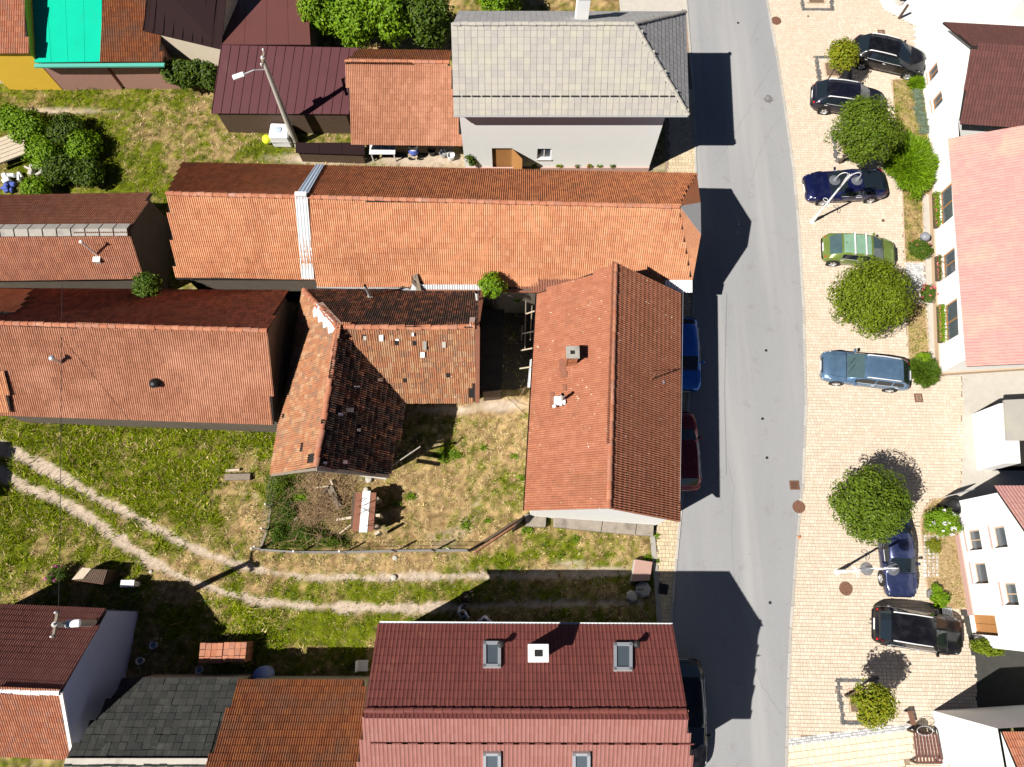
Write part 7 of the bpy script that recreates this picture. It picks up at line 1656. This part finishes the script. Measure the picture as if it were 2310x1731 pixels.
bush('rose_bush', 'pink flowered bush left of the slatted hutch', 'rose bush', 130, 1298, .5, .55, .60, .45, M['weed'], 1600, .09, 401, flowers=(M['magenta_flower'], 9))
bush('shrub', 'small green plant at the right corner of the slatted hutch', 'plant', 258, 1322, .2, .3, .22, .2, M['weed'], 400, .08, 402)
# utility poles
def util_pole(label, px, py, h_, top=None, lampdir=None, brk=True):
    b_ = W(px, py); t_ = thing('utility_pole', label, 'utility pole', b_); tp = W(top[0], top[1], h_) if top else b_+UP*h_
    MB().tube([b_-UP*.1, b_.lerp(tp, .5), tp], [.19, .15, .11], 12).build('shaft', M['concrete_light'], t_)
    if lampdir:
        l = W(lampdir[0], lampdir[1], h_-.6); a = b_.lerp(tp, .88); MB().tube([a, a.lerp(l, .5)+UP*.15, l], .035, 7).build('arm', M['galv'], t_)
        d = (l-a).normalized(); m_ = Matrix.Rotation(math.atan2(d.y, d.x), 3, 'Z'); MB().box(l+d*.15, (.62, .30, .16), mtx=m_).build('lamp_head', M['white_plastic'], t_, bevel=.05)
    MB().box(tp-UP*.1, (.1, 1.0, .1)).build('crossbar', M['wood_grey'], t_)
    for k in (-.45, 0, .45): MB().lathe([(.04, 0), (.06, .06), (.04, .14), (.005, .16)], tp+Vector((0, k, -.05)), 8).build('insulator', M['white_metal'], t_)
    return tp
tpA = util_pole('tall concrete utility pole with a lamp in front of the plum barn', 668, 326, 6.6, (592, 130), (545, 170))
tpB = util_pole('utility pole with a lamp above the brown roofed corner house', 285, 1402, 6.8, (122, 1409), (160, 1407))
for i, (a, b_) in enumerate(((tpB, Vector((-36, 34, 6.5))), )):
    pass
t_ = thing('power_line', 'thin black overhead line crossing the left meadow from top to bottom', 'cable', W(136, 1180, 5.5)); MB().tube([W(140, 640, 6.0), W(137, 1015, 5.5), W(136, 1200, 5.4), W(131, 1420, 6.2)], .012, 5).build('cable', M['iron'], t_)
t_ = thing('power_line', 'pale overhead wire above the dark edge of the road', 'cable', W(1545, 700, 5)); MB().tube([W(1541, 655, 4.9), W(1538, 900, 4.6), W(1534, 1130, 4.8)], .008, 4).build('cable', M['galv'], t_)
# patio between the top houses
t_ = thing('white_tank', 'large white plastic tank at the foot of the utility pole', 'tank', W(640, 320)); p = W(640, 318)
MB().prism([(p.x-.55, p.y-.45), (p.x+.6, p.y-.5), (p.x+.65, p.y+.45), (p.x-.5, p.y+.5)], 0, 1.05).build('tank', M['white_plastic'], t_, bevel=.08); MB().lathe([(.2, 1.05), (.2, 1.1), (.01, 1.12)], p, 14).build('lid', M['galv_blue'], t_)
for k in range(4): MB().box(p+Vector((0, -.5+k*.32, .55)), (1.3, .03, .03)).build('cage_bar', M['galv'], t_)
p = W(602, 315, .25); t_ = thing('yellow_ball', 'bright yellow ball beside the white tank', 'ball', p); MB().lathe([(.002, -.28)]+[(.28*math.sin(PI*k/10), -.28*math.cos(PI*k/10)) for k in range(1, 10)]+[(.002, .28)], p, 18).build('ball', M['yellow_ball'], t_, smooth=True)
mono('low_shed', 'long low brown roof between the tank and the orange house', [(668, 322), (822, 322), (822, 350), (668, 345)], (1.0, 1.0, .85, .85), M['dark_brown'], 'plain', M['wood_dark'])
t_ = thing('patio_table', 'white garden table on the patio below the orange house', 'table', W(868, 352)); p = W(868, 352)
MB().box(p+UP*.74, (1.5, .8, .05)).build('table_top', M['white_metal'], t_, bevel=.01)
for a in (-.65, .65):
    for b_ in (-.33, .33): MB().box(p+Vector((a, b_, .36)), (.06, .06, .72)).build('leg', M['white_metal'], t_)
p = W(936, 354); t_ = thing('pushchair', 'blue and white pushchair on the patio', 'pushchair', p); MB().lathe([(.22, .35), (.30, .6), (.22, .75), (.01, .7)], p, 12).build('seat', M['blue_fabric'], t_); MB().lathe([(.30, .75), (.22, .95), (.01, 1.02)], p+Vector((0, .15, 0)), 12).build('hood', M['white_plastic'], t_)
for a in (-.25, .25): MB().lathe([(.12, -.02), (.12, .02), (.01, .02)], p+Vector((a, -.2, .12)), 12, 'Y').build('wheel', M['rubber'], t_)
for k, (x, y, c_) in enumerate(((975, 348, 'iron'), (1000, 352, 'galv'), (1018, 358, 'white_plastic'))):
    p = W(x, y); t_ = thing('patio_pot', ['dark tub on the patio, left of three containers', 'grey tub on the patio, the middle of three containers', 'white tub on the patio, nearest the dark bush'][k], 'tub', p); MB().lathe([(.16, 0), (.22, .35), (.24, .38), (.2, .38), (.18, .2), (.01, .2)], p, 14).build('tub', M[c_], t_)
tree('garden_bush', 'dark bush in the corner between the patio and the tall white house', 'shrub', 1066, 352, 1.0, .55, M['hedge'], 1800, .14, seed=500, squash=1.3, trunk_r=.04, clumps=20, cr=.4)
for k, x in enumerate((1172, 1205, 1262, 1302, 1330, 1352, 1382)): bush('potted_plant', ['westernmost', 'second', 'third', 'middle', 'fifth', 'sixth', 'easternmost'][k]+' pot plant in the row below the white house wall, counted from the left', 'potted plant', x, 373, .45, .22, .18, .2, M[['bright', 'bright', 'tree_yellow', 'weed', 'tree_yellow', 'bright', 'weed'][k]], 260, .09, 510+k, flowers=(M['pink_flower'], 3) if k in (3, 4) else None, group='pot plants below the white house wall')
p = W(1190, 345); t_ = thing('bicycle', 'bicycle leaning against the tall white house', 'bicycle', p)
for dx in (-.5, .5): MB().tube([p+Vector((dx+.33*math.cos(2*PI*k/18), .05, .35+.33*math.sin(2*PI*k/18))) for k in range(19)], .02, 5).build('wheel', M['rubber'], t_)
for a, b_ in (((-.5, .35), (-.1, .85)), ((-.1, .85), (.35, .85)), ((.35, .85), (.5, .35)), ((-.5, .35), (0, .3)), ((0, .3), (-.15, .9)), ((0, .3), (.35, .8)), ((.35, .85), (.32, 1.05))): MB().tube([p+Vector((a[0], .05, a[1])), p+Vector((b_[0], .05, b_[1]))], .018, 5).build('frame_tube', M['wood_orange'], t_)
MB().box(p+Vector((-.15, .05, .94)), (.24, .12, .05)).build('saddle', M['iron'], t_, bevel=.015); MB().tube([p+Vector((.32, -.2, 1.05)), p+Vector((.32, .3, 1.05))], .015, 5).build('handlebar', M['galv'], t_)
# left garden clutter
t_ = thing('board_stack', 'pale weathered board stack among the bushes at the left edge', 'board stack', W(25, 330)); a, b_ = W(-30, 350, .7), W(50, 320, .7)
for k in range(6): o = Vector((.06*k, -.28*k+.7, 0)); board(a+o, b_+o, .25, .10, M['wood_pale'], t_, 'board')
MB().box(W(10, 338, .3), (2.0, 1.3, .55), .35).build('base', M['wood_grey'], t_)
for k, (x, y, w, l, c_, lb) in enumerate(((30, 405, .9, .5, 'white_plastic', 'white sheet heap left of the bushes'), (85, 385, 1.1, .45, 'concrete_light', 'pale heap of stones under the bushes'), (20, 425, .6, .7, 'blue_fabric', 'dark blue bag at the left edge of the garden'), (35, 460, 1.6, .35, 'concrete_light', 'long pale slab between garden and small left house'))):
    p = W(x, y, .15); t_ = thing('garden_heap', lb, 'heap', p)
    for q in range(7): MB().box(p+Vector((rnd.uniform(-w, w)*.6, rnd.uniform(-l, l)*.6, rnd.uniform(-.05, .15))), (rnd.uniform(.25, .5)*w, rnd.uniform(.25, .6)*l, rnd.uniform(.1, .3)), rnd.random()*3).build('piece', M[c_], t_, bevel=.03)
# shaded yard at the bottom: brick stacks, blue drum
for k, (x, y) in enumerate(((494, 1470), (546, 1468))):
    t_ = thing('brick_stack', ['left stack of orange roof tiles in the dark yard', 'right stack of orange roof tiles in the dark yard'][k], 'tile stack', W(x, y)); p = W(x, y)
    for zz in range(5):
        for i in range(4):
            for j in range(3): MB().box(p+Vector(((i-1.5)*.27+rnd.uniform(-.01, .01), (j-1)*.30+rnd.uniform(-.01, .01), .13+zz*.19)), (.25, .28, .17)).build('tile_block', M['tile_shed'], t_)
p = W(602, 1520); t_ = thing('blue_drum', 'pale blue drum by the wall of the brown tiled outbuilding', 'drum', p); MB().lathe([(.38, 0), (.40, .2), (.38, .4), (.40, .6), (.37, .85), (.01, .88)], p, 18).build('drum', mat('pale_blue_plastic', (.30,.38,.70), .5, .05), t_, smooth=True)
for k, (x, y, m_) in enumerate(((352, 1455, 'galv_blue'), (322, 1490, 'white_plastic'), (455, 1510, 'galv_blue'))): p = W(x, y); t_ = thing('bucket', ['blue bucket in the dark yard, upper one', 'pale bucket in the dark yard nearest the bluish shaded gable', 'blue bucket in the dark yard, right one'][k], 'bucket', p); MB().lathe([(.12, 0), (.17, .32), (.18, .33), (.15, .32), (.11, .05), (.01, .05)], p, 14).build('bucket', M[m_], t_)
p = W(822, 1500); t_ = thing('garden_chair', 'white garden chair at the west wall of the large maroon house', 'chair', p); MB().box(p+UP*.44, (.5, .5, .04)).build('seat', M['white_plastic'], t_, bevel=.01); MB().box(p+Vector((-.22, 0, .72)), (.04, .5, .55)).build('backrest', M['white_plastic'], t_, bevel=.01)
for a in (-.2, .2):
    for b_ in (-.2, .2): MB().box(p+Vector((a, b_, .22)), (.04, .04, .44)).build('leg', M['white_plastic'], t_)

mono('dark_shed', 'shed just outside the left edge whose shadow falls on the track', [(-420, 1020), (-190, 1030), (-185, 1150), (-420, 1150)], (3.0, 3.0, 2.8, 2.8), M['tile_brown'], 'double', M['old_plaster'])
